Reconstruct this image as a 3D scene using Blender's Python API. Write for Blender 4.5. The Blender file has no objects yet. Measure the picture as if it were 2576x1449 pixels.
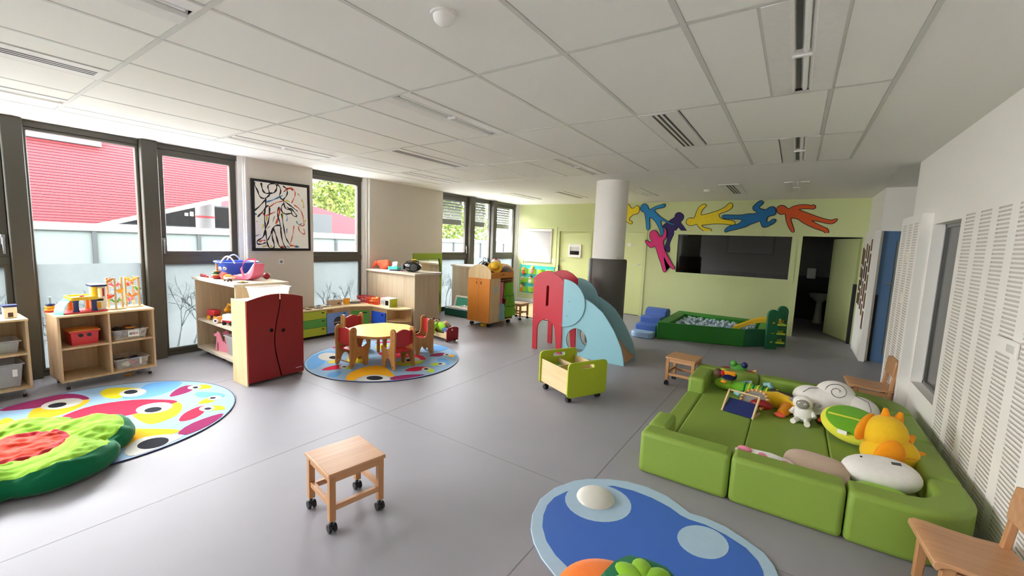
import bpy, bmesh, math, random
from mathutils import Vector, Matrix
random.seed(7)
PI = math.pi
scene = bpy.context.scene
C = scene.collection

# ---------------------------------------------------------------- camera, sky, daylight portals, exposure
cam_data = bpy.data.cameras.new('camera')
cam = bpy.data.objects.new('camera', cam_data)
C.objects.link(cam)
CAM_H = 1.59
_r, _u, _w = Vector((.825, .5638, .0396)), Vector((-.0945, .0686, .9932)), Vector((-.5572, .823, -.1099))
cam.matrix_world = Matrix(((_r.x, _u.x, -_w.x, 0), (_r.y, _u.y, -_w.y, 0), (_r.z, _u.z, -_w.z, CAM_H), (0, 0, 0, 1)))
cam_data.sensor_fit = 'HORIZONTAL'
cam_data.sensor_width = 36
cam_data.lens = 36 * 1043.8 / 2576
cam_data.clip_start = .02
scene.camera = cam

world = bpy.data.worlds.new('overcast_sky')
scene.world = world
world.use_nodes = True
bg = world.node_tree.nodes['Background']
bg.inputs['Color'].default_value = (.97, .99, 1, 1)
bg.inputs['Strength'].default_value = 1.0

vs = scene.view_settings
vs.view_transform = 'Standard'
vs.look = 'None'
vs.gamma = 1
vs.use_curve_mapping = False
vs.exposure = 5.65
scene.cycles.diffuse_bounces = 8
scene.cycles.max_bounces = 16
scene.cycles.transparent_max_bounces = 16

def portal(y0, y1):
    d = bpy.data.lights.new('daylight_portal', 'AREA')
    d.shape = 'RECTANGLE'; d.size = 2.55; d.size_y = y1 - y0
    d.cycles.is_portal = True
    o = bpy.data.objects.new('daylight_portal', d)
    C.objects.link(o)
    o.location = (-6.36, (y0 + y1) / 2, 1.3)
    o.rotation_euler = (0, -PI / 2, 0)      # shines into the room, towards +X
portal(-4.3, 2.62)
portal(3.67, 4.6)
portal(6.56, 9.45)

# ---------------------------------------------------------------- mesh builder
MATS = {}
XF = {}

class M:
    def __init__(s):
        s.bm = bmesh.new()
    def box(s, lo, hi, rz=0, ry=0, rx=0):
        c = [(a + b) / 2 for a, b in zip(lo, hi)]
        d = [abs(b - a) for a, b in zip(lo, hi)]
        m = Matrix.Translation(c) @ Matrix.Rotation(rz, 4, 'Z') @ Matrix.Rotation(ry, 4, 'Y') @ Matrix.Rotation(rx, 4, 'X') @ Matrix.Diagonal((*d, 1))
        bmesh.ops.create_cube(s.bm, size=1, matrix=m)
        return s
    def cyl(s, p0, p1, r0, r1=None, n=16):
        p0, p1 = Vector(p0), Vector(p1)
        d = p1 - p0
        m = Matrix.Translation((p0 + p1) / 2) @ d.to_track_quat('Z', 'Y').to_matrix().to_4x4()
        bmesh.ops.create_cone(s.bm, cap_ends=True, segments=n, radius1=r0, radius2=r0 if r1 is None else r1, depth=d.length, matrix=m)
        return s
    def ball(s, c, r, u=16, v=10, rot=None):
        if not hasattr(r, '__len__'): r = (r, r, r)
        m = Matrix.Translation(c) @ (rot.to_matrix().to_4x4() if rot is not None else Matrix()) @ Matrix.Diagonal((*r, 1))
        bmesh.ops.create_uvsphere(s.bm, u_segments=u, v_segments=v, radius=1, matrix=m)
        return s
    def tube(s, path, r, n=8, closed=False, taper=None):
        P = [Vector(p) for p in path]
        N = len(P); rings = []
        up = Vector((0, 0, 1))
        for i, p in enumerate(P):
            a = P[(i - 1) % N] if closed or i else P[0]
            b = P[(i + 1) % N] if closed or i < N - 1 else P[-1]
            t = (b - a).normalized()
            ref = up if abs(t.dot(up)) < .95 else Vector((1, 0, 0))
            x = t.cross(ref).normalized(); y = t.cross(x)
            rr = r if taper is None else taper[i]
            rings.append([s.bm.verts.new(p + x * (rr * math.cos(2 * PI * k / n)) + y * (rr * math.sin(2 * PI * k / n))) for k in range(n)])
        for i in range(N if closed else N - 1):
            A, B = rings[i], rings[(i + 1) % N]
            for k in range(n):
                s.bm.faces.new((A[k], A[(k + 1) % n], B[(k + 1) % n], B[k]))
        if not closed:
            s.bm.faces.new(rings[0]); s.bm.faces.new(rings[-1])
        return s
    def lathe(s, prof, n=24, c=(0, 0, 0)):
        c = Vector(c); rings = []
        for r, z in prof:
            if r < 1e-5: rings.append([s.bm.verts.new(c + Vector((0, 0, z)))])
            else: rings.append([s.bm.verts.new(c + Vector((r * math.cos(2 * PI * k / n), r * math.sin(2 * PI * k / n), z))) for k in range(n)])
        for A, B in zip(rings, rings[1:]):
            for k in range(n):
                f = []
                for v in (A[k % len(A)], A[(k + 1) % len(A)], B[(k + 1) % len(B)], B[k % len(B)]):
                    if v not in f: f.append(v)
                if len(f) > 2: s.bm.faces.new(f)
        return s
    def prism(s, loops, axis, a0, a1):
        if not hasattr(loops[0][0], '__len__'): loops = [loops]
        def P(u, v, a): return {'x': (a, u, v), 'y': (u, a, v), 'z': (u, v, a)}[axis]
        bots, tops = [], []
        for L in loops:
            bots.append([s.bm.verts.new(P(u, v, a0)) for u, v in L])
            tops.append([s.bm.verts.new(P(u, v, a1)) for u, v in L])
        for B, T in zip(bots, tops):
            n = len(B)
            for k in range(n): s.bm.faces.new((B[k], B[(k + 1) % n], T[(k + 1) % n], T[k]))
        if len(loops) == 1:
            s.bm.faces.new(bots[0]); s.bm.faces.new(tops[0])
        else:
            for G in (bots, tops):
                es = []
                for L in G:
                    for k in range(len(L)):
                        e = s.bm.edges.get((L[k], L[(k + 1) % len(L)]))
                        es.append(e)
                bmesh.ops.triangle_fill(s.bm, use_beauty=True, use_dissolve=False, edges=es)
        return s
    def quad(s, *p):
        s.bm.faces.new([s.bm.verts.new(q) for q in p]); return s
    def jitter(s, amp, seed=1, scale=6.):
        from mathutils import noise
        for v in s.bm.verts:
            v.co += noise.noise_vector(v.co * scale + Vector((seed, seed * 2, 0))) * amp
        return s
    def warp(s, f):
        for v in s.bm.verts: v.co = Vector(f(v.co))
        return s
    def build(s, name, mat, parent=None, w=False, bev=0, seg=2, smooth=40, sub=0):
        bm = s.bm
        bmesh.ops.recalc_face_normals(bm, faces=bm.faces)
        if w and parent is not None:
            inv = XF[parent.name].inverted()
            for v in bm.verts: v.co = inv @ v.co
        me = bpy.data.meshes.new(name)
        bm.to_mesh(me); bm.free()
        me.materials.append(MATS[mat] if isinstance(mat, str) else mat)
        if smooth:
            me.shade_smooth()
            me.set_sharp_from_angle(angle=math.radians(smooth))
        o = bpy.data.objects.new(name, me)
        C.objects.link(o)
        if parent is not None: o.parent = parent
        if bev:
            b = o.modifiers.new('bevel', 'BEVEL'); b.width = bev; b.segments = seg; b.limit_method = 'ANGLE'; b.angle_limit = math.radians(50)
            b.harden_normals = False
        if sub:
            q = o.modifiers.new('subdivision', 'SUBSURF'); q.levels = sub; q.render_levels = sub
        return o

def tag(o, label, cat, group=None):
    o['label'] = label; o['category'] = cat
    if group: o['group'] = group
    return o
def thing(name, label, cat, loc=(0, 0, 0), rz=0, group=None):
    o = bpy.data.objects.new(name, None)
    o.empty_display_size = .1
    C.objects.link(o)
    o.location = loc; o.rotation_euler = (0, 0, rz)
    XF[o.name] = Matrix.Translation(loc) @ Matrix.Rotation(rz, 4, 'Z')
    return tag(o, label, cat, group)
def struct(o):
    o['kind'] = 'structure'; return o
def stuff(o):
    o['kind'] = 'stuff'; return o
def copy_tree(o, parent=None):
    c = o.copy(); C.objects.link(c)
    c.parent = parent
    for ch in list(o.children): copy_tree(ch, c)
    return c
def place(proto, used, loc, rz, label, group=None):
    o = proto if not used else copy_tree(proto)
    used.append(1)
    o.location = loc; o.rotation_euler = (0, 0, rz); o['label'] = label
    if group: o['group'] = group
    return o
def put(o, x, y, z, rz=0):
    o.location = (x, y, z); o.rotation_euler = (0, 0, rz); return o
def arc(cx, cy, r, a0, a1, n=10, ry=None):
    ry = r if ry is None else ry
    return [(cx + r * math.cos(math.radians(a0 + (a1 - a0) * i / n)), cy + ry * math.sin(math.radians(a0 + (a1 - a0) * i / n))) for i in range(n + 1)]
def rrect(x0, y0, x1, y1, r, n=4):
    return arc(x1 - r, y1 - r, r, 0, 90, n) + arc(x0 + r, y1 - r, r, 90, 180, n) + arc(x0 + r, y0 + r, r, 180, 270, n) + arc(x1 - r, y0 + r, r, 270, 360, n)

# ---------------------------------------------------------------- materials
def lin(c): return c / 12.92 if c <= .04045 else ((c + .055) / 1.055) ** 2.4
def col(h): return tuple(lin(int(h[i:i + 2], 16) / 255) for i in (0, 2, 4)) + (1,)
def mat(name, h, rough=.5, metal=0, var=.06, scale=30., bump=0., bscale=200., spec=.5, sheen=0, coat=0):
    m = bpy.data.materials.new(name); m.use_nodes = True
    nt = m.node_tree; N = nt.nodes; L = nt.links
    b = N['Principled BSDF']
    b.inputs['Roughness'].default_value = rough; b.inputs['Metallic'].default_value = metal
    b.inputs['Specular IOR Level'].default_value = spec
    if sheen: b.inputs['Sheen Weight'].default_value = sheen
    if coat: b.inputs['Coat Weight'].default_value = coat
    tc = N.new('ShaderNodeTexCoord')
    nz = N.new('ShaderNodeTexNoise'); nz.inputs['Scale'].default_value = scale; nz.inputs['Detail'].default_value = 3
    L.new(tc.outputs['Object'], nz.inputs['Vector'])
    mx = N.new('ShaderNodeMix'); mx.data_type = 'RGBA'
    c = col(h)
    mx.inputs['A'].default_value = tuple(min(1, v * (1 - var)) for v in c[:3]) + (1,)
    mx.inputs['B'].default_value = tuple(min(1, v * (1 + var)) for v in c[:3]) + (1,)
    L.new(nz.outputs['Fac'], mx.inputs['Factor'])
    L.new(mx.outputs['Result'], b.inputs['Base Color'])
    if bump:
        n2 = N.new('ShaderNodeTexNoise'); n2.inputs['Scale'].default_value = bscale; n2.inputs['Detail'].default_value = 2
        L.new(tc.outputs['Object'], n2.inputs['Vector'])
        bp = N.new('ShaderNodeBump'); bp.inputs['Strength'].default_value = bump; bp.inputs['Distance'].default_value = .01
        L.new(n2.outputs['Fac'], bp.inputs['Height']); L.new(bp.outputs['Normal'], b.inputs['Normal'])
    MATS[name] = m
    return m
def wood(name, h1, h2, axis='z', rough=.45, freq=22.):
    m = bpy.data.materials.new(name); m.use_nodes = True
    nt = m.node_tree; N = nt.nodes; L = nt.links
    b = N['Principled BSDF']; b.inputs['Roughness'].default_value = rough
    tc = N.new('ShaderNodeTexCoord'); mp = N.new('ShaderNodeMapping')
    s = {'x': (.06, 1, 1), 'y': (1, .06, 1), 'z': (1, 1, .06)}[axis]
    mp.inputs['Scale'].default_value = tuple(v * freq for v in s)
    L.new(tc.outputs['Object'], mp.inputs['Vector'])
    nz = N.new('ShaderNodeTexNoise'); nz.inputs['Scale'].default_value = 1; nz.inputs['Detail'].default_value = 5; nz.inputs['Distortion'].default_value = .6
    L.new(mp.outputs['Vector'], nz.inputs['Vector'])
    rp = N.new('ShaderNodeValToRGB')
    rp.color_ramp.elements[0].position = .32; rp.color_ramp.elements[1].position = .68
    rp.color_ramp.elements[0].color = col(h1); rp.color_ramp.elements[1].color = col(h2)
    L.new(nz.outputs['Fac'], rp.inputs['Fac']); L.new(rp.outputs['Color'], b.inputs['Base Color'])
    bp = N.new('ShaderNodeBump'); bp.inputs['Strength'].default_value = .08; bp.inputs['Distance'].default_value = .004
    L.new(nz.outputs['Fac'], bp.inputs['Height']); L.new(bp.outputs['Normal'], b.inputs['Normal'])
    MATS[name] = m
    return m
def clear(name, h, alpha, rough=.15, translucent=0.):
    m = bpy.data.materials.new(name); m.use_nodes = True
    nt = m.node_tree; N = nt.nodes; L = nt.links
    b = N['Principled BSDF']; b.inputs['Base Color'].default_value = col(h); b.inputs['Roughness'].default_value = rough
    out = N['Material Output']
    tr = N.new('ShaderNodeBsdfTransparent'); mx = N.new('ShaderNodeMixShader')
    nz = N.new('ShaderNodeTexNoise'); nz.inputs['Scale'].default_value = 14
    mr = N.new('ShaderNodeMapRange'); mr.inputs['To Min'].default_value = max(0, alpha - .04); mr.inputs['To Max'].default_value = min(1, alpha + .04)
    L.new(nz.outputs['Fac'], mr.inputs['Value']); L.new(mr.outputs['Result'], mx.inputs['Fac'])
    src = b.outputs[0]
    if translucent:
        tl = N.new('ShaderNodeBsdfTranslucent'); tl.inputs['Color'].default_value = col(h)
        m2 = N.new('ShaderNodeMixShader'); m2.inputs['Fac'].default_value = translucent
        L.new(src, m2.inputs[1]); L.new(tl.outputs[0], m2.inputs[2]); src = m2.outputs[0]
    L.new(tr.outputs[0], mx.inputs[1]); L.new(src, mx.inputs[2]); L.new(mx.outputs[0], out.inputs['Surface'])
    MATS[name] = m
    return m
def pane(name, tint=(1, 1, 1, 1), refl=1.0):
    m = bpy.data.materials.new(name); m.use_nodes = True
    nt = m.node_tree; N = nt.nodes; L = nt.links
    N.remove(N['Principled BSDF'])
    tr = N.new('ShaderNodeBsdfTransparent'); tr.inputs['Color'].default_value = tint
    gl = N.new('ShaderNodeBsdfGlossy'); gl.inputs['Roughness'].default_value = .02
    fr = N.new('ShaderNodeFresnel'); fr.inputs['IOR'].default_value = 1.45
    mu = N.new('ShaderNodeMath'); mu.operation = 'MULTIPLY'; mu.inputs[1].default_value = refl
    mx = N.new('ShaderNodeMixShader')
    ge = N.new('ShaderNodeNewGeometry'); fb = N.new('ShaderNodeMath'); fb.operation = 'SUBTRACT'; fb.inputs[0].default_value = 1
    L.new(ge.outputs['Backfacing'], fb.inputs[1])
    m3 = N.new('ShaderNodeMath'); m3.operation = 'MULTIPLY'
    L.new(fr.outputs[0], mu.inputs[0]); L.new(mu.outputs[0], m3.inputs[0]); L.new(fb.outputs[0], m3.inputs[1]); L.new(m3.outputs[0], mx.inputs['Fac'])
    L.new(tr.outputs[0], mx.inputs[1]); L.new(gl.outputs[0], mx.inputs[2]); L.new(mx.outputs[0], N['Material Output'].inputs['Surface'])
    MATS[name] = m

mat('floor', '96949a', .45, spec=.16, var=.05, scale=3, bump=.015, bscale=60)
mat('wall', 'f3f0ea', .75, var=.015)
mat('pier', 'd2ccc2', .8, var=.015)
mat('wall_green', 'd0d8a0', .7, var=.02)
mat('door_green', 'd6de9f', .5, var=.02)
mat('ceiling', 'f0efe9', .9, var=.01)
mat('tile', 'efeee6', .95, var=.02, scale=120)
mat('tee', 'd2d2ca', .4, var=.01)
mat('frame_dark', '4b4840', .4, var=.05)
mat('white_paint', 'e9e8e4', .4, var=.01)
mat('white_plastic', 'eceae6', .35, var=.01)
mat('black', '17171a', .4, var=.05)
mat('black_gloss', '101014', .15, var=.03)
mat('rubber', '202024', .55, var=.05)
mat('chrome', 'c9cacc', .2, 1, var=.02)
mat('steel', 'a2a4a6', .35, 1, var=.03)
wood('oak', 'bda98c', 'd0bfa4', 'z', .5)
wood('oak_top', 'c9bca6', 'd9cfbd', 'x', .4)
wood('birch', 'd3b583', 'dfc698', 'z', .4)
wood('birch_x', 'd9bd8c', 'e6cfa2', 'x', .4)
wood('ply', 'c09b68', 'd1ae7c', 'z', .4)
wood('beech', 'b27f52', 'c39163', 'z', .4)
wood('beech_x', 'bb8a60', 'cb9b70', 'x', .38)
wood('chairwood', 'a5713c', 'bb8850', 'z', .4)
wood('shelfwood', 'c0a27c', 'd0b48f', 'z', .45)
mat('red', 'b3202c', .4); mat('dark_red', '8c1116', .35, var=.03); mat('bright_red', 'd2363f', .4)
mat('orange', 'dc8a35', .45); mat('orange_red', 'e4532c', .5); mat('yellow', 'ecc32c', .4); mat('amber', 'f2b02c', .6)
mat('lime', 'b2c32e', .45); mat('green', '54a23a', .45); mat('dkgreen', '10633a', .5); mat('blue', '2b56c8', .4)
mat('navy', '1f2c63', .45); mat('skyblue', '7b9fdc', .45); mat('aqua', '3fc2b4', .4); mat('teal', '0f5a54', .45)
mat('pink', 'ea6f8c', .45); mat('pale_pink', 'f2bcc4', .6); mat('skin', 'e6b79a', .6); mat('brown', '5b3a28', .6)
mat('cream', 'efe6cf', .5); mat('grey', '8d8f93', .5); mat('dark_grey', '4a4a4c', .6); mat('paper', 'f3f1ea', .8)
mat('tabletop', 'f6d47e', .3, var=.02); mat('plum', '8e2f5f', .9); mat('purple', '3a1f73', .7)
# rug pile and prints
for n, h in dict(rug_base='98b8d6', rug_plum='93305f', rug_amber='f7b52c', rug_yellow='e6d22c', rug_blue='6fa8e0', rug_red='d9304c', rug_lime='b4cc30', rug_white='cfcdc6', rug_black='2b2c33').items():
    mat(n, h, .95, var=.06, scale=260, bump=.25, bscale=420, spec=.1)
mat('felt', 'cfcbc3', .95, var=.04)
# foam, vinyl, cloth
mat('foam_green', '84a03e', .55, var=.03, bump=.05, bscale=300)
mat('vinyl_green', '2a8526', .45, var=.04); mat('vinyl_green_top', '3a8a2a', .45, var=.04)
mat('vinyl_blue', '4c6fc0', .45, var=.04); mat('vinyl_pale', '9fbde0', .45, var=.04)
mat('mat_blue', '3a68bd', .5, var=.03); mat('mat_pale', 'a7c2d6', .5, var=.05); mat('mat_white', 'd7d6cc', .35, var=.03)
mat('slide_blue', '8fc0cc', .45, var=.03); mat('slide_red', 'c62c3c', .45, var=.03)
mat('pad_grey', '5f5a54', .5, var=.06, bump=.05, bscale=40)
mat('ball', 'b4c8d6', .35, var=.05)
for n, h in dict(cloth_lime='86b82a', cloth_dkgreen='0e6b44', cloth_red='e0452f', cloth_dkred='b2242f', cloth_orange='f07a24', cloth_yellow='f0c22a', cloth_gold='f29a1c', cloth_white='e9e6e0', cloth_beige='c2ab96', cloth_green='6fb02c', cloth_aqua='8fbcc4', cloth_navy='1d2350', cloth_brown='6d5137', cloth_leaf='9ccf3a', cloth_pink='e48aa0', cloth_maroon='6d1530', cloth_denim='45618f', cloth_grey='8f8a84', cloth_lemon='e2e24a', cloth_coral='ee6446', cloth_striped='efc4a4').items():
    mat(n, h, .95, var=.08, scale=40, bump=.12, bscale=350, spec=.15, sheen=.15)
clear('clear_plastic', 'f6fafc', .26, .25, .25)
clear('milky_plastic', 'd9dcdf', .5, .35, .3)
clear('aqua_clear', '5fd6c4', .7, .3, .3)
clear('film', '6e7373', .88, .6, .95)
clear('film_print', 'a4a9a9', .92, .7, .95)
pane('glass'); pane('glass_dark', (.55, .57, .55, 1), 1.3)
mat('mirror', 'e6ecea', .02, 1, var=.005)
# outdoors
mat('ext_red', '562629', .7, var=.05, spec=0); mat('ext_white', '484848', .7, var=.03, spec=0); mat('ext_ground', 'a2a4a6', .9, var=.06, scale=3, spec=0)
mat('ext_glass', '434947', .4, var=.08, scale=2, spec=0); mat('ext_grey', '2c2e2f', .7, var=.05, spec=0); mat('ext_pale', '8a8c8e', .7, spec=0); mat('ext_sign', '101010', .6, spec=0)
mat('leaf', '3c4522', .7, var=.3, scale=2, spec=0); mat('bark', '4a3d30', .9, spec=0); mat('blind', '666961', .5, var=.04)
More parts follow.
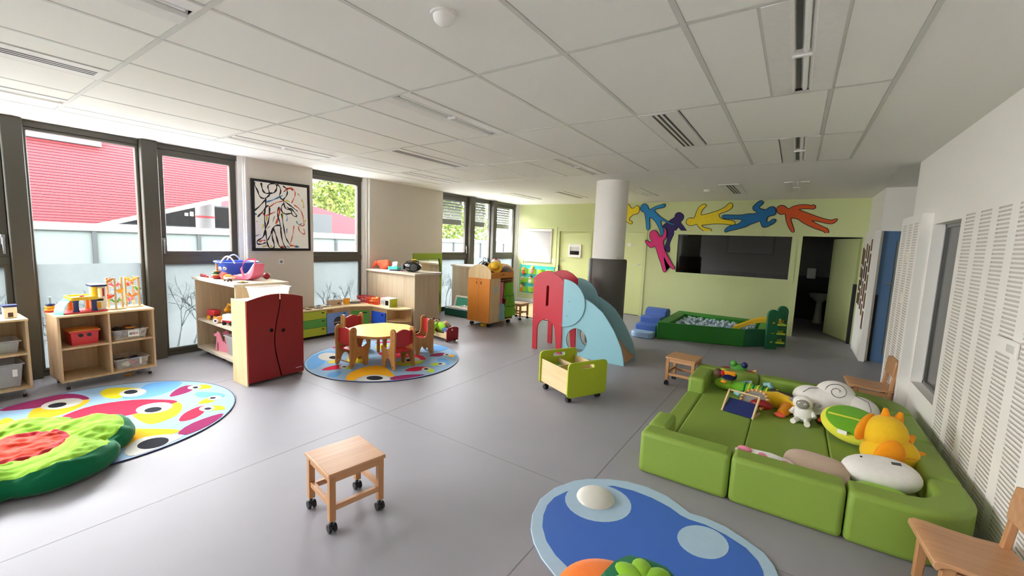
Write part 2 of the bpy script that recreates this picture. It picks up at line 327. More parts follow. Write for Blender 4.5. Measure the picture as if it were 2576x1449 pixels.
# outlines of the printed, painted and cut-out shapes, in metres
RUG_NEAR=[["plum",[[-5.401,0.374],[-5.431,0.376],[-5.472,0.413],[-5.528,0.488],[-5.567,0.557],[-5.586,0.619],[-5.587,0.678],[-5.569,0.735],[-5.533,0.782],[-5.48,0.819],[-5.423,0.846],[-5.362,0.865],[-5.301,0.876],[-5.24,0.88],[-5.212,0.871],[-5.218,0.851],[-5.255,0.824],[-5.325,0.788],[-5.352,0.738],[-5.337,0.675],[-5.313,0.629],[-5.28,0.598],[-5.277,0.555],[-5.303,0.5],[-5.333,0.447],[-5.369,0.397]]],["amber",[[-5.264,0.57],[-5.263,0.543],[-5.177,0.511],[-5.014,0.475],[-4.93,0.489],[-4.918,0.554],[-4.922,0.616],[-4.943,0.675],[-4.979,0.732],[-5.031,0.785],[-5.078,0.825],[-5.12,0.85],[-5.156,0.867],[-5.188,0.876],[-5.208,0.871],[-5.216,0.851],[-5.259,0.813],[-5.337,0.755],[-5.347,0.689],[-5.291,0.618]]],["white",[[-5.209,0.832],[-5.165,0.819],[-5.129,0.795],[-5.105,0.763],[-5.094,0.727],[-5.097,0.689],[-5.113,0.653],[-5.141,0.622],[-5.179,0.599],[-5.222,0.587],[-5.267,0.585],[-5.31,0.595],[-5.347,0.617],[-5.374,0.647],[-5.388,0.684],[-5.387,0.723],[-5.372,0.762],[-5.342,0.795],[-5.302,0.819],[-5.256,0.832]]],["black",[[-5.214,0.732],[-5.193,0.727],[-5.176,0.717],[-5.164,0.703],[-5.158,0.686],[-5.159,0.669],[-5.167,0.653],[-5.18,0.639],[-5.198,0.629],[-5.219,0.623],[-5.24,0.623],[-5.261,0.628],[-5.278,0.637],[-5.291,0.651],[-5.297,0.668],[-5.297,0.685],[-5.29,0.702],[-5.276,0.716],[-5.258,0.727],[-5.236,0.732]]],["yellow",[[-5.375,0.985],[-5.417,1.01],[-5.436,1.039],[-5.431,1.07],[-5.405,1.105],[-5.358,1.146],[-5.308,1.184],[-5.256,1.22],[-5.221,1.232],[-5.203,1.22],[-5.182,1.189],[-5.158,1.139],[-5.117,1.098],[-5.06,1.064],[-5.051,1.031],[-5.089,0.999],[-5.138,0.977],[-5.199,0.966],[-5.26,0.964],[-5.323,0.969]]],["blue",[[-5.264,1.264],[-5.306,1.304],[-5.319,1.351],[-5.301,1.406],[-5.256,1.467],[-5.185,1.533],[-5.114,1.544],[-5.045,1.502],[-4.982,1.45],[-4.925,1.39],[-4.89,1.324],[-4.875,1.253],[-4.885,1.192],[-4.918,1.14],[-4.959,1.097],[-5.01,1.062],[-5.059,1.065],[-5.108,1.105],[-5.14,1.155],[-5.153,1.213],[-5.181,1.243],[-5.222,1.244]]],["white",[[-5.082,1.248],[-5.045,1.234],[-5.016,1.213],[-4.999,1.187],[-4.995,1.159],[-5.003,1.13],[-5.023,1.105],[-5.054,1.084],[-5.091,1.071],[-5.132,1.066],[-5.174,1.069],[-5.211,1.081],[-5.241,1.101],[-5.26,1.127],[-5.267,1.156],[-5.259,1.186],[-5.239,1.213],[-5.207,1.234],[-5.167,1.248],[-5.124,1.253]]],["black",[[-5.141,1.197],[-5.122,1.19],[-5.107,1.18],[-5.098,1.167],[-5.096,1.152],[-5.1,1.138],[-5.11,1.125],[-5.125,1.114],[-5.144,1.108],[-5.165,1.105],[-5.186,1.107],[-5.205,1.113],[-5.22,1.123],[-5.23,1.136],[-5.233,1.151],[-5.229,1.166],[-5.219,1.179],[-5.203,1.19],[-5.184,1.196],[-5.162,1.199]]],["red",[[-4.861,0.626],[-4.905,0.676],[-4.945,0.733],[-4.981,0.799],[-4.993,0.871],[-4.98,0.948],[-4.952,1.025],[-4.909,1.1],[-4.855,1.165],[-4.791,1.219],[-4.731,1.266],[-4.675,1.305],[-4.626,1.329],[-4.583,1.338],[-4.558,1.329],[-4.549,1.301],[-4.547,1.244],[-4.551,1.161],[-4.542,1.102],[-4.522,1.064],[-4.518,1.014],[-4.528,0.954],[-4.541,0.895],[-4.557,0.839],[-4.584,0.783],[-4.622,0.727],[-4.661,0.684],[-4.7,0.651],[-4.75,0.627],[-4.81,0.61]]],["lime",[[-4.518,1.011],[-4.506,1.04],[-4.498,1.084],[-4.493,1.143],[-4.504,1.2],[-4.531,1.257],[-4.549,1.301],[-4.558,1.329],[-4.53,1.34],[-4.467,1.336],[-4.406,1.322],[-4.346,1.3],[-4.29,1.27],[-4.238,1.233],[-4.2,1.189],[-4.177,1.139],[-4.166,1.094],[-4.168,1.053],[-4.195,1.028],[-4.249,1.017],[-4.336,1.008],[-4.46,1.0]]],["white",[[-4.495,1.279],[-4.456,1.262],[-4.425,1.236],[-4.407,1.203],[-4.402,1.166],[-4.412,1.13],[-4.433,1.097],[-4.465,1.07],[-4.505,1.052],[-4.549,1.044],[-4.592,1.048],[-4.633,1.062],[-4.665,1.086],[-4.686,1.119],[-4.693,1.156],[-4.686,1.194],[-4.664,1.23],[-4.63,1.258],[-4.588,1.277],[-4.541,1.284]]],["black",[[-4.486,1.198],[-4.467,1.19],[-4.452,1.178],[-4.443,1.163],[-4.441,1.146],[-4.445,1.128],[-4.455,1.113],[-4.471,1.1],[-4.49,1.092],[-4.511,1.088],[-4.532,1.09],[-4.551,1.097],[-4.566,1.108],[-4.575,1.124],[-4.578,1.141],[-4.575,1.159],[-4.564,1.175],[-4.548,1.188],[-4.529,1.197],[-4.507,1.2]]],["plum",[[-4.787,1.341],[-4.858,1.379],[-4.92,1.426],[-4.972,1.482],[-4.99,1.528],[-4.971,1.563],[-4.944,1.586],[-4.911,1.596],[-4.89,1.585],[-4.883,1.553],[-4.863,1.538],[-4.829,1.54],[-4.8,1.524],[-4.775,1.492],[-4.758,1.454],[-4.747,1.412],[-4.745,1.373],[-4.75,1.339]]],["amber",[[-4.919,1.631],[-4.887,1.663],[-4.851,1.681],[-4.811,1.687],[-4.776,1.683],[-4.747,1.67],[-4.739,1.649],[-4.752,1.619],[-4.767,1.593],[-4.783,1.57],[-4.827,1.572],[-4.899,1.601]]],["white",[[-4.843,1.619],[-4.825,1.61],[-4.812,1.597],[-4.805,1.582],[-4.804,1.565],[-4.811,1.549],[-4.823,1.535],[-4.84,1.524],[-4.861,1.518],[-4.883,1.516],[-4.904,1.52],[-4.922,1.528],[-4.936,1.54],[-4.944,1.556],[-4.945,1.573],[-4.938,1.589],[-4.926,1.604],[-4.908,1.615],[-4.887,1.621],[-4.864,1.623]]],["black",[[-4.849,1.592],[-4.839,1.588],[-4.832,1.583],[-4.828,1.576],[-4.827,1.569],[-4.829,1.563],[-4.834,1.558],[-4.842,1.554],[-4.851,1.552],[-4.862,1.552],[-4.872,1.554],[-4.882,1.558],[-4.889,1.563],[-4.893,1.57],[-4.895,1.576],[-4.892,1.583],[-4.887,1.588],[-4.879,1.592],[-4.87,1.594],[-4.859,1.594]]],["blue",[[-4.658,1.5],[-4.689,1.516],[-4.698,1.535],[-4.683,1.557],[-4.649,1.585],[-4.597,1.621],[-4.545,1.648],[-4.493,1.666],[-4.454,1.673],[-4.429,1.669],[-4.409,1.656],[-4.393,1.636],[-4.407,1.62],[-4.451,1.608],[-4.478,1.589],[-4.488,1.564],[-4.504,1.538],[-4.527,1.51],[-4.564,1.495],[-4.616,1.493]]],["yellow",[[-4.399,1.44],[-4.433,1.473],[-4.453,1.504],[-4.457,1.533],[-4.45,1.543],[-4.433,1.533],[-4.405,1.537],[-4.365,1.554],[-4.341,1.551],[-4.331,1.528],[-4.33,1.502],[-4.337,1.473],[-4.35,1.45],[-4.371,1.432]]],["white",[[-4.39,1.626],[-4.373,1.617],[-4.361,1.605],[-4.355,1.59],[-4.355,1.574],[-4.362,1.559],[-4.374,1.545],[-4.391,1.535],[-4.411,1.53],[-4.432,1.529],[-4.453,1.532],[-4.47,1.541],[-4.482,1.553],[-4.489,1.568],[-4.489,1.584],[-4.483,1.6],[-4.47,1.614],[-4.453,1.624],[-4.432,1.63],[-4.411,1.63]]],["black",[[-4.419,1.587],[-4.412,1.584],[-4.407,1.579],[-4.404,1.572],[-4.405,1.565],[-4.408,1.558],[-4.413,1.552],[-4.42,1.548],[-4.429,1.545],[-4.438,1.544],[-4.446,1.546],[-4.453,1.55],[-4.458,1.555],[-4.461,1.561],[-4.46,1.568],[-4.457,1.575],[-4.452,1.581],[-4.444,1.586],[-4.436,1.589],[-4.427,1.589]]],["red",[[-4.107,1.203],[-4.168,1.235],[-4.216,1.271],[-4.25,1.31],[-4.276,1.351],[-4.294,1.394],[-4.295,1.428],[-4.279,1.453],[-4.257,1.449],[-4.23,1.417],[-4.198,1.402],[-4.162,1.404],[-4.122,1.383],[-4.078,1.339],[-4.052,1.298],[-4.044,1.261],[-4.049,1.228],[-4.068,1.201]]],["lime",[[-4.237,1.495],[-4.207,1.523],[-4.168,1.54],[-4.118,1.544],[-4.085,1.539],[-4.068,1.525],[-4.071,1.504],[-4.093,1.479],[-4.111,1.453],[-4.125,1.428],[-4.161,1.432],[-4.221,1.465]]],["white",[[-4.167,1.485],[-4.148,1.475],[-4.135,1.462],[-4.128,1.447],[-4.128,1.431],[-4.136,1.415],[-4.149,1.401],[-4.168,1.391],[-4.189,1.386],[-4.212,1.385],[-4.235,1.389],[-4.253,1.398],[-4.268,1.41],[-4.275,1.426],[-4.275,1.442],[-4.268,1.459],[-4.255,1.473],[-4.235,1.483],[-4.213,1.489],[-4.189,1.489]]],["black",[[-4.172,1.461],[-4.164,1.457],[-4.158,1.451],[-4.155,1.444],[-4.155,1.437],[-4.158,1.43],[-4.165,1.423],[-4.173,1.418],[-4.183,1.416],[-4.193,1.415],[-4.203,1.417],[-4.211,1.421],[-4.217,1.427],[-4.221,1.434],[-4.22,1.442],[-4.217,1.449],[-4.211,1.455],[-4.202,1.46],[-4.192,1.463],[-4.182,1.463]]],["amber",[[-4.481,0.685],[-4.374,0.778],[-4.278,0.858],[-4.195,0.923],[-4.09,1.006],[-3.962,1.107],[-3.883,1.143],[-3.852,1.115],[-3.857,1.079],[-3.895,1.035],[-3.922,0.991],[-3.937,0.948],[-3.927,0.903],[-3.894,0.856],[-3.871,0.818],[-3.856,0.788],[-3.879,0.754],[-3.939,0.714],[-4.102,0.682],[-4.384,0.654]]],["plum",[[-3.861,1.129],[-3.916,1.184],[-3.957,1.249],[-3.983,1.327],[-3.995,1.399],[-3.993,1.463],[-3.967,1.477],[-3.919,1.442],[-3.869,1.388],[-3.819,1.316],[-3.784,1.246],[-3.761,1.176],[-3.759,1.139],[-3.776,1.132],[-3.798,1.122],[-3.822,1.11]]],["white",[[-3.901,0.851],[-3.936,0.895],[-3.945,0.942],[-3.925,0.989],[-3.894,1.035],[-3.854,1.078],[-3.811,1.109],[-3.766,1.126],[-3.731,1.102],[-3.706,1.04],[-3.685,0.978],[-3.669,0.917],[-3.661,0.865],[-3.663,0.82],[-3.686,0.793],[-3.731,0.783],[-3.786,0.79],[-3.85,0.816]]],["black",[[-3.758,1.035],[-3.73,1.024],[-3.708,1.006],[-3.693,0.983],[-3.687,0.956],[-3.691,0.929],[-3.703,0.904],[-3.722,0.884],[-3.748,0.87],[-3.776,0.863],[-3.806,0.864],[-3.834,0.873],[-3.857,0.89],[-3.873,0.913],[-3.88,0.94],[-3.878,0.968],[-3.866,0.994],[-3.846,1.016],[-3.819,1.031],[-3.789,1.038]]],["lime",[[-4.964,0.412],[-4.921,0.406],[-4.888,0.397],[-4.866,0.386],[-4.858,0.374],[-4.865,0.363],[-4.885,0.353],[-4.916,0.345],[-4.957,0.34],[-5.003,0.339],[-5.051,0.341],[-5.095,0.347],[-5.131,0.355],[-5.155,0.366],[-5.164,0.379],[-5.158,0.391],[-5.137,0.401],[-5.103,0.409],[-5.059,0.414],[-5.011,0.415]]]]
RUG_FAR=[["blue",[[-4.887,2.743],[-4.942,2.783],[-4.995,2.829],[-5.044,2.88],[-5.094,2.952],[-5.146,3.047],[-5.162,3.122],[-5.139,3.175],[-5.107,3.216],[-5.064,3.245],[-5.031,3.248],[-5.007,3.228],[-5.011,3.192],[-5.044,3.141],[-5.052,3.082],[-5.036,3.015],[-4.995,2.963],[-4.931,2.925],[-4.863,2.911],[-4.79,2.921],[-4.72,2.884],[-4.654,2.803],[-4.608,2.736],[-4.579,2.68],[-4.573,2.641],[-4.589,2.618],[-4.626,2.617],[-4.684,2.639],[-4.749,2.668],[-4.822,2.704]]],["yellow",[[-4.721,2.96],[-4.702,3.024],[-4.662,3.042],[-4.603,3.012],[-4.592,2.968],[-4.627,2.911],[-4.665,2.894],[-4.709,2.917]]],["white",[[-4.803,3.148],[-4.758,3.11],[-4.728,3.068],[-4.715,3.025],[-4.721,2.986],[-4.744,2.953],[-4.782,2.93],[-4.833,2.919],[-4.89,2.921],[-4.95,2.935],[-5.007,2.962],[-5.055,2.998],[-5.089,3.04],[-5.105,3.085],[-5.102,3.127],[-5.078,3.162],[-5.037,3.187],[-4.983,3.197],[-4.922,3.194],[-4.86,3.177]]],["black",[[-4.774,3.115],[-4.757,3.1],[-4.747,3.083],[-4.744,3.065],[-4.749,3.047],[-4.76,3.032],[-4.778,3.02],[-4.8,3.014],[-4.824,3.013],[-4.848,3.018],[-4.87,3.028],[-4.887,3.042],[-4.898,3.06],[-4.902,3.078],[-4.898,3.096],[-4.886,3.112],[-4.868,3.124],[-4.845,3.13],[-4.82,3.131],[-4.796,3.126]]],["red",[[-4.48,2.692],[-4.51,2.753],[-4.523,2.815],[-4.519,2.877],[-4.503,2.917],[-4.476,2.933],[-4.457,2.928],[-4.446,2.905],[-4.419,2.891],[-4.377,2.888],[-4.361,2.857],[-4.372,2.799],[-4.399,2.743],[-4.443,2.689]]],["lime",[[-4.372,2.983],[-4.348,2.996],[-4.314,2.989],[-4.271,2.961],[-4.258,2.932],[-4.274,2.901],[-4.294,2.888],[-4.317,2.891],[-4.343,2.914],[-4.37,2.955]]],["white",[[-4.355,2.952],[-4.339,2.938],[-4.328,2.922],[-4.323,2.906],[-4.325,2.892],[-4.334,2.88],[-4.348,2.871],[-4.366,2.868],[-4.388,2.869],[-4.41,2.875],[-4.43,2.886],[-4.447,2.899],[-4.458,2.915],[-4.464,2.932],[-4.462,2.947],[-4.453,2.959],[-4.439,2.968],[-4.419,2.971],[-4.398,2.97],[-4.375,2.963]]],["black",[[-4.366,2.943],[-4.36,2.937],[-4.357,2.931],[-4.356,2.924],[-4.359,2.918],[-4.363,2.912],[-4.37,2.907],[-4.378,2.905],[-4.387,2.904],[-4.396,2.906],[-4.403,2.909],[-4.409,2.915],[-4.412,2.921],[-4.413,2.928],[-4.411,2.934],[-4.406,2.94],[-4.399,2.945],[-4.391,2.947],[-4.382,2.948],[-4.373,2.946]]],["blue",[[-4.276,2.639],[-4.302,2.69],[-4.302,2.74],[-4.273,2.789],[-4.235,2.792],[-4.188,2.749],[-4.152,2.704],[-4.125,2.656],[-4.129,2.623],[-4.164,2.603],[-4.202,2.599],[-4.242,2.609]]],["lime",[[-4.266,2.576],[-4.228,2.585],[-4.204,2.583],[-4.194,2.571],[-4.213,2.567],[-4.26,2.57]]],["amber",[[-3.963,2.659],[-4.007,2.689],[-4.055,2.731],[-4.106,2.788],[-4.148,2.856],[-4.181,2.937],[-4.196,3.02],[-4.193,3.105],[-4.171,3.176],[-4.129,3.23],[-4.05,3.241],[-3.936,3.21],[-3.822,3.167],[-3.709,3.114],[-3.661,3.076],[-3.673,3.051],[-3.711,3.036],[-3.775,3.031],[-3.835,3.007],[-3.892,2.965],[-3.923,2.905],[-3.929,2.827],[-3.914,2.764],[-3.878,2.716],[-3.881,2.68],[-3.921,2.656]]],["white",[[-3.878,2.726],[-3.92,2.799],[-3.93,2.869],[-3.906,2.934],[-3.863,2.983],[-3.8,3.016],[-3.738,3.027],[-3.676,3.016],[-3.632,2.997],[-3.606,2.972],[-3.618,2.922],[-3.668,2.85],[-3.734,2.783],[-3.816,2.721]]],["black",[[-3.71,2.96],[-3.695,2.942],[-3.689,2.921],[-3.691,2.898],[-3.702,2.875],[-3.72,2.855],[-3.743,2.839],[-3.771,2.829],[-3.799,2.826],[-3.825,2.83],[-3.847,2.841],[-3.863,2.857],[-3.87,2.879],[-3.869,2.902],[-3.858,2.926],[-3.84,2.947],[-3.815,2.963],[-3.787,2.973],[-3.759,2.976],[-3.732,2.972]]],["plum",[[-3.613,2.98],[-3.657,3.019],[-3.661,3.083],[-3.625,3.173],[-3.567,3.257],[-3.488,3.332],[-3.448,3.352],[-3.447,3.317],[-3.462,3.246],[-3.493,3.14],[-3.529,3.056],[-3.57,2.993]]],["red",[[-3.747,3.309],[-3.766,3.381],[-3.764,3.445],[-3.741,3.5],[-3.702,3.545],[-3.647,3.58],[-3.625,3.574],[-3.635,3.528],[-3.631,3.493],[-3.611,3.469],[-3.604,3.435],[-3.61,3.39],[-3.644,3.344],[-3.706,3.297]]],["lime",[[-3.581,3.579],[-3.53,3.565],[-3.488,3.541],[-3.454,3.507],[-3.443,3.478],[-3.454,3.453],[-3.482,3.443],[-3.53,3.449],[-3.566,3.484],[-3.593,3.551]]],["white",[[-3.553,3.543],[-3.538,3.525],[-3.529,3.506],[-3.526,3.487],[-3.53,3.471],[-3.539,3.458],[-3.553,3.45],[-3.571,3.448],[-3.592,3.451],[-3.612,3.46],[-3.63,3.474],[-3.645,3.492],[-3.655,3.511],[-3.658,3.53],[-3.655,3.547],[-3.645,3.561],[-3.631,3.569],[-3.612,3.571],[-3.591,3.567],[-3.571,3.557]]],["black",[[-3.571,3.527],[-3.565,3.519],[-3.561,3.51],[-3.561,3.501],[-3.563,3.493],[-3.569,3.486],[-3.576,3.482],[-3.585,3.48],[-3.595,3.481],[-3.604,3.484],[-3.612,3.49],[-3.618,3.498],[-3.622,3.507],[-3.622,3.516],[-3.62,3.524],[-3.615,3.531],[-3.607,3.536],[-3.598,3.537],[-3.588,3.537],[-3.579,3.533]]],["blue",[[-3.783,3.903],[-3.788,3.948],[-3.769,3.975],[-3.727,3.984],[-3.672,3.97],[-3.606,3.934],[-3.558,3.898],[-3.529,3.86],[-3.525,3.833],[-3.545,3.814],[-3.578,3.816],[-3.626,3.837],[-3.662,3.841],[-3.688,3.828],[-3.72,3.836],[-3.761,3.866]]],["lime",[[-3.692,3.691],[-3.698,3.74],[-3.686,3.77],[-3.656,3.778],[-3.628,3.767],[-3.603,3.736],[-3.6,3.703],[-3.62,3.668],[-3.644,3.655],[-3.674,3.663]]],["white",[[-3.562,3.824],[-3.551,3.809],[-3.545,3.793],[-3.545,3.776],[-3.55,3.761],[-3.559,3.748],[-3.573,3.74],[-3.589,3.737],[-3.606,3.738],[-3.623,3.745],[-3.637,3.757],[-3.648,3.771],[-3.655,3.788],[-3.655,3.805],[-3.651,3.821],[-3.641,3.833],[-3.627,3.842],[-3.611,3.845],[-3.593,3.843],[-3.576,3.836]]],["black",[[-3.597,3.793],[-3.591,3.786],[-3.588,3.777],[-3.588,3.769],[-3.59,3.761],[-3.595,3.755],[-3.602,3.751],[-3.61,3.75],[-3.618,3.751],[-3.627,3.754],[-3.634,3.76],[-3.639,3.767],[-3.642,3.775],[-3.643,3.784],[-3.641,3.791],[-3.636,3.798],[-3.629,3.802],[-3.621,3.803],[-3.612,3.802],[-3.604,3.799]]],["plum",[[-3.993,3.963],[-4.006,4.04],[-4.0,4.103],[-3.976,4.151],[-3.951,4.177],[-3.924,4.18],[-3.898,4.158],[-3.872,4.113],[-3.863,4.067],[-3.869,4.02],[-3.901,3.979],[-3.958,3.943]]],["amber",[[-3.855,4.197],[-3.791,4.202],[-3.745,4.186],[-3.717,4.149],[-3.72,4.121],[-3.752,4.101],[-3.798,4.117],[-3.857,4.168]]],["white",[[-3.804,4.185],[-3.793,4.169],[-3.787,4.151],[-3.786,4.133],[-3.791,4.116],[-3.802,4.102],[-3.816,4.093],[-3.833,4.09],[-3.852,4.091],[-3.869,4.099],[-3.885,4.111],[-3.896,4.127],[-3.902,4.145],[-3.903,4.163],[-3.898,4.18],[-3.888,4.194],[-3.873,4.203],[-3.855,4.207],[-3.837,4.205],[-3.819,4.197]]],["black",[[-3.83,4.161],[-3.825,4.154],[-3.822,4.146],[-3.822,4.138],[-3.824,4.13],[-3.828,4.124],[-3.834,4.12],[-3.842,4.119],[-3.85,4.12],[-3.858,4.123],[-3.865,4.129],[-3.87,4.136],[-3.873,4.144],[-3.873,4.152],[-3.871,4.159],[-3.867,4.165],[-3.86,4.169],[-3.853,4.171],[-3.845,4.17],[-3.837,4.166]]],["blue",[[-4.334,4.307],[-4.32,4.357],[-4.286,4.409],[-4.229,4.461],[-4.163,4.474],[-4.087,4.446],[-4.048,4.381],[-4.043,4.28],[-4.059,4.202],[-4.095,4.147],[-4.129,4.115],[-4.163,4.106],[-4.219,4.145],[-4.299,4.236]]],["yellow",[[-4.407,4.263],[-4.397,4.31],[-4.368,4.306],[-4.32,4.253],[-4.301,4.21],[-4.311,4.177],[-4.34,4.18],[-4.388,4.22]]],["red",[[-4.588,3.571],[-4.584,3.618],[-4.53,3.679],[-4.426,3.752],[-4.324,3.814],[-4.224,3.863],[-4.14,3.887],[-4.073,3.886],[-4.012,3.87],[-3.957,3.839],[-3.916,3.812],[-3.891,3.787],[-3.895,3.763],[-3.93,3.742],[-3.983,3.737],[-4.055,3.75],[-4.113,3.722],[-4.156,3.653],[-4.215,3.6],[-4.29,3.561],[-4.393,3.542],[-4.524,3.546]]],["lime",[[-4.069,3.526],[-3.974,3.649],[-3.908,3.718],[-3.871,3.732],[-3.841,3.704],[-3.817,3.633],[-3.82,3.559],[-3.847,3.482],[-3.89,3.426],[-3.95,3.39],[-4.014,3.395],[-4.081,3.441]]],["white",[[-3.941,3.736],[-3.916,3.705],[-3.903,3.67],[-3.902,3.634],[-3.913,3.6],[-3.935,3.572],[-3.967,3.552],[-4.004,3.542],[-4.043,3.543],[-4.082,3.555],[-4.116,3.577],[-4.142,3.607],[-4.157,3.643],[-4.16,3.68],[-4.149,3.715],[-4.127,3.745],[-4.094,3.765],[-4.055,3.775],[-4.014,3.773],[-3.975,3.76]]],["black",[[-3.983,3.652],[-3.972,3.639],[-3.965,3.624],[-3.963,3.61],[-3.966,3.596],[-3.974,3.586],[-3.985,3.579],[-4.0,3.576],[-4.016,3.578],[-4.033,3.584],[-4.047,3.594],[-4.059,3.607],[-4.066,3.622],[-4.068,3.637],[-4.066,3.65],[-4.058,3.661],[-4.046,3.668],[-4.031,3.671],[-4.014,3.669],[-3.998,3.662]]],["yellow",[[-4.756,3.211],[-4.855,3.325],[-4.885,3.383],[-4.84,3.381],[-4.758,3.383],[-4.639,3.389],[-4.525,3.362],[-4.417,3.305],[-4.37,3.236],[-4.382,3.153],[-4.413,3.098],[-4.466,3.069],[-4.544,3.079],[-4.652,3.13]]],["white",[[-4.781,3.228],[-4.789,3.261],[-4.743,3.243],[-4.644,3.176],[-4.603,3.136],[-4.617,3.124],[-4.662,3.14],[-4.738,3.187]]],["red",[[-5.076,3.972],[-5.022,4.077],[-4.975,4.115],[-4.937,4.084],[-4.948,4.023],[-5.006,3.934],[-5.052,3.897],[-5.086,3.912]]],["yellow",[[-4.938,3.845],[-4.919,3.913],[-4.881,3.949],[-4.823,3.953],[-4.773,3.901],[-4.732,3.796],[-4.722,3.724],[-4.742,3.682],[-4.8,3.698],[-4.897,3.773]]],["red",[[-5.27,3.325],[-5.28,3.379],[-5.276,3.419],[-5.256,3.445],[-5.223,3.443],[-5.179,3.414],[-5.184,3.374],[-5.238,3.323]]]]
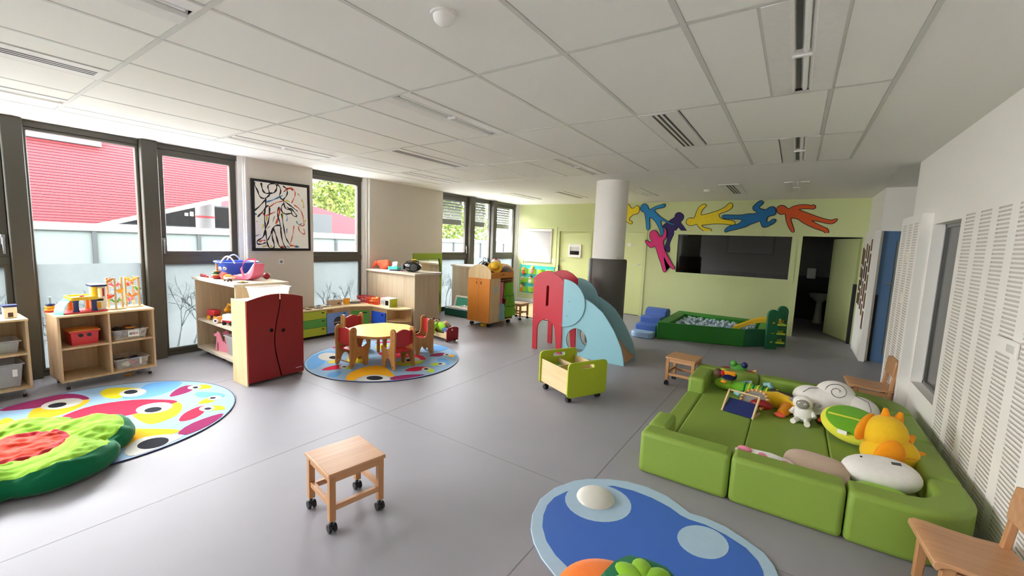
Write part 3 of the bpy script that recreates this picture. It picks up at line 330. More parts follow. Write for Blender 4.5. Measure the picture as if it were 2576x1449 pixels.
FIGURES={"orange":[[-0.184,2.424],[-0.152,2.451],[-0.113,2.471],[-0.068,2.484],[-0.019,2.493],[0.034,2.496],[0.083,2.492],[0.129,2.481],[0.157,2.48],[0.167,2.491],[0.177,2.492],[0.185,2.483],[0.195,2.478],[0.206,2.478],[0.209,2.47],[0.205,2.454],[0.206,2.444],[0.212,2.44],[0.206,2.432],[0.189,2.421],[0.167,2.418],[0.141,2.422],[0.105,2.426],[0.059,2.428],[0.014,2.426],[-0.031,2.418],[-0.033,2.404],[0.007,2.382],[0.055,2.36],[0.11,2.337],[0.168,2.312],[0.23,2.285],[0.291,2.26],[0.352,2.238],[0.404,2.222],[0.448,2.213],[0.48,2.213],[0.5,2.222],[0.521,2.23],[0.542,2.236],[0.551,2.232],[0.549,2.217],[0.537,2.196],[0.515,2.169],[0.486,2.155],[0.45,2.153],[0.406,2.159],[0.354,2.174],[0.302,2.188],[0.249,2.201],[0.208,2.208],[0.178,2.208],[0.183,2.194],[0.223,2.167],[0.27,2.138],[0.324,2.108],[0.375,2.082],[0.422,2.062],[0.446,2.024],[0.447,1.967],[0.436,1.938],[0.412,1.937],[0.401,1.954],[0.403,1.987],[0.381,2.012],[0.336,2.029],[0.286,2.049],[0.232,2.07],[0.182,2.095],[0.134,2.121],[0.094,2.144],[0.062,2.162],[0.025,2.189],[-0.016,2.225],[-0.065,2.248],[-0.12,2.258],[-0.148,2.253],[-0.15,2.234],[-0.144,2.202],[-0.127,2.156],[-0.109,2.107],[-0.089,2.057],[-0.078,2.019],[-0.075,1.994],[-0.082,1.985],[-0.098,1.991],[-0.12,2.014],[-0.147,2.056],[-0.171,2.1],[-0.191,2.146],[-0.209,2.197],[-0.223,2.253],[-0.233,2.296],[-0.238,2.325],[-0.254,2.336],[-0.281,2.327],[-0.307,2.325],[-0.331,2.33],[-0.353,2.346],[-0.371,2.371],[-0.381,2.401],[-0.382,2.436],[-0.372,2.462],[-0.352,2.478],[-0.328,2.486],[-0.3,2.486],[-0.273,2.475],[-0.248,2.454],[-0.226,2.436],[-0.209,2.419]],"blue_b":[[-1.302,2.305],[-1.275,2.31],[-1.194,2.31],[-1.06,2.304],[-0.959,2.309],[-0.891,2.323],[-0.832,2.329],[-0.78,2.326],[-0.739,2.335],[-0.707,2.357],[-0.713,2.377],[-0.757,2.397],[-0.782,2.421],[-0.789,2.45],[-0.783,2.477],[-0.764,2.5],[-0.739,2.529],[-0.709,2.561],[-0.681,2.578],[-0.656,2.58],[-0.638,2.572],[-0.626,2.556],[-0.633,2.534],[-0.657,2.506],[-0.676,2.48],[-0.691,2.456],[-0.681,2.437],[-0.646,2.422],[-0.612,2.412],[-0.578,2.407],[-0.55,2.416],[-0.528,2.44],[-0.5,2.456],[-0.469,2.465],[-0.444,2.46],[-0.426,2.441],[-0.413,2.413],[-0.404,2.375],[-0.404,2.344],[-0.41,2.321],[-0.432,2.307],[-0.468,2.302],[-0.498,2.293],[-0.521,2.279],[-0.534,2.26],[-0.536,2.236],[-0.539,2.208],[-0.544,2.174],[-0.529,2.162],[-0.493,2.172],[-0.468,2.189],[-0.453,2.213],[-0.431,2.224],[-0.401,2.225],[-0.388,2.213],[-0.392,2.189],[-0.405,2.168],[-0.427,2.149],[-0.462,2.125],[-0.508,2.096],[-0.546,2.079],[-0.574,2.074],[-0.597,2.09],[-0.613,2.128],[-0.626,2.162],[-0.637,2.19],[-0.663,2.195],[-0.703,2.176],[-0.744,2.159],[-0.785,2.144],[-0.822,2.124],[-0.854,2.099],[-0.908,2.074],[-0.984,2.049],[-1.062,2.025],[-1.14,2.004],[-1.193,1.986],[-1.219,1.97],[-1.238,1.97],[-1.25,1.985],[-1.247,2.007],[-1.23,2.038],[-1.2,2.066],[-1.157,2.091],[-1.105,2.109],[-1.044,2.119],[-0.996,2.145],[-0.963,2.184],[-0.957,2.211],[-0.977,2.226],[-1.032,2.233],[-1.12,2.233],[-1.197,2.235],[-1.26,2.24],[-1.301,2.25],[-1.318,2.265],[-1.323,2.28],[-1.318,2.295]],"yellow":[[-1.998,2.21],[-1.985,2.231],[-1.964,2.244],[-1.934,2.249],[-1.904,2.247],[-1.874,2.237],[-1.851,2.26],[-1.837,2.317],[-1.822,2.371],[-1.806,2.422],[-1.786,2.466],[-1.76,2.501],[-1.728,2.524],[-1.69,2.533],[-1.663,2.53],[-1.645,2.515],[-1.649,2.497],[-1.673,2.477],[-1.695,2.452],[-1.717,2.421],[-1.733,2.381],[-1.743,2.329],[-1.72,2.309],[-1.663,2.319],[-1.602,2.334],[-1.538,2.354],[-1.479,2.374],[-1.425,2.393],[-1.367,2.42],[-1.306,2.454],[-1.264,2.489],[-1.24,2.523],[-1.217,2.543],[-1.195,2.55],[-1.175,2.542],[-1.158,2.52],[-1.156,2.492],[-1.168,2.458],[-1.197,2.426],[-1.244,2.397],[-1.295,2.375],[-1.348,2.36],[-1.381,2.34],[-1.393,2.315],[-1.385,2.285],[-1.359,2.25],[-1.318,2.227],[-1.263,2.217],[-1.203,2.208],[-1.139,2.198],[-1.099,2.181],[-1.082,2.156],[-1.082,2.135],[-1.1,2.118],[-1.143,2.116],[-1.212,2.127],[-1.292,2.135],[-1.384,2.139],[-1.473,2.136],[-1.556,2.125],[-1.622,2.117],[-1.669,2.111],[-1.698,2.103],[-1.706,2.093],[-1.695,2.077],[-1.665,2.057],[-1.621,2.042],[-1.563,2.033],[-1.525,2.023],[-1.509,2.013],[-1.504,1.992],[-1.51,1.959],[-1.526,1.941],[-1.551,1.937],[-1.589,1.95],[-1.639,1.98],[-1.685,2.01],[-1.726,2.041],[-1.761,2.077],[-1.788,2.118],[-1.814,2.13],[-1.837,2.115],[-1.868,2.103],[-1.907,2.095],[-1.942,2.098],[-1.973,2.11],[-1.995,2.127],[-2.009,2.15],[-2.013,2.171],[-2.008,2.19]],"pink":[[-2.852,1.737],[-2.834,1.751],[-2.804,1.741],[-2.763,1.707],[-2.73,1.704],[-2.704,1.732],[-2.706,1.76],[-2.736,1.787],[-2.754,1.828],[-2.76,1.883],[-2.75,1.926],[-2.722,1.956],[-2.692,1.971],[-2.66,1.972],[-2.629,1.958],[-2.599,1.929],[-2.575,1.893],[-2.556,1.849],[-2.53,1.831],[-2.498,1.837],[-2.473,1.86],[-2.455,1.898],[-2.445,1.943],[-2.444,1.994],[-2.435,2.013],[-2.418,2.0],[-2.406,1.964],[-2.399,1.905],[-2.398,1.859],[-2.403,1.826],[-2.421,1.796],[-2.45,1.768],[-2.457,1.713],[-2.44,1.632],[-2.415,1.559],[-2.384,1.495],[-2.344,1.426],[-2.296,1.352],[-2.249,1.284],[-2.202,1.222],[-2.175,1.181],[-2.166,1.159],[-2.172,1.147],[-2.195,1.143],[-2.226,1.157],[-2.265,1.19],[-2.306,1.237],[-2.348,1.3],[-2.381,1.353],[-2.405,1.396],[-2.413,1.384],[-2.402,1.319],[-2.383,1.243],[-2.355,1.157],[-2.345,1.101],[-2.354,1.074],[-2.37,1.065],[-2.394,1.073],[-2.419,1.117],[-2.445,1.198],[-2.477,1.282],[-2.516,1.368],[-2.556,1.471],[-2.598,1.59],[-2.639,1.632],[-2.68,1.598],[-2.721,1.593],[-2.762,1.62],[-2.802,1.657],[-2.841,1.706]],"purple":[[-2.239,2.336],[-2.22,2.355],[-2.195,2.365],[-2.165,2.367],[-2.132,2.355],[-2.098,2.328],[-2.079,2.297],[-2.076,2.26],[-2.087,2.226],[-2.112,2.194],[-2.126,2.17],[-2.13,2.154],[-2.115,2.128],[-2.082,2.091],[-2.042,2.042],[-1.997,1.979],[-1.965,1.935],[-1.946,1.909],[-1.947,1.89],[-1.968,1.877],[-1.996,1.875],[-2.032,1.885],[-2.054,1.904],[-2.061,1.932],[-2.085,1.972],[-2.124,2.025],[-2.152,2.053],[-2.168,2.059],[-2.191,2.032],[-2.223,1.973],[-2.251,1.91],[-2.277,1.845],[-2.301,1.78],[-2.322,1.715],[-2.326,1.65],[-2.312,1.585],[-2.309,1.538],[-2.315,1.509],[-2.337,1.508],[-2.376,1.535],[-2.401,1.565],[-2.411,1.598],[-2.405,1.652],[-2.382,1.729],[-2.376,1.805],[-2.388,1.881],[-2.392,1.94],[-2.39,1.983],[-2.4,2.013],[-2.423,2.028],[-2.448,2.038],[-2.477,2.041],[-2.489,2.057],[-2.484,2.086],[-2.461,2.114],[-2.421,2.142],[-2.381,2.171],[-2.342,2.204],[-2.305,2.231],[-2.271,2.252],[-2.252,2.279],[-2.25,2.31]],"blue_a":[[-3.011,2.482],[-3.0,2.52],[-2.979,2.548],[-2.946,2.564],[-2.913,2.56],[-2.878,2.538],[-2.856,2.51],[-2.848,2.477],[-2.835,2.452],[-2.818,2.436],[-2.783,2.443],[-2.73,2.475],[-2.673,2.502],[-2.61,2.522],[-2.555,2.539],[-2.508,2.551],[-2.481,2.548],[-2.472,2.529],[-2.476,2.511],[-2.492,2.493],[-2.529,2.48],[-2.587,2.473],[-2.643,2.458],[-2.695,2.437],[-2.701,2.404],[-2.659,2.361],[-2.613,2.317],[-2.561,2.273],[-2.502,2.233],[-2.436,2.195],[-2.376,2.163],[-2.321,2.137],[-2.278,2.125],[-2.245,2.127],[-2.237,2.121],[-2.253,2.106],[-2.285,2.105],[-2.333,2.117],[-2.39,2.142],[-2.456,2.179],[-2.505,2.198],[-2.537,2.198],[-2.548,2.176],[-2.54,2.133],[-2.523,2.084],[-2.497,2.03],[-2.476,1.982],[-2.46,1.939],[-2.453,1.897],[-2.456,1.857],[-2.469,1.836],[-2.495,1.836],[-2.511,1.861],[-2.518,1.912],[-2.538,1.97],[-2.57,2.035],[-2.604,2.094],[-2.64,2.148],[-2.682,2.197],[-2.729,2.241],[-2.764,2.265],[-2.786,2.271],[-2.799,2.254],[-2.801,2.216],[-2.797,2.161],[-2.786,2.089],[-2.785,2.036],[-2.793,2.001],[-2.809,1.985],[-2.831,1.991],[-2.846,2.022],[-2.852,2.079],[-2.863,2.147],[-2.878,2.224],[-2.893,2.293],[-2.908,2.354],[-2.933,2.389],[-2.968,2.398],[-2.993,2.417],[-3.008,2.447]],"yellow_b":[[-3.611,2.452],[-3.551,2.463],[-3.493,2.485],[-3.436,2.519],[-3.382,2.546],[-3.331,2.568],[-3.289,2.551],[-3.257,2.497],[-3.226,2.468],[-3.197,2.466],[-3.166,2.481],[-3.134,2.514],[-3.103,2.528],[-3.072,2.521],[-3.052,2.493],[-3.042,2.443],[-3.049,2.401],[-3.071,2.365],[-3.105,2.345],[-3.15,2.34],[-3.192,2.321],[-3.23,2.29],[-3.256,2.254],[-3.271,2.215],[-3.253,2.187],[-3.203,2.17],[-3.185,2.149],[-3.197,2.124],[-3.221,2.118],[-3.256,2.132],[-3.296,2.158],[-3.34,2.198],[-3.392,2.229],[-3.453,2.251],[-3.513,2.257],[-3.572,2.246],[-3.632,2.228],[-3.691,2.205],[-3.725,2.211],[-3.733,2.245],[-3.711,2.28],[-3.659,2.315],[-3.635,2.361],[-3.639,2.418]]}
STROKES=[["black",0.014,[[2.817,2.276],[2.817,2.266],[2.816,2.246],[2.826,2.219],[2.846,2.182],[2.86,2.148],[2.868,2.114],[2.882,2.089],[2.9,2.071],[2.922,2.064],[2.949,2.067],[2.976,2.082],[3.003,2.11],[3.017,2.124]]],["black",0.016,[[2.905,2.278],[2.907,2.261],[2.911,2.227],[2.918,2.197],[2.926,2.172],[2.94,2.152],[2.959,2.14],[2.983,2.137],[3.012,2.144],[3.039,2.149],[3.064,2.154],[3.085,2.168],[3.103,2.193],[3.114,2.218],[3.117,2.244],[3.118,2.257]]],["black",0.013,[[3.017,2.124],[3.015,2.139],[3.01,2.168],[3.004,2.195],[2.995,2.218],[2.994,2.239],[3.002,2.258],[3.016,2.272],[3.039,2.283],[3.064,2.286],[3.094,2.283],[3.111,2.275],[3.116,2.263],[3.118,2.257]]],["black",0.013,[[3.119,2.287],[3.13,2.279],[3.152,2.261],[3.166,2.235],[3.172,2.2],[3.167,2.167],[3.153,2.134],[3.153,2.11],[3.168,2.094],[3.19,2.076],[3.221,2.056],[3.257,2.032],[3.298,2.005],[3.343,1.975],[3.391,1.942],[3.415,1.926]]],["black",0.013,[[3.205,2.273],[3.219,2.264],[3.247,2.244],[3.263,2.219],[3.268,2.189],[3.263,2.16],[3.25,2.132],[3.232,2.107],[3.211,2.084],[3.204,2.063],[3.212,2.043],[3.217,2.015],[3.222,1.98],[3.234,1.955],[3.255,1.941],[3.278,1.941],[3.305,1.953],[3.318,1.96]]],["black",0.014,[[2.962,2.068],[2.961,2.038],[2.96,1.978],[2.955,1.933],[2.947,1.902],[2.941,1.862],[2.938,1.811],[2.939,1.759],[2.945,1.704],[2.946,1.659],[2.943,1.623],[2.941,1.606]]],["black",0.014,[[2.802,1.88],[2.821,1.897],[2.859,1.933],[2.898,1.975],[2.937,2.023],[2.957,2.047]]],["black",0.014,[[2.846,1.8],[2.863,1.818],[2.897,1.856],[2.929,1.897],[2.959,1.942],[2.981,1.966],[2.996,1.97],[3.005,1.957],[3.01,1.927],[3.008,1.88],[3.002,1.813],[2.993,1.762],[2.983,1.726],[2.969,1.688],[2.951,1.646],[2.937,1.603],[2.929,1.557],[2.913,1.524],[2.888,1.503],[2.864,1.485],[2.841,1.469],[2.83,1.451],[2.831,1.431],[2.845,1.42],[2.871,1.418],[2.899,1.424],[2.931,1.437],[2.947,1.444]]],["black",0.013,[[3.215,2.023],[3.206,2.013],[3.187,1.993],[3.177,1.967],[3.173,1.933],[3.182,1.904],[3.202,1.88],[3.227,1.869],[3.259,1.871],[3.29,1.879],[3.322,1.892],[3.328,1.911],[3.307,1.935],[3.287,1.954],[3.266,1.968],[3.256,1.975]]],["black",0.013,[[3.147,1.965],[3.139,1.949],[3.123,1.917],[3.118,1.881],[3.122,1.84],[3.132,1.795],[3.149,1.744],[3.159,1.68],[3.163,1.602],[3.171,1.53],[3.185,1.462],[3.202,1.412],[3.223,1.381],[3.233,1.365]]],["black",0.012,[[3.176,1.875],[3.179,1.852],[3.186,1.806],[3.194,1.749],[3.203,1.682],[3.212,1.62],[3.221,1.563],[3.233,1.518],[3.249,1.487],[3.264,1.46],[3.279,1.436],[3.287,1.424]]],["black",0.015,[[2.946,1.626],[2.949,1.596],[2.955,1.535],[2.961,1.482],[2.967,1.437],[2.977,1.401],[2.992,1.376],[3.014,1.362],[3.043,1.36],[3.06,1.375],[3.063,1.409],[3.059,1.444],[3.047,1.479],[3.039,1.52],[3.036,1.566],[3.038,1.606],[3.046,1.64],[3.062,1.667],[3.085,1.689],[3.111,1.699],[3.142,1.698],[3.159,1.685],[3.164,1.659],[3.166,1.647]]],["black",0.015,[[3.05,1.656],[3.058,1.638],[3.075,1.6],[3.089,1.558],[3.101,1.512],[3.112,1.466],[3.124,1.419],[3.143,1.387],[3.168,1.369],[3.196,1.36],[3.228,1.36],[3.243,1.36]]],["black",0.012,[[2.972,1.475],[2.982,1.493],[3.003,1.529],[3.018,1.566],[3.029,1.602],[3.034,1.62]]],["black",0.012,[[3.318,1.96],[3.331,1.945],[3.358,1.916],[3.381,1.886],[3.403,1.856],[3.397,1.842],[3.364,1.845],[3.341,1.859],[3.325,1.884],[3.317,1.897]]],["orange",0.012,[[3.218,2.188],[3.229,2.202],[3.25,2.23],[3.277,2.249],[3.308,2.258],[3.337,2.254],[3.364,2.237],[3.379,2.215],[3.384,2.189],[3.381,2.16],[3.37,2.127],[3.354,2.092],[3.335,2.053],[3.325,2.034]]],["orange",0.022,[[3.25,2.233],[3.263,2.237],[3.29,2.246],[3.316,2.245],[3.342,2.235],[3.355,2.231]]],["orange",0.012,[[3.362,2.016],[3.383,2.002],[3.426,1.975],[3.459,1.943],[3.48,1.907],[3.495,1.862],[3.502,1.809],[3.509,1.763],[3.514,1.726],[3.492,1.708],[3.445,1.711],[3.424,1.694],[3.429,1.657],[3.445,1.625],[3.473,1.599],[3.497,1.588],[3.52,1.591],[3.525,1.611],[3.511,1.645],[3.504,1.663]]],["orange",0.02,[[3.152,1.945],[3.149,1.919],[3.143,1.867],[3.131,1.818],[3.115,1.77],[3.103,1.739],[3.095,1.723],[3.091,1.715]]],["orange",0.012,[[3.013,1.953],[3.033,1.97],[3.073,2.004],[3.118,2.029],[3.169,2.044],[3.195,2.052]]],["orange",0.01,[[3.357,1.709],[3.353,1.682],[3.347,1.629],[3.338,1.578],[3.326,1.529],[3.314,1.486],[3.299,1.449],[3.292,1.43]]],["orange",0.014,[[2.914,1.864],[2.921,1.853],[2.935,1.829],[2.954,1.823],[2.978,1.834],[3.015,1.852],[3.065,1.877],[3.09,1.889]]],["orange",0.02,[[3.287,1.409],[3.303,1.407],[3.335,1.405],[3.356,1.4],[3.367,1.392],[3.372,1.388]]],["orange",0.02,[[3.161,1.391],[3.173,1.388],[3.199,1.383],[3.212,1.381]]],["orange",0.016,[[2.856,1.452],[2.868,1.457],[2.892,1.468],[2.914,1.473],[2.933,1.474],[2.943,1.474]]],["blue",0.016,[[2.975,2.019],[2.995,2.028],[3.034,2.044],[3.074,2.064],[3.115,2.086],[3.15,2.106],[3.181,2.125],[3.197,2.134]]],["blue",0.02,[[2.805,1.836],[2.813,1.837],[2.83,1.838],[2.838,1.839]]],["blue",0.014,[[3.329,1.95],[3.339,1.938],[3.36,1.913],[3.371,1.901]]],["blue",0.012,[[3.396,1.775],[3.4,1.765],[3.407,1.744],[3.422,1.731],[3.444,1.727],[3.462,1.731],[3.476,1.743],[3.483,1.748]]],["blue",0.026,[[3.373,1.394],[3.386,1.393],[3.414,1.39],[3.427,1.389]]],["blue",0.012,[[3.244,1.397],[3.255,1.392],[3.276,1.382],[3.286,1.377]]],["blue",0.009,[[2.806,1.53],[2.822,1.537],[2.853,1.551],[2.868,1.557]]],["blue",0.009,[[3.212,1.888],[3.225,1.876],[3.25,1.852],[3.26,1.822],[3.254,1.785],[3.251,1.766]]],["blue",0.01,[[3.249,1.661],[3.249,1.643],[3.248,1.606],[3.248,1.587]]],["yellow",0.016,[[3.237,2.072],[3.252,2.067],[3.283,2.057],[3.299,2.052]]],["yellow",0.014,[[3.478,2.107],[3.486,2.094],[3.502,2.066],[3.51,2.034],[3.51,1.999],[3.509,1.982]]],["yellow",0.02,[[2.97,1.819],[2.969,1.801],[2.966,1.766],[2.964,1.748]]],["yellow",0.018,[[3.009,1.394],[3.017,1.391],[3.031,1.386],[3.039,1.384]]],["yellow",0.012,[[2.92,1.705],[2.918,1.687],[2.915,1.652],[2.913,1.634]]],["yellow",0.014,[[3.191,1.876],[3.192,1.858],[3.194,1.822],[3.195,1.804]]],["yellow",0.012,[[3.529,1.805],[3.53,1.795],[3.533,1.773],[3.534,1.762]]],["yellow",0.014,[[2.902,1.382],[2.921,1.389],[2.96,1.402],[2.98,1.409]]],["gray",0.008,[[3.079,1.827],[3.071,1.806],[3.055,1.764],[3.047,1.743]]],["gray",0.008,[[3.006,1.68],[2.996,1.669],[2.976,1.648],[2.966,1.637]]],["gray",0.008,[[2.831,1.739],[2.835,1.737],[2.844,1.733],[2.849,1.731]]],["gray",0.008,[[3.419,2.191],[3.427,2.181],[3.443,2.162],[3.451,2.152]]]]
MAT_SHAPES={"outer":[[-1.073,1.864],[-1.134,1.98],[-1.171,2.135],[-1.157,2.296],[-1.093,2.449],[-1.026,2.532],[-0.913,2.617],[-0.803,2.668],[-0.671,2.689],[-0.535,2.668],[-0.457,2.624],[-0.382,2.577],[-0.298,2.588],[-0.187,2.573],[-0.079,2.521],[0.011,2.466],[0.059,2.39],[0.088,2.3],[0.094,2.196],[0.022,2.042],[-0.155,1.848],[-0.376,1.714],[-0.585,1.654],[-0.805,1.659],[-0.919,1.718],[-1.006,1.787]],"inner":[[-1.032,1.923],[-1.076,2.01],[-1.105,2.108],[-1.107,2.202],[-1.078,2.299],[-1.024,2.398],[-0.935,2.489],[-0.855,2.558],[-0.728,2.586],[-0.609,2.582],[-0.495,2.554],[-0.421,2.514],[-0.374,2.505],[-0.287,2.515],[-0.178,2.493],[-0.074,2.445],[-0.012,2.375],[0.014,2.311],[0.022,2.239],[-0.023,2.097],[-0.204,1.895],[-0.443,1.783],[-0.615,1.724],[-0.755,1.732],[-0.87,1.778],[-0.958,1.838]],"ring":[[-0.68,2.39],[-0.675,2.348],[-0.679,2.305],[-0.692,2.264],[-0.713,2.226],[-0.741,2.193],[-0.774,2.167],[-0.811,2.147],[-0.852,2.135],[-0.893,2.132],[-0.933,2.138],[-0.972,2.153],[-1.006,2.177],[-1.034,2.208],[-1.054,2.246],[-1.065,2.289],[-1.066,2.335],[-1.056,2.382],[-1.036,2.426],[-1.006,2.465],[-0.968,2.497],[-0.924,2.519],[-0.877,2.53],[-0.831,2.529],[-0.787,2.518],[-0.749,2.497],[-0.717,2.467],[-0.694,2.431]],"dome":[[-0.776,2.393],[-0.772,2.364],[-0.775,2.335],[-0.783,2.308],[-0.796,2.283],[-0.814,2.262],[-0.836,2.246],[-0.861,2.235],[-0.887,2.229],[-0.915,2.23],[-0.941,2.236],[-0.966,2.249],[-0.988,2.267],[-1.006,2.29],[-1.019,2.317],[-1.025,2.347],[-1.025,2.377],[-1.018,2.407],[-1.005,2.435],[-0.986,2.458],[-0.962,2.477],[-0.934,2.489],[-0.905,2.493],[-0.875,2.491],[-0.847,2.482],[-0.823,2.466],[-0.802,2.445],[-0.786,2.42]],"spot":[[-0.148,2.365],[-0.152,2.334],[-0.162,2.305],[-0.177,2.278],[-0.196,2.254],[-0.218,2.236],[-0.243,2.223],[-0.269,2.215],[-0.296,2.214],[-0.322,2.22],[-0.345,2.231],[-0.366,2.249],[-0.382,2.273],[-0.393,2.3],[-0.397,2.331],[-0.395,2.364],[-0.387,2.396],[-0.372,2.427],[-0.352,2.453],[-0.327,2.475],[-0.299,2.489],[-0.269,2.496],[-0.24,2.495],[-0.213,2.487],[-0.189,2.471],[-0.17,2.45],[-0.157,2.424],[-0.149,2.395]]}
# ================================================================ the room
CZ = 2.6
XW, XR, YF = -6.30, 1.0, 9.55
struct(M().box((-6.75, -4.75, -.12), (2.7, 13.0, 0)).build('floor', 'floor'))
# fine welded seams of the floor covering
fl_ = bpy.data.objects['floor']
mat('seam', '7c7b80', .5)
for x in (-4.9, -2.95, -1.0):
    M().box((x, -2.6, 0), (x + .006, 9.5, .0008)).build('floor_seam', 'seam', fl_)
M().box((-6.2, 2.38, 0), (.9, 2.386, .0008)).build('floor_seam', 'seam', fl_)

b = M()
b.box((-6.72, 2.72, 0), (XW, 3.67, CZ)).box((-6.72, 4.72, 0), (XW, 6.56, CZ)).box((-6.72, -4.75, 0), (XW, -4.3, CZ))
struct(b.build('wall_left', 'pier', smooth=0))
struct(M().box((-6.72, -4.87, 0), (2.7, -4.62, CZ)).build('wall_back', 'wall', smooth=0))
b = M()
b.box((-6.72, YF, 0), (-5.06, YF + .14, CZ)).box((-5.06, YF, 1.93), (-4.21, YF + .14, CZ)).box((-4.21, YF, 0), (-3.7, YF + .14, CZ))
b.box((-3.7, YF, 1.94), (-2.87, YF + .14, CZ)).box((-2.87, YF, 0), (-2.19, YF + .14, CZ))
b.box((-2.19, YF, 0), (-.05, YF + .14, 1.04)).box((-2.19, YF, 1.93), (-.05, YF + .14, CZ))
b.box((-.05, YF, 0), (.06, YF + .14, CZ)).box((.06, YF, 1.93), (.96, YF + .14, CZ)).box((.96, YF, 0), (1.1, YF + .14, CZ))
b.box((-6.72, YF + .09, 0), (-2.8, YF + .2, CZ))  # unseen backing slab, added to stop sky light leaking round the doors
struct(b.build('wall_far', 'wall_green', smooth=0))

# ---- right wall: plain above, slotted acoustic lining below, window recess
b = M()
WY0, WY1, WZ0, WZ1 = 4.5, 5.28, .44, 1.9
b.box((XR, -4.75, 2.0), (XR + .25, 6.15, CZ))
b.box((XR + .02, -4.75, 0), (XR + .25, WY0, 2.0))
b.box((XR, WY1, 0), (XR + .25, 6.15, 2.0))
b.box((XR, WY0, 0), (XR + .25, WY1, WZ0)).box((XR, WY0, WZ1), (XR + .25, WY1, 2.0))
wall_r = struct(b.build('wall_right', 'wall', smooth=0))

def slotted(name, x, y0, y1, z0, z1, cols, parent):
    """perforated lining: white bars in front of a grey felt recess"""
    m, f = M(), M(); dz = .0255; sh = .0125; X = x + .006
    ys = [y0]
    for a, c in cols: ys += [a, c]
    ys.append(y1)
    for k in range(len(ys) - 1):
        a, c = ys[k], ys[k + 1]
        if c - a < 1e-4: continue
        if k % 2 == 0:
            m.quad((x, a, z0), (x, c, z0), (x, c, z1), (x, a, z1)); continue
        zs, ze = z0 + .06, z1 - .06
        m.quad((x, a, z0), (x, c, z0), (x, c, zs), (x, a, zs))
        z = zs
        f.quad((X, a, z0), (X, c, z0), (X, c, z1), (X, a, z1))
        for i in range(int((ze - zs) / dz)):
            m.quad((x, a, z), (x, c, z), (x, c, z + dz - sh), (x, a, z + dz - sh))
            za, zb = z + dz - sh, z + dz
            f.quad((x, a, za), (x, c, za), (X, c, za), (X, a, za)).quad((x, a, zb), (x, c, zb), (X, c, zb), (X, a, zb))
            f.quad((x, a, za), (X, a, za), (X, a, zb), (x, a, zb)).quad((x, c, za), (X, c, za), (X, c, zb), (x, c, zb))
            z += dz
        m.quad((x, a, z), (x, c, z), (x, c, z1), (x, a, z1))
    stuff(f.build('felt_slot', 'felt', parent, smooth=0))
    return stuff(m.build(name, 'wall', parent, smooth=0))
cols = []
y = 4.405
while y > -4.2:
    cols.append((y - .19, y)); y -= .2985
slotted('slotted_panel', XR, -4.6, WY0, .0, 2.0, cols[::-1], wall_r)
b = M().box((.928, 5.30, 0), (1.0, 6.13, 2.0))
b.box((.9195, 5.295, 0), (1.0, 5.30, 2.0)).box((.9195, 6.13, 0), (1.0, 6.135, 2.0)).box((.9195, 5.30, 2.0), (1.0, 6.13, 2.003))
p1_ = b.build('acoustic_panel', 'wall', wall_r, smooth=0)
slotted('slotted_panel', .9195, 5.30, 6.13, .0, 2.0, [(5.38, 5.55), (5.63, 5.80), (5.88, 6.05)], wall_r)
# intercom grille and light switches, fixed to the wall
e = thing('wall_intercom', 'pale grey ventilation grille plate fixed on the slotted white wall', 'wall plate', (.998, 3.35, 1.13))
M().box((-.012, -.14, -.045), (0, .14, .045)).build('plate', 'wall', e, bev=.004)
for i in range(5):
    M().box((-.014, -.11 + .02 * i, -.02), (-.011, -.10 + .02 * i, .02)).build('slot', 'felt', e)
for z, lb in ((1.6, 'upper cream light switch plate on the far slotted panel'), (1.19, 'lower small cream switch on the far slotted panel')):
    e = thing('light_switch', lb, 'light switch', (.919, 5.66, z))
    M().box((-.008, -.045, -.045), (0, .045, .045)).build('plate', 'cream', e, bev=.003)
    M().box((-.013, -.02, -.025), (-.008, .02, .025)).build('rocker', 'white_plastic', e, bev=.002)
# window in the right wall
w6 = struct(M().box((XR + .08, WY0, WZ0), (XR + .12, WY0 + .03, WZ1)).box((XR + .08, WY1 - .03, WZ0), (XR + .12, WY1, WZ1)).box((XR + .08, WY0, WZ0), (XR + .12, WY1, WZ0 + .03)).box((XR + .08, WY0, WZ1 - .03), (XR + .12, WY1, WZ1)).build('window_6', 'steel', smooth=0))
M().box((XR + .095, WY0 + .03, WZ0 + .03), (XR + .101, WY1 - .03, WZ1 - .03)).build('pane', 'glass_dark', w6)
mat('curtain', '4b4c48', .9)
cv = M(); pts = []
for i in range(61):
    yy = WY0 - .02 + (WY1 - WY0 + .04) * i / 60
    pts.append((XR + .2 + .015 * math.sin(i * .8), yy))
for a, c in zip(pts, pts[1:]): cv.quad((a[0], a[1], WZ0), (c[0], c[1], WZ0), (c[0], c[1], WZ1), (a[0], a[1], WZ1))
cv.build('curtain', 'curtain', w6)

# ---- recess beyond the right wall, with the blue door, and the white block with the photo panel
struct(M().box((2.6, 5.9, 0), (2.7, 8.3, CZ)).box((XR + .25, 6.03, 0), (2.7, 6.15, CZ)).build('wall_recess', 'wall', smooth=0))
b = M().box((1.0, 8.2, 1.97), (2.7, 8.32, CZ)).box((1.0, 8.2, 0), (1.04, 8.32, 1.97)).box((1.98, 8.2, 0), (2.7, 8.32, 1.97)).box((1.0, 8.32, 0), (1.12, YF + .14, CZ))
struct(b.build('wall_end', 'wall', smooth=0))
mat('door_blue', '55779f', .45); mat('door_pane', '8d9490', .3)
d4 = struct(M().prism([[(1.04, 0), (1.98, 0), (1.98, 1.97), (1.04, 1.97)], [(1.2, .12), (1.8, .12), (1.8, 1.83), (1.2, 1.83)][::-1]], 'y', 8.22, 8.27).build('door_4', 'door_blue', smooth=0))
M().box((1.2, 8.24, .12), (1.8, 8.25, 1.83)).build('pane', 'door_pane', d4)
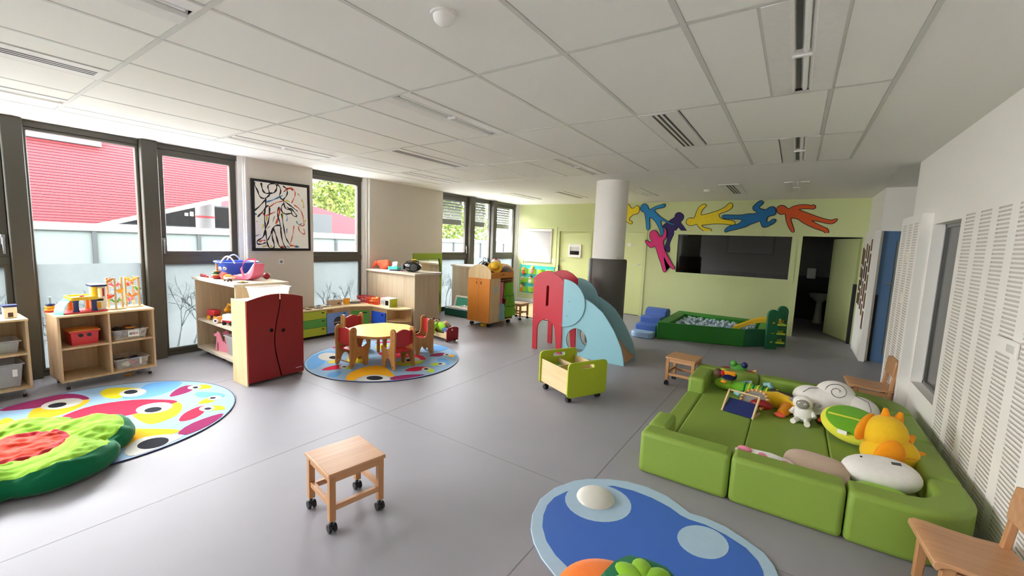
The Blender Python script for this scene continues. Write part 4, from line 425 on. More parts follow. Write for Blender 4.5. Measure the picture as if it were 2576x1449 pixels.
M().cyl((1.13, 8.2, 1.2), (1.13, 8.22, 1.2), .012).cyl((1.13, 8.17, 1.2), (1.13, 8.2, 1.2), .01).cyl((1.13, 8.17, 1.2), (1.27, 8.17, 1.2), .01).build('door_handle', 'chrome', d4)
M().box((1.04, 8.215, 0), (1.075, 8.22, 1.02)).build('finger_guard', 'black', d4)
t = struct(M().box((.935, 8.1, 0), (1.0, 9.2, 1.97)).build('trim_1', 'wall', smooth=0))
# collage of photographs on the panel
k = 0
mat('photo_a', '6a4a35', .5, var=.5, scale=40); mat('photo_b', '4c3a30', .5, var=.5, scale=55); mat('photo_c', '7d6248', .5, var=.5, scale=35)
rr = random.Random(3)
for ci, yc in enumerate((8.26, 8.48, 8.70, 8.92, 9.1)):
    z = 1.86 - .06 * (ci % 2) - .03 * ci
    while z > .62 + .07 * ci:
        h = rr.choice((.2, .26, .3))
        k += 1
        e = thing('photo_print', 'brown toned photo print in the collage on the white panel', 'photo', (.9345, yc, z - h), 0, 'photo collage on the white panel')
        M().box((-.004, -.085, 0), (0, .085, h)).build('border', 'paper', e)
        M().box((-.006, -.075, .012), (-.003, .075, h - .012)).build('picture', rr.choice(('photo_a', 'photo_b', 'photo_c')), e)
        z -= h + .02

# ---- far wall: blind window, doors, inner window, dark room
w4 = struct(M().prism([[(-6.16, .99), (-5.12, .99), (-5.12, 2.02), (-6.16, 2.02)], [(-6.12, 1.03), (-5.2, 1.03), (-5.2, 1.98), (-6.12, 1.98)][::-1]], 'y', YF - .02, YF).build('window_4', 'door_green', smooth=0))
M().prism([rrect(-6.10, 1.09, -5.27, 1.97, .01), rrect(-6.06, 1.14, -5.31, 1.90, .005)[::-1]], 'y', YF - .03, YF).build('frame', 'white_plastic', w4, smooth=0)
M().box((-6.12, YF - .06, 1.895), (-5.25, YF - .01, 1.965)).build('blind_cassette', 'white_plastic', w4, bev=.01)
mat('blind_cloth', 'c9c7c6', .85)
M().box((-6.07, YF - .034, 1.12), (-5.30, YF - .030, 1.9)).build('blind_cloth', 'blind_cloth', w4)
M().box((-6.08, YF - .045, 1.09), (-5.29, YF - .028, 1.12)).build('bottom_bar', 'white_plastic', w4, bev=.004)
e = thing('wall_switch', 'small white switch beside the grey roller blind', 'light switch', (-5.21, YF, 1.15))
M().box((-.04, -.012, -.05), (.04, 0, .05)).build('plate', 'white_plastic', e, bev=.004)
M().box((-.015, -.018, -.03), (.015, -.012, .03)).build('rocker', 'paper', e, bev=.002)

def door(n, x0, x1, top, hx, s):
    d = struct(M().box((x0 + .02, YF + .03, .01), (x1 - .02, YF + .07, top - .02)).build('door_%d' % n, 'door_green', smooth=0))
    M().prism([(x0 - .05, 0), (x0 + .015, 0), (x0 + .015, top - .015), (x1 - .015, top - .015), (x1 - .015, 0), (x1 + .05, 0), (x1 + .05, top + .05), (x0 - .05, top + .05)], 'y', YF - .015, YF + .02).build('door_frame', 'wall_green', d, smooth=0)
    M().cyl((hx, YF + .03, 1.19), (hx, YF - .01, 1.19), .012).cyl((hx, YF - .01, 1.19), (hx + s * .12, YF - .01, 1.19), .01).build('door_handle', 'chrome', d)
    return d
d1 = door(1, -5.06, -4.21, 1.93, -5.0, 1)
M().box((-5.045, YF - .02, 0), (-5.015, YF + .0, 1.05)).build('finger_guard', 'black', d1)
vw = M().prism([rrect(-4.79, 1.27, -4.44, 1.6, .015), rrect(-4.745, 1.335, -4.485, 1.53, .005)[::-1]], 'y', YF + .0, YF + .035)
vw.build('viewing_frame', 'white_plastic', d1, smooth=0)
M().box((-4.745, YF + .02, 1.335), (-4.485, YF + .028, 1.43)).build('viewing_pane', 'black_gloss', d1)
M().box((-4.745, YF + .015, 1.43), (-4.485, YF + .028, 1.53)).build('viewing_blind', 'blind_cloth', d1)
d2 = door(2, -3.7, -2.87, 1.94, -2.93, -1)
M().box((-3.28, YF + .022, 1.6), (-3.18, YF + .03, 1.67)).build('door_plate', 'paper', d2)
M().box((-3.68, YF + .02, 0), (-2.89, YF + .035, .012)).build('threshold', 'black', d2)
w5 = struct(M().prism([[(-2.24, .99), (.0, .99), (.0, 1.98), (-2.24, 1.98)], [(-2.15, 1.08), (-.09, 1.08), (-.09, 1.90), (-2.15, 1.90)][::-1]], 'y', YF - .015, YF + .06).build('window_5', 'wall_green', smooth=0))
M().box((-2.15, YF + .04, 1.08), (-.09, YF + .046, 1.90)).build('pane', 'glass_dark', w5)
d3 = struct(M().prism([(.01, 0), (.075, 0), (.075, 1.915), (.945, 1.915), (.945, 0), (1.0, 0), (1.0, 1.98), (.01, 1.98)], 'y', YF - .02, YF + .15).build('door_3', 'wall_green', smooth=0))
lf = M().box((0, -.02, .01), (.84, .02, 1.9))
mm = Matrix.Translation((.93, YF + .17, 0)) @ Matrix.Rotation(math.radians(112), 4, 'Z')
lf.warp(lambda v: mm @ v).build('door_leaf', 'door_green', d3, smooth=0)
M().box((.9, YF - .03, 0), (.944, YF + .13, 1.08)).build('finger_guard', 'black', d3)
# the unlit room behind
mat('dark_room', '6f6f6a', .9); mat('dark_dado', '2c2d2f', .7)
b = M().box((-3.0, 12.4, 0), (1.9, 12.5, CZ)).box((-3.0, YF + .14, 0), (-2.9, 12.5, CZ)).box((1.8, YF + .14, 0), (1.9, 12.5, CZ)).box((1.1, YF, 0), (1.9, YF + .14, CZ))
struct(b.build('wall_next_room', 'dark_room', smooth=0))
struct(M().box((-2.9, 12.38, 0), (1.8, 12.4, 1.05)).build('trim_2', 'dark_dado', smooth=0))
e = thing('kitchen_counter', 'dark counter with a pale worktop seen through the inner window', 'counter', (-1.2, 12.05, 0))
M().box((-.9, -.28, 0), (.9, .28, .86)).build('cabinet', 'dark_dado', e)
M().box((-.95, -.32, .86), (.95, .32, .9)).build('worktop', 'grey', e, bev=.005)
e = thing('wall_board', 'pale board on the wall of the unlit room', 'board', (-1.0, 12.36, 1.55))
M().box((-.5, -.02, 0), (.5, 0, .55)).build('panel', 'grey', e); M().prism([[(-.54, -.04), (.54, -.04), (.54, .59), (-.54, .59)], [(-.5, 0), (.5, 0), (.5, .55), (-.5, .55)][::-1]], 'y', -.03, 0).build('frame', 'dark_grey', e)
e = thing('wash_basin', 'white wash basin in the unlit room behind the open door', 'basin', (.55, 11.9, 0))
M().lathe([(.05, .45), (.07, .5), (.19, .6), (.22, .68), (.2, .68), (.16, .6), (0, .56)], 20).build('bowl', 'white_plastic', e)
M().lathe([(.09, 0), (.07, .2), (.06, .5)], 16).build('pedestal', 'white_plastic', e)
e = tag(M().prism([(.26, 1.0), (.44, 1.0), (.44, 1.25), (.26, 1.25)], 'y', 12.33, 12.38).build('paper_dispenser', 'white_plastic', bev=.02), 'white paper dispenser on the dark wall behind the open door', 'dispenser')

# ---- ceiling: plaster border, tee grid and tiles
TX = [-5.55, -5.318] + [-4.718 + .6 * i for i in range(9)] + [.375]
TY = [-1.5405 + 1.2 * j for j in range(7)]
b = M()
b.box((-6.75, -4.75, CZ), (-5.55, 13, CZ + .1)).box((.375, -4.75, CZ), (2.75, 13, CZ + .1)).box((-5.55, TY[-1], CZ), (.375, 13, CZ + .1)).box((-5.55, -4.75, CZ), (.375, TY[0], CZ + .1))
b.box((-5.6, TY[0] - .05, CZ + .06), (.4, TY[-1] + .05, CZ + .1))
ceil = struct(b.build('ceiling', 'ceiling', smooth=0))
meshes = {}
def tile(x0, x1, y0, y1):
    g = .0115
    key = (round(x1 - x0, 3), round(y1 - y0, 3))
    if key not in meshes:
        o = M().box((g, g, 0), (x1 - x0 - g, y1 - y0 - g, .018)).build('ceiling_tile', 'tile', ceil, bev=.004, seg=1, smooth=0)
        meshes[key] = o
    else:
        o = meshes[key].copy(); C.objects.link(o); o.parent = ceil
    o.location = (x0, y0, CZ - .004)
LIGHTS = [(-5.318, j) for j in (1, 3, 5)] + [(-2.618, j) for j in (1, 3, 5)] + [(-.218, j) for j in (1, 3, 5)]
VENTS = [(-4.118, 1), (-1.118, 1), (-4.118, 4), (-1.118, 4)]
# row index j of TY: 1 -> y -.34...86, 3 -> 2.06...3.26, 4 -> 3.26...4.46, 5 -> 4.46...5.66
def taken(x0, j):
    return [a for a, r in LIGHTS + VENTS if r == j and x0 - .001 <= a < x0 + .599]
for j in range(6):
    for i in range(len(TX) - 1):
        x0, x1 = TX[i], TX[i + 1]
        tk = taken(x0, j)
        if not tk: tile(x0, x1, TY[j], TY[j + 1])
        else:
            a = tk[0]
            if a - x0 > .05: tile(x0, a, TY[j], TY[j + 1])
            if x1 - a - .3 > .05: tile(a + .3, x1, TY[j], TY[j + 1])
for x in TX:
    M().box((x - .012, TY[0], CZ - .006), (x + .012, TY[-1], CZ + .006)).build('grid_tee', 'tee', ceil, smooth=0)
for y in TY:
    M().box((TX[0], y - .012, CZ - .0055), (TX[-1], y + .012, CZ + .006)).build('grid_tee', 'tee', ceil, smooth=0)
M().box((-.23, TY[3], CZ - .0057), (-.206, TY[4], CZ + .006)).build('grid_tee', 'tee', ceil, smooth=0)

# recessed luminaires and slot diffusers
mat('louvre', '5a5a58', .5); mat('tube_white', 'f4f4f0', .3); mat('reflector', 'e9e8e2', .5)
def make_light():
    e = thing('ceiling_light', '', 'ceiling light', (0, 0, CZ), 0, 'recessed strip lights in the ceiling')
    M().prism([(.0, -.010), (.10, -.006), (.115, .008), (.118, .022), (.182, .022), (.185, .008), (.2, -.006), (.3, -.010), (.3, .06), (.0, .06)], 'y', .012, 1.188).build('housing', 'reflector', e, smooth=20)
    M().box((.122, .03, .016), (.145, .57, .021)).build('louvre', 'louvre', e)
    M().box((.122, .63, .016), (.145, 1.17, .021)).build('louvre', 'louvre', e)
    M().cyl((.165, .04, .008), (.165, .57, .008), .013, n=12).build('lamp_tube', 'tube_white', e)
    M().cyl((.165, .63, .008), (.165, 1.16, .008), .013, n=12).build('lamp_tube', 'tube_white', e)
    M().box((.105, .585, -.012), (.195, .615, .03)).build('bridge', 'white_plastic', e, bev=.006)
    return e
def make_vent():
    e = thing('air_diffuser', '', 'air vent', (0, 0, CZ), 0, 'slot air diffusers in the ceiling')
    M().box((.006, .012, -.008), (.294, 1.188, .012)).build('panel', 'reflector', e, smooth=0)
    for x in (.105, .145, .185):
        M().box((x, .05, -.0095), (x + .018, 1.15, -.006)).build('slot', 'black', e)
    return e
PL, UL, PV, UV = make_light(), [], make_vent(), []
near = {1: 'near the left windows', 3: 'second row from the front', 5: 'before the round column'}
lab = {-5.318: 'recessed strip light among ceiling tiles along the left windows', -2.618: 'recessed strip light among the middle ceiling tiles', -.218: 'recessed strip light among ceiling tiles near the right wall'}
rowt = {1: 'nearest', 3: 'second row', 5: 'farthest row'}
for x, j in LIGHTS: place(PL, UL, (x, TY[j], CZ), 0, lab[x] + ', ' + rowt[j])
for x, n in ((-5.25, 'left of the long air slot'), (-2.62, 'just right of the round column'), (-.24, 'above the orange cut-out figure')):
    place(PL, UL, (x, 7.2, CZ - .002), 0, 'plaster ceiling strip light, ' + n)
for x, j in VENTS: place(PV, UV, (x, TY[j], CZ), 0, {(-4.118, 1): 'three-slot air diffuser at the far left edge of the ceiling', (-1.118, 1): 'three-slot air diffuser overhead', (-4.118, 4): 'three-slot air diffuser in the tiles near pier with mirror', (-1.118, 4): 'three-slot air diffuser with bold black lines in the right tiles'}[(x, j)])
place(PV, UV, (-4.08, 7.18, CZ - .002), 0, 'long air diffuser in plaster ceiling, left of the round column')
place(PV, UV, (-1.1, 7.18, CZ - .002), 0, 'air diffuser in plaster ceiling above the yellow cut-out figure')
e = thing('motion_sensor', 'round white motion sensor on the near ceiling tile', 'sensor', (-1.41, 1.45, CZ))
M().lathe([(0, -.012), (.062, -.012), (.062, -.002), (.055, 0), (0, 0)], 28).build('base', 'white_plastic', e)
M().lathe([(.05, -.012), (.046, -.03), (.03, -.045), (0, -.05)], 28).build('dome', 'wall', e)
e = thing('smoke_detector', 'small white smoke detector on the plaster ceiling by the green wall', 'smoke detector', (-1.35, 7.75, CZ))
M().lathe([(0, 0), (.05, 0), (.05, -.02), (.042, -.035), (0, -.037)], 20).build('body', 'white_plastic', e)
M().lathe([(.02, -.037), (.018, -.045), (0, -.047)], 12).build('sensor_head', 'paper', e)

# ---- left windows
XF0, XF1, XP = -6.46, -6.38, -6.29
def leaf(win, y0, y1, z0, z1, t=.055):
    M().prism([[(y0, z0), (y1, z0), (y1, z1), (y0, z1)], [(y0 + t, z0 + t), (y1 - t, z0 + t), (y1 - t, z1 - t), (y0 + t, z1 - t)][::-1]], 'x', XF0 + .005, XF1 - .005).build('window_sash', 'frame_dark', win, bev=.006, seg=1, smooth=0)
    M().box((-6.425, y0 + t, z0 + t), (-6.419, y1 - t, z1 - t)).build('pane', 'glass', win)
    return y0 + t, y1 - t, z0 + t, z1 - t
def branch(m, y, z, ang, ln, wd, dep, y0, y1, z1, rnd):
    y2, z2 = y + ln * math.sin(ang), z + ln * math.cos(ang)
    y2 = min(max(y2, y0 + .01), y1 - .01); z2 = min(z2, z1)
    ny, nz = math.cos(ang) * wd / 2, -math.sin(ang) * wd / 2
    c = lambda a: min(max(a, y0), y1)
    m.quad((-6.4165, c(y - ny), z - nz), (-6.4165, c(y + ny), z + nz), (-6.4165, c(y2 + ny * .7), z2 + nz * .7), (-6.4165, c(y2 - ny * .7), z2 - nz * .7))
    if dep:
        for k in range(2 if rnd.random() < .75 else 3):
            branch(m, y2, z2, ang + rnd.uniform(-.75, .75), ln * rnd.uniform(.6, .9), wd * .72, dep - 1, y0, y1, z1, rnd)
def film(win, y0, y1, z0, z1, seed):
    M().box((-6.4185, y0, z0), (-6.4175, y1, z1)).build('frosted_film', 'film', win)
    rnd = random.Random(seed); m = M()
    n = max(2, int((y1 - y0) / .16))
    for i in range(n):
        branch(m, y0 + (i + .5) * (y1 - y0) / n + rnd.uniform(-.04, .04), z0 + .01, rnd.uniform(-.3, .3), rnd.uniform(.16, .26), rnd.uniform(.014, .03), 4, y0, y1, z1 - .02, rnd)
    m.build('branch_print', 'film_print', win, smooth=0)
def handle(win, y, z):
    M().box((XF1 - .006, y - .016, z - .05), (XF1 + .012, y + .016, z + .05)).box((XF1 + .012, y - .01, z - .14), (XF1 + .03, y + .01, z + .02)).build('window_handle', 'steel', win, bev=.004)
def window(n, y0, y1, segs, posts, seed):
    win = struct(M().box((XF0, y0, 2.535), (XF1, y1, 2.595)).box((XF0, y0, 0), (XF1, y1, .045)).build('window_%d' % n, 'frame_dark', smooth=0))
    for a, c in posts:
        M().box((XF0, a, 0), (XP, c, 2.595)).build('mullion', 'frame_dark', win, bev=.006, seg=1, smooth=0)
        M().box((XF0 - .05, a + .03, 0), (XF0, c - .03, 2.595)).build('mullion_cap', 'frame_dark', win, smooth=0)
    for i, (a, c, kind, hd) in enumerate(segs):
        if kind == 'full':
            f = leaf(win, a, c, .045, 2.535, .03)
            film(win, f[0], f[1], f[2], 1.17, seed + i)
        else:
            leaf(win, a, c, 1.24, 2.535, .075)
            f = leaf(win, a, c, .045, 1.19, .045)
            M().box((XF0, a, 1.175), (XF1 + .004, c, 1.255)).build('transom', 'frame_dark', win, bev=.005, seg=1, smooth=0)
            film(win, f[0], f[1], f[2], f[3], seed + i)
            if hd is not None: handle(win, hd, 1.42)
    return win
window(1, -4.3, 2.64, [(-4.25, -3.0, 'full', None), (-2.86, -1.72, 'full', None), (-1.58, -.78, 'full', None), (-.64, .16, 'full', None), (.16, .60, 'open', .565), (.74, 1.62, 'full', None), (1.77, 2.63, 'open', 1.805)], [(-3.0, -2.86), (-1.72, -1.58), (-.78, -.64), (.60, .74), (1.62, 1.77)], 11)  # rearmost bays, behind the camera, are unseen and added to let in more daylight
window(2, 3.60, 4.62, [(3.62, 4.61, 'open', None)], [], 31)
window(3, 6.5, 9.47, [(6.52, 7.48, 'open', 7.44), (7.64, 8.36, 'full', None), (8.50, 9.46, 'open', 8.535)], [(7.48, 7.64), (8.36, 8.50)], 51)
w3 = bpy.data.objects['window_3']
for a, c in ((6.53, 7.47), (7.65, 8.35), (8.52, 9.44)):
    z = 2.53
    while z > 2.08:
        M().box((-6.60, a, z - .003), (-6.53, c, z + .003), ry=.9).build('blind_slat', 'blind', w3, smooth=0)
        z -= .062
    M().box((-6.585, a, 1.93), (-6.565, c, 2.06)).build('blind_bottom_slat', 'blind', w3, bev=.008)
# white jamb linings with their ribs
i = 3
for y0, y1 in ((2.64, 2.72), (4.62, 4.72), (9.47, 9.56)):
    m = M().box((-6.5, y0, 0), (-6.36, y1 + .01, CZ)).box((-6.36, y0 + .05, 0), (-6.33, y0 + .065, CZ)).box((-6.36, y1 - .012, 0), (XW + .004, y1 + .004, CZ))
    struct(m.build('trim_%d' % i, 'white_paint', smooth=0)); i += 1
struct(M().box((-6.30, 9.535, 0), (-3.7 - .05, 9.549, .08)).build('baseboard_far', 'white_paint', smooth=0))
struct(M().box((XW, 2.74, 0), (XW + .012, 3.66, .07)).box((XW, 4.74, 0), (XW + .012, 6.55, .07)).build('baseboard_left', 'white_paint', smooth=0))
for y, z, lb in ((3.165, 1.165, 'small white wall socket under the framed scribble painting'), (5.67, 1.175, 'small white wall socket left of the green framed mirror')):
    e = thing('wall_socket', lb, 'wall socket', (XW, y, z))
    M().box((0, -.038, -.038), (.01, .038, .038)).build('plate', 'white_plastic', e, bev=.004)
    M().cyl((.008, 0, 0), (.0125, 0, 0), .02).build('outlet', 'grey', e)

# ---- round column with its padded wrap
c_ = struct(M().lathe([(.25, 0), (.25, CZ)], 48, (-2.5, 6.42, 0)).build('column', 'wall'))
M().lathe([(.29, .0), (.3, .02), (.3, 1.36), (.285, 1.385), (.25, 1.385)], 40, (-2.5, 6.42, 0)).build('padding', 'pad_grey', c_)
a0 = math.radians(232)
M().box((-2.5 + .3 * math.cos(a0) - .03, 6.42 + .3 * math.sin(a0) - .006, .01), (-2.5 + .3 * math.cos(a0) + .03, 6.42 + .3 * math.sin(a0) + .006, 1.37), rz=a0 + PI / 2).build('closing_strip', 'dark_grey', c_, bev=.004)

# ---- painting and cut-out figures
e = thing('framed_painting', 'black framed scribble painting of overlapping figures on the white pier', 'painting', (XW, 3.19, 1.33))
M().box((XW, 2.79, 1.345), (XW + .02, 3.6, 2.305)).build('canvas', 'paper', e, w=True)
M().prism([[(2.765, 1.325), (3.615, 1.33), (3.605, 2.335), (2.768, 2.322)], [(2.81, 1.365), (3.578, 1.365), (3.565, 2.29), (2.815, 2.29)][::-1]], 'x', XW + .002, XW + .026).build('frame', 'black', e, w=True, bev=.004)
mat('ink_black', '141414', .6); mat('ink_orange', 'd9552a', .7); mat('ink_blue', '3b7fae', .7); mat('ink_yellow', 'd8bd3e', .7); mat('ink_gray', '777777', .7)
for cname, wd, pts in STROKES:
    m = M(); X = XW + .0205
    prev = None
    for k, p in enumerate(pts):
        a = pts[max(0, k - 1)]; c = pts[min(len(pts) - 1, k + 1)]
        d = Vector((c[0] - a[0], c[1] - a[1])).normalized()
        n = Vector((-d.y, d.x)) * wd * (.78 if cname == 'black' else .7) * (.75 + .35 * math.sin(k * 1.7))
        cur = (m.bm.verts.new((X, p[0] + n.x, p[1] + n.y)), m.bm.verts.new((X, p[0] - n.x, p[1] - n.y)))
        if prev: m.bm.faces.new((prev[0], cur[0], cur[1], prev[1]))
        prev = cur
    m.warp(lambda v: (v.x, min(max(v.y, 2.8), 3.59), min(max(v.z, 1.36), 2.3)))
    m.build('brush_stroke', 'ink_' + cname, e, w=True, smooth=0)

for n, h in dict(fig_orange='d9561e', fig_blue='1d84c4', fig_blue2='1f70ad', fig_yellow='eed11f', fig_pink='dc2f78', fig_purple='311f63').items(): mat(n, h, .7, var=.12, scale=12)
def grow(P, d):
    A = sum(P[i][0] * P[(i + 1) % len(P)][1] - P[(i + 1) % len(P)][0] * P[i][1] for i in range(len(P)))
    s = 1 if A > 0 else -1; out = []
    for i, p in enumerate(P):
        a, c = P[i - 1], P[(i + 1) % len(P)]
        t = Vector((c[0] - a[0], c[1] - a[1])); t.normalize()
        out.append((p[0] + t.y * d * s, p[1] - t.x * d * s))
    return out
for key, mt, lb, ly in (('orange', 'fig_orange', 'orange child silhouette cut-out on green wall above the open doorway', 0), ('blue_b', 'fig_blue2', 'dark blue child silhouette cut-out touching the orange one', 1), ('yellow', 'fig_yellow', 'whole yellow child silhouette cut-out above the inner window', 0), ('purple', 'fig_purple', 'purple child silhouette cut-out hanging head up', 0), ('blue_a', 'fig_blue', 'light blue child silhouette cut-out holding the purple one', 1), ('pink', 'fig_pink', 'pink child silhouette cut-out, lowest on the green wall', 2), ('yellow_b', 'fig_yellow', 'yellow child silhouette cut-out half hidden by the column', 0)):
    P = FIGURES[key]
    cx = sum(p[0] for p in P) / len(P); z0 = min(p[1] for p in P)
    e = thing('cutout_figure', lb, 'wall decoration', (cx, YF, z0), 0, 'cut-out figures on the green wall')
    yb = YF - .012 * ly
    M().prism(grow(P, .012), 'y', yb - .006, yb - .001).build('outline', 'ink_black', e, w=True, smooth=0)
    M().prism(P, 'y', yb - .011, yb - .006).build('body', mt, e, w=True, smooth=0)

# ---- green framed mirror on the second pier
e = thing('wall_mirror', 'lime green framed mirror with a wavy edge on the pier', 'mirror', (XW, 6.16, .02))
wav = [(5.80, 1.16), (5.80, .14), (6.40, .12)] + [(6.47 + .035 * math.sin(t * .9), .16 + t * .09) for t in range(11)] + [(6.46, 1.17)]
M().prism([[(5.735, .02), (6.54, .02), (6.54, 1.29), (5.735, 1.29)], wav[::-1]], 'x', XW + .001, XW + .03).build('frame', 'lime_frame' if 'lime_frame' in MATS else mat('lime_frame', '8fae2e', .5), e, w=True, smooth=0)
M().box((XW + .006, 5.79, .11), (XW + .012, 6.53, 1.18)).build('mirror_glass', 'mirror', e, w=True)
M().tube([(XW + .03, a, c) for a, c in wav], .006, 6, closed=True).build('mirror_edge', 'black', e, w=True)

# ================================================================ outdoors
struct(M().box((-40, -25, -.3), (-6.72, 45, -.06)).build('ground', 'ext_ground', smooth=0))
e = thing('red_building', 'red building with horizontal cladding and a slanting lower edge outside', 'building', (-11.3, 0, -.06))
m = M(); z = .0
yb = lambda z: .935 + (z - 1.232) * 3.0
while z < 3.65:
    za, zb = z + .004, z + .046
    if yb(za) > -3.1: m.prism([(-3.2, za), (yb(za), za), (yb(zb), zb), (-3.2, zb)], 'x', -11.14, -11.0)
    z += .05
stuff(m.build('cladding', 'ext_red', e, w=True, smooth=0))
m = M().prism([(yb(.2), .2), (8.2, 3.6), (-3.2, 3.65), (-3.2, .2)], 'x', -11.6, -11.12)
m.build('wall', 'ext_red', e, w=True, smooth=0)
m = M().prism([(yb(.0) - .1, -.06), (yb(.0) + .12, -.06), (8.3, 3.62), (8.1, 3.66)], 'x', -11.2, -10.95)
m.build('edge_trim', 'ext_white', e, w=True, smooth=0)
M().box((-11.0, -3, 3.05), (-10.9, 2.24, 3.28)).build('gutter', 'ext_white', e, w=True)
e = thing('glass_fence', 'pale glass panel fence with grey posts outside the windows', 'fence', (-9.5, 6, -.06))
y = -4.0
M().box((-9.55, -4, 1.5), (-9.45, 15, 1.62)).build('top_rail', 'ext_white', e, w=True)
while y < 15:
    M().box((-9.54, y, -.06), (-9.46, y + .06, 1.5)).build('post', 'ext_grey', e, w=True)
    M().box((-9.51, y + .06, .05), (-9.49, y + .72, 1.5)).build('glass_panel', 'ext_glass', e, w=True)
    y += .72
e = thing('concrete_column', 'pale round column outside, under the red slanting edge', 'column', (-12.6, 4.45, -.06))
M().lathe([(.2, 0), (.2, 4)], 20).build('shaft', 'ext_white', e); M().lathe([(.202, 1.95), (.202, 2.0)], 20).build('band', 'ext_red', e)
e = thing('shop_front', 'dark shop front with a sign board outside', 'building', (-15, 5.5, -.06))
M().box((-15.4, 2, -.06), (-15, 9.5, 2.35)).build('wall', 'ext_grey', e, w=True)
M().box((-15, 3.2, 1.7), (-14.9, 7.6, 2.3)).build('sign_board', 'ext_sign', e, w=True)
M().cyl((-14.9, 4.05, 2.0), (-14.88, 4.05, 2.0), .13).build('sign_emblem', 'orange', e, w=True)
for q in range(6): M().box((-14.9, 4.75 + .13 * q, 1.98), (-14.88, 4.83 + .13 * q, 2.06 + .04 * (q % 2))).build('sign_letter', 'cream', e, w=True)
m = M(); m.tube([(-14.3, 2, 1.62), (-14.3, 9.5, 1.62)], .03); m.build('handrail', 'ext_white', e, w=True)
for q in range(8): M().cyl((-14.3, 2.5 + q, .0), (-14.3, 2.5 + q, 1.62), .02, n=8).build('rail_post', 'ext_white', e, w=True)
e = thing('red_roof_house', 'low house with a red sloping roof beyond the fence', 'building', (-16.5, 11, -.06))
M().box((-18, 7.5, -.06), (-16.4, 15.5, 1.7)).build('wall', 'ext_pale', e, w=True)
M().prism([(7.0, 1.7), (14.5, 1.62), (14.5, 1.72), (7.0, 3.2)], 'x', -18.3, -16.2).build('roof', 'ext_red', e, w=True)
def tree(x, y, h, r, seed, lb):
    e = thing('leafy_tree', lb, 'tree', (x, y, -.06), 0, 'trees beyond the fence')
    M().cyl((0, 0, 0), (0, 0, h), .16, .09, 10).build('trunk', 'bark', e)
    rnd = random.Random(seed); m = M()
    for _ in range(2600):
        a, c, q = rnd.uniform(0, 2 * PI), rnd.uniform(-1, 1), rnd.random() ** .45
        s = math.sqrt(1 - c * c)
        p = Vector((r * q * s * math.cos(a), r * q * s * math.sin(a), h + r * .85 * q * c))
        p += Vector((math.sin(p.z * 3), math.cos(p.x * 3), 0)) * .12
        d1 = Vector((rnd.uniform(-1, 1), rnd.uniform(-1, 1), rnd.uniform(-1, 1))).normalized() * .13
        d2 = d1.cross(Vector((rnd.uniform(-1, 1), rnd.uniform(-1, 1), rnd.uniform(-1, 1)))).normalized() * .07
        m.quad(p - d1, p - d2, p + d1, p + d2)
    stuff(m.build('crown', 'leaf', e, smooth=0))
tree(-21, 13.2, 3.9, 2.6, 1, 'green leafy tree seen through the narrow middle window')
tree(-20, 20.5, 3.0, 2.2, 2, 'green leafy tree seen under the far window blinds')
tree(-26.5, 18.0, 4.2, 2.6, 3, 'large green tree behind the others')
tree(-22, 26, 3.2, 2.4, 4, 'green leafy tree farthest away in the far window')
# ================================================================ furniture
def caster(m_wheel, x, y, r=.022, w=.018):
    m_wheel.cyl((x, y - w, r), (x, y - .004, r), r, n=16).cyl((x, y + .004, r), (x, y + w, r), r, n=16)
    return m_wheel
def add_caster(parent, x, y, top, r=.022, name='caster', fork='black', w=.018):
    o = caster(M(), x, y, r, w).build(name, 'rubber', parent)
    M().box((x - r * .7, y - .0035, r), (x + r * .7, y + .0035, r * 2)).cyl((x, y, r * 1.4), (x, y, top), .006, n=8).build('stem', fork, o)
    return o

# ---- open shelf units on castors (front faces +X, local w along +Y)
def cubby(name, label, x, y, rz, w, d, h, z0, cols, rows, t=.018, tops=True, leg='chrome'):
    """local: X along the width, Y = depth away from the front, front at y=0"""
    e = thing(name, label, 'shelf unit', (x, y, 0), rz)
    for i in range(cols + 1):
        xx = i * (w - t) / cols
        M().box((xx, .004 if 0 < i < cols else 0, z0 + .001), (xx + t, d, z0 + h - t)).build('side_panel' if i in (0, cols) else 'divider', 'shelfwood', e, bev=.0015, seg=1)
    M().box((-.004, -.004, z0 + h - t), (w + .004, d, z0 + h)).build('top_panel', 'birch_x', e, bev=.002, seg=1)
    M().box((0, 0, z0), (w, d, z0 + t)).build('bottom_panel', 'shelfwood', e, bev=.0015, seg=1)
    for i in range(cols):
        xa = i * (w - t) / cols + t; xb = (i + 1) * (w - t) / cols
        for j in range(1, rows):
            zz = z0 + j * (h - t) / rows
            M().box((xa, .006, zz), (xb, d - .01, zz + t)).build('shelf', 'shelfwood', e, bev=.0015, seg=1)
    M().box((t, d - .008, z0 + t), (w - t, d, z0 + h - t)).build('back_panel', 'shelfwood', e)
    for a, c in ((.05, .045), (w - .05, .045), (.05, d - .045), (w - .05, d - .045)):
        o = M().cyl((a - .012, c, .014), (a + .012, c, .014), .014, n=14).build('caster', 'rubber', e)
        M().cyl((a, c, .02), (a, c, z0 + .002), .008, n=10).build('stem', leg, o)
    return e
SB = (-5.65, .773, math.radians(92.9))
shB = cubby('toy_shelf_unit', 'light wood four compartment shelf unit holding the red and clear boxes', SB[0], SB[1], SB[2], .724, .404, .648, .08, 2, 2)
SA = (-5.66, -.10, math.radians(92))
shA = cubby('toy_shelf_unit', 'light wood shelf unit cut off by the left picture edge', SA[0], SA[1], SA[2], .70, .40, .648, .08, 2, 2)
def at(S, a, b, z):
    c, s = math.cos(S[2]), math.sin(S[2])
    return (S[0] + a * c - b * s, S[1] + a * s + b * c, z)

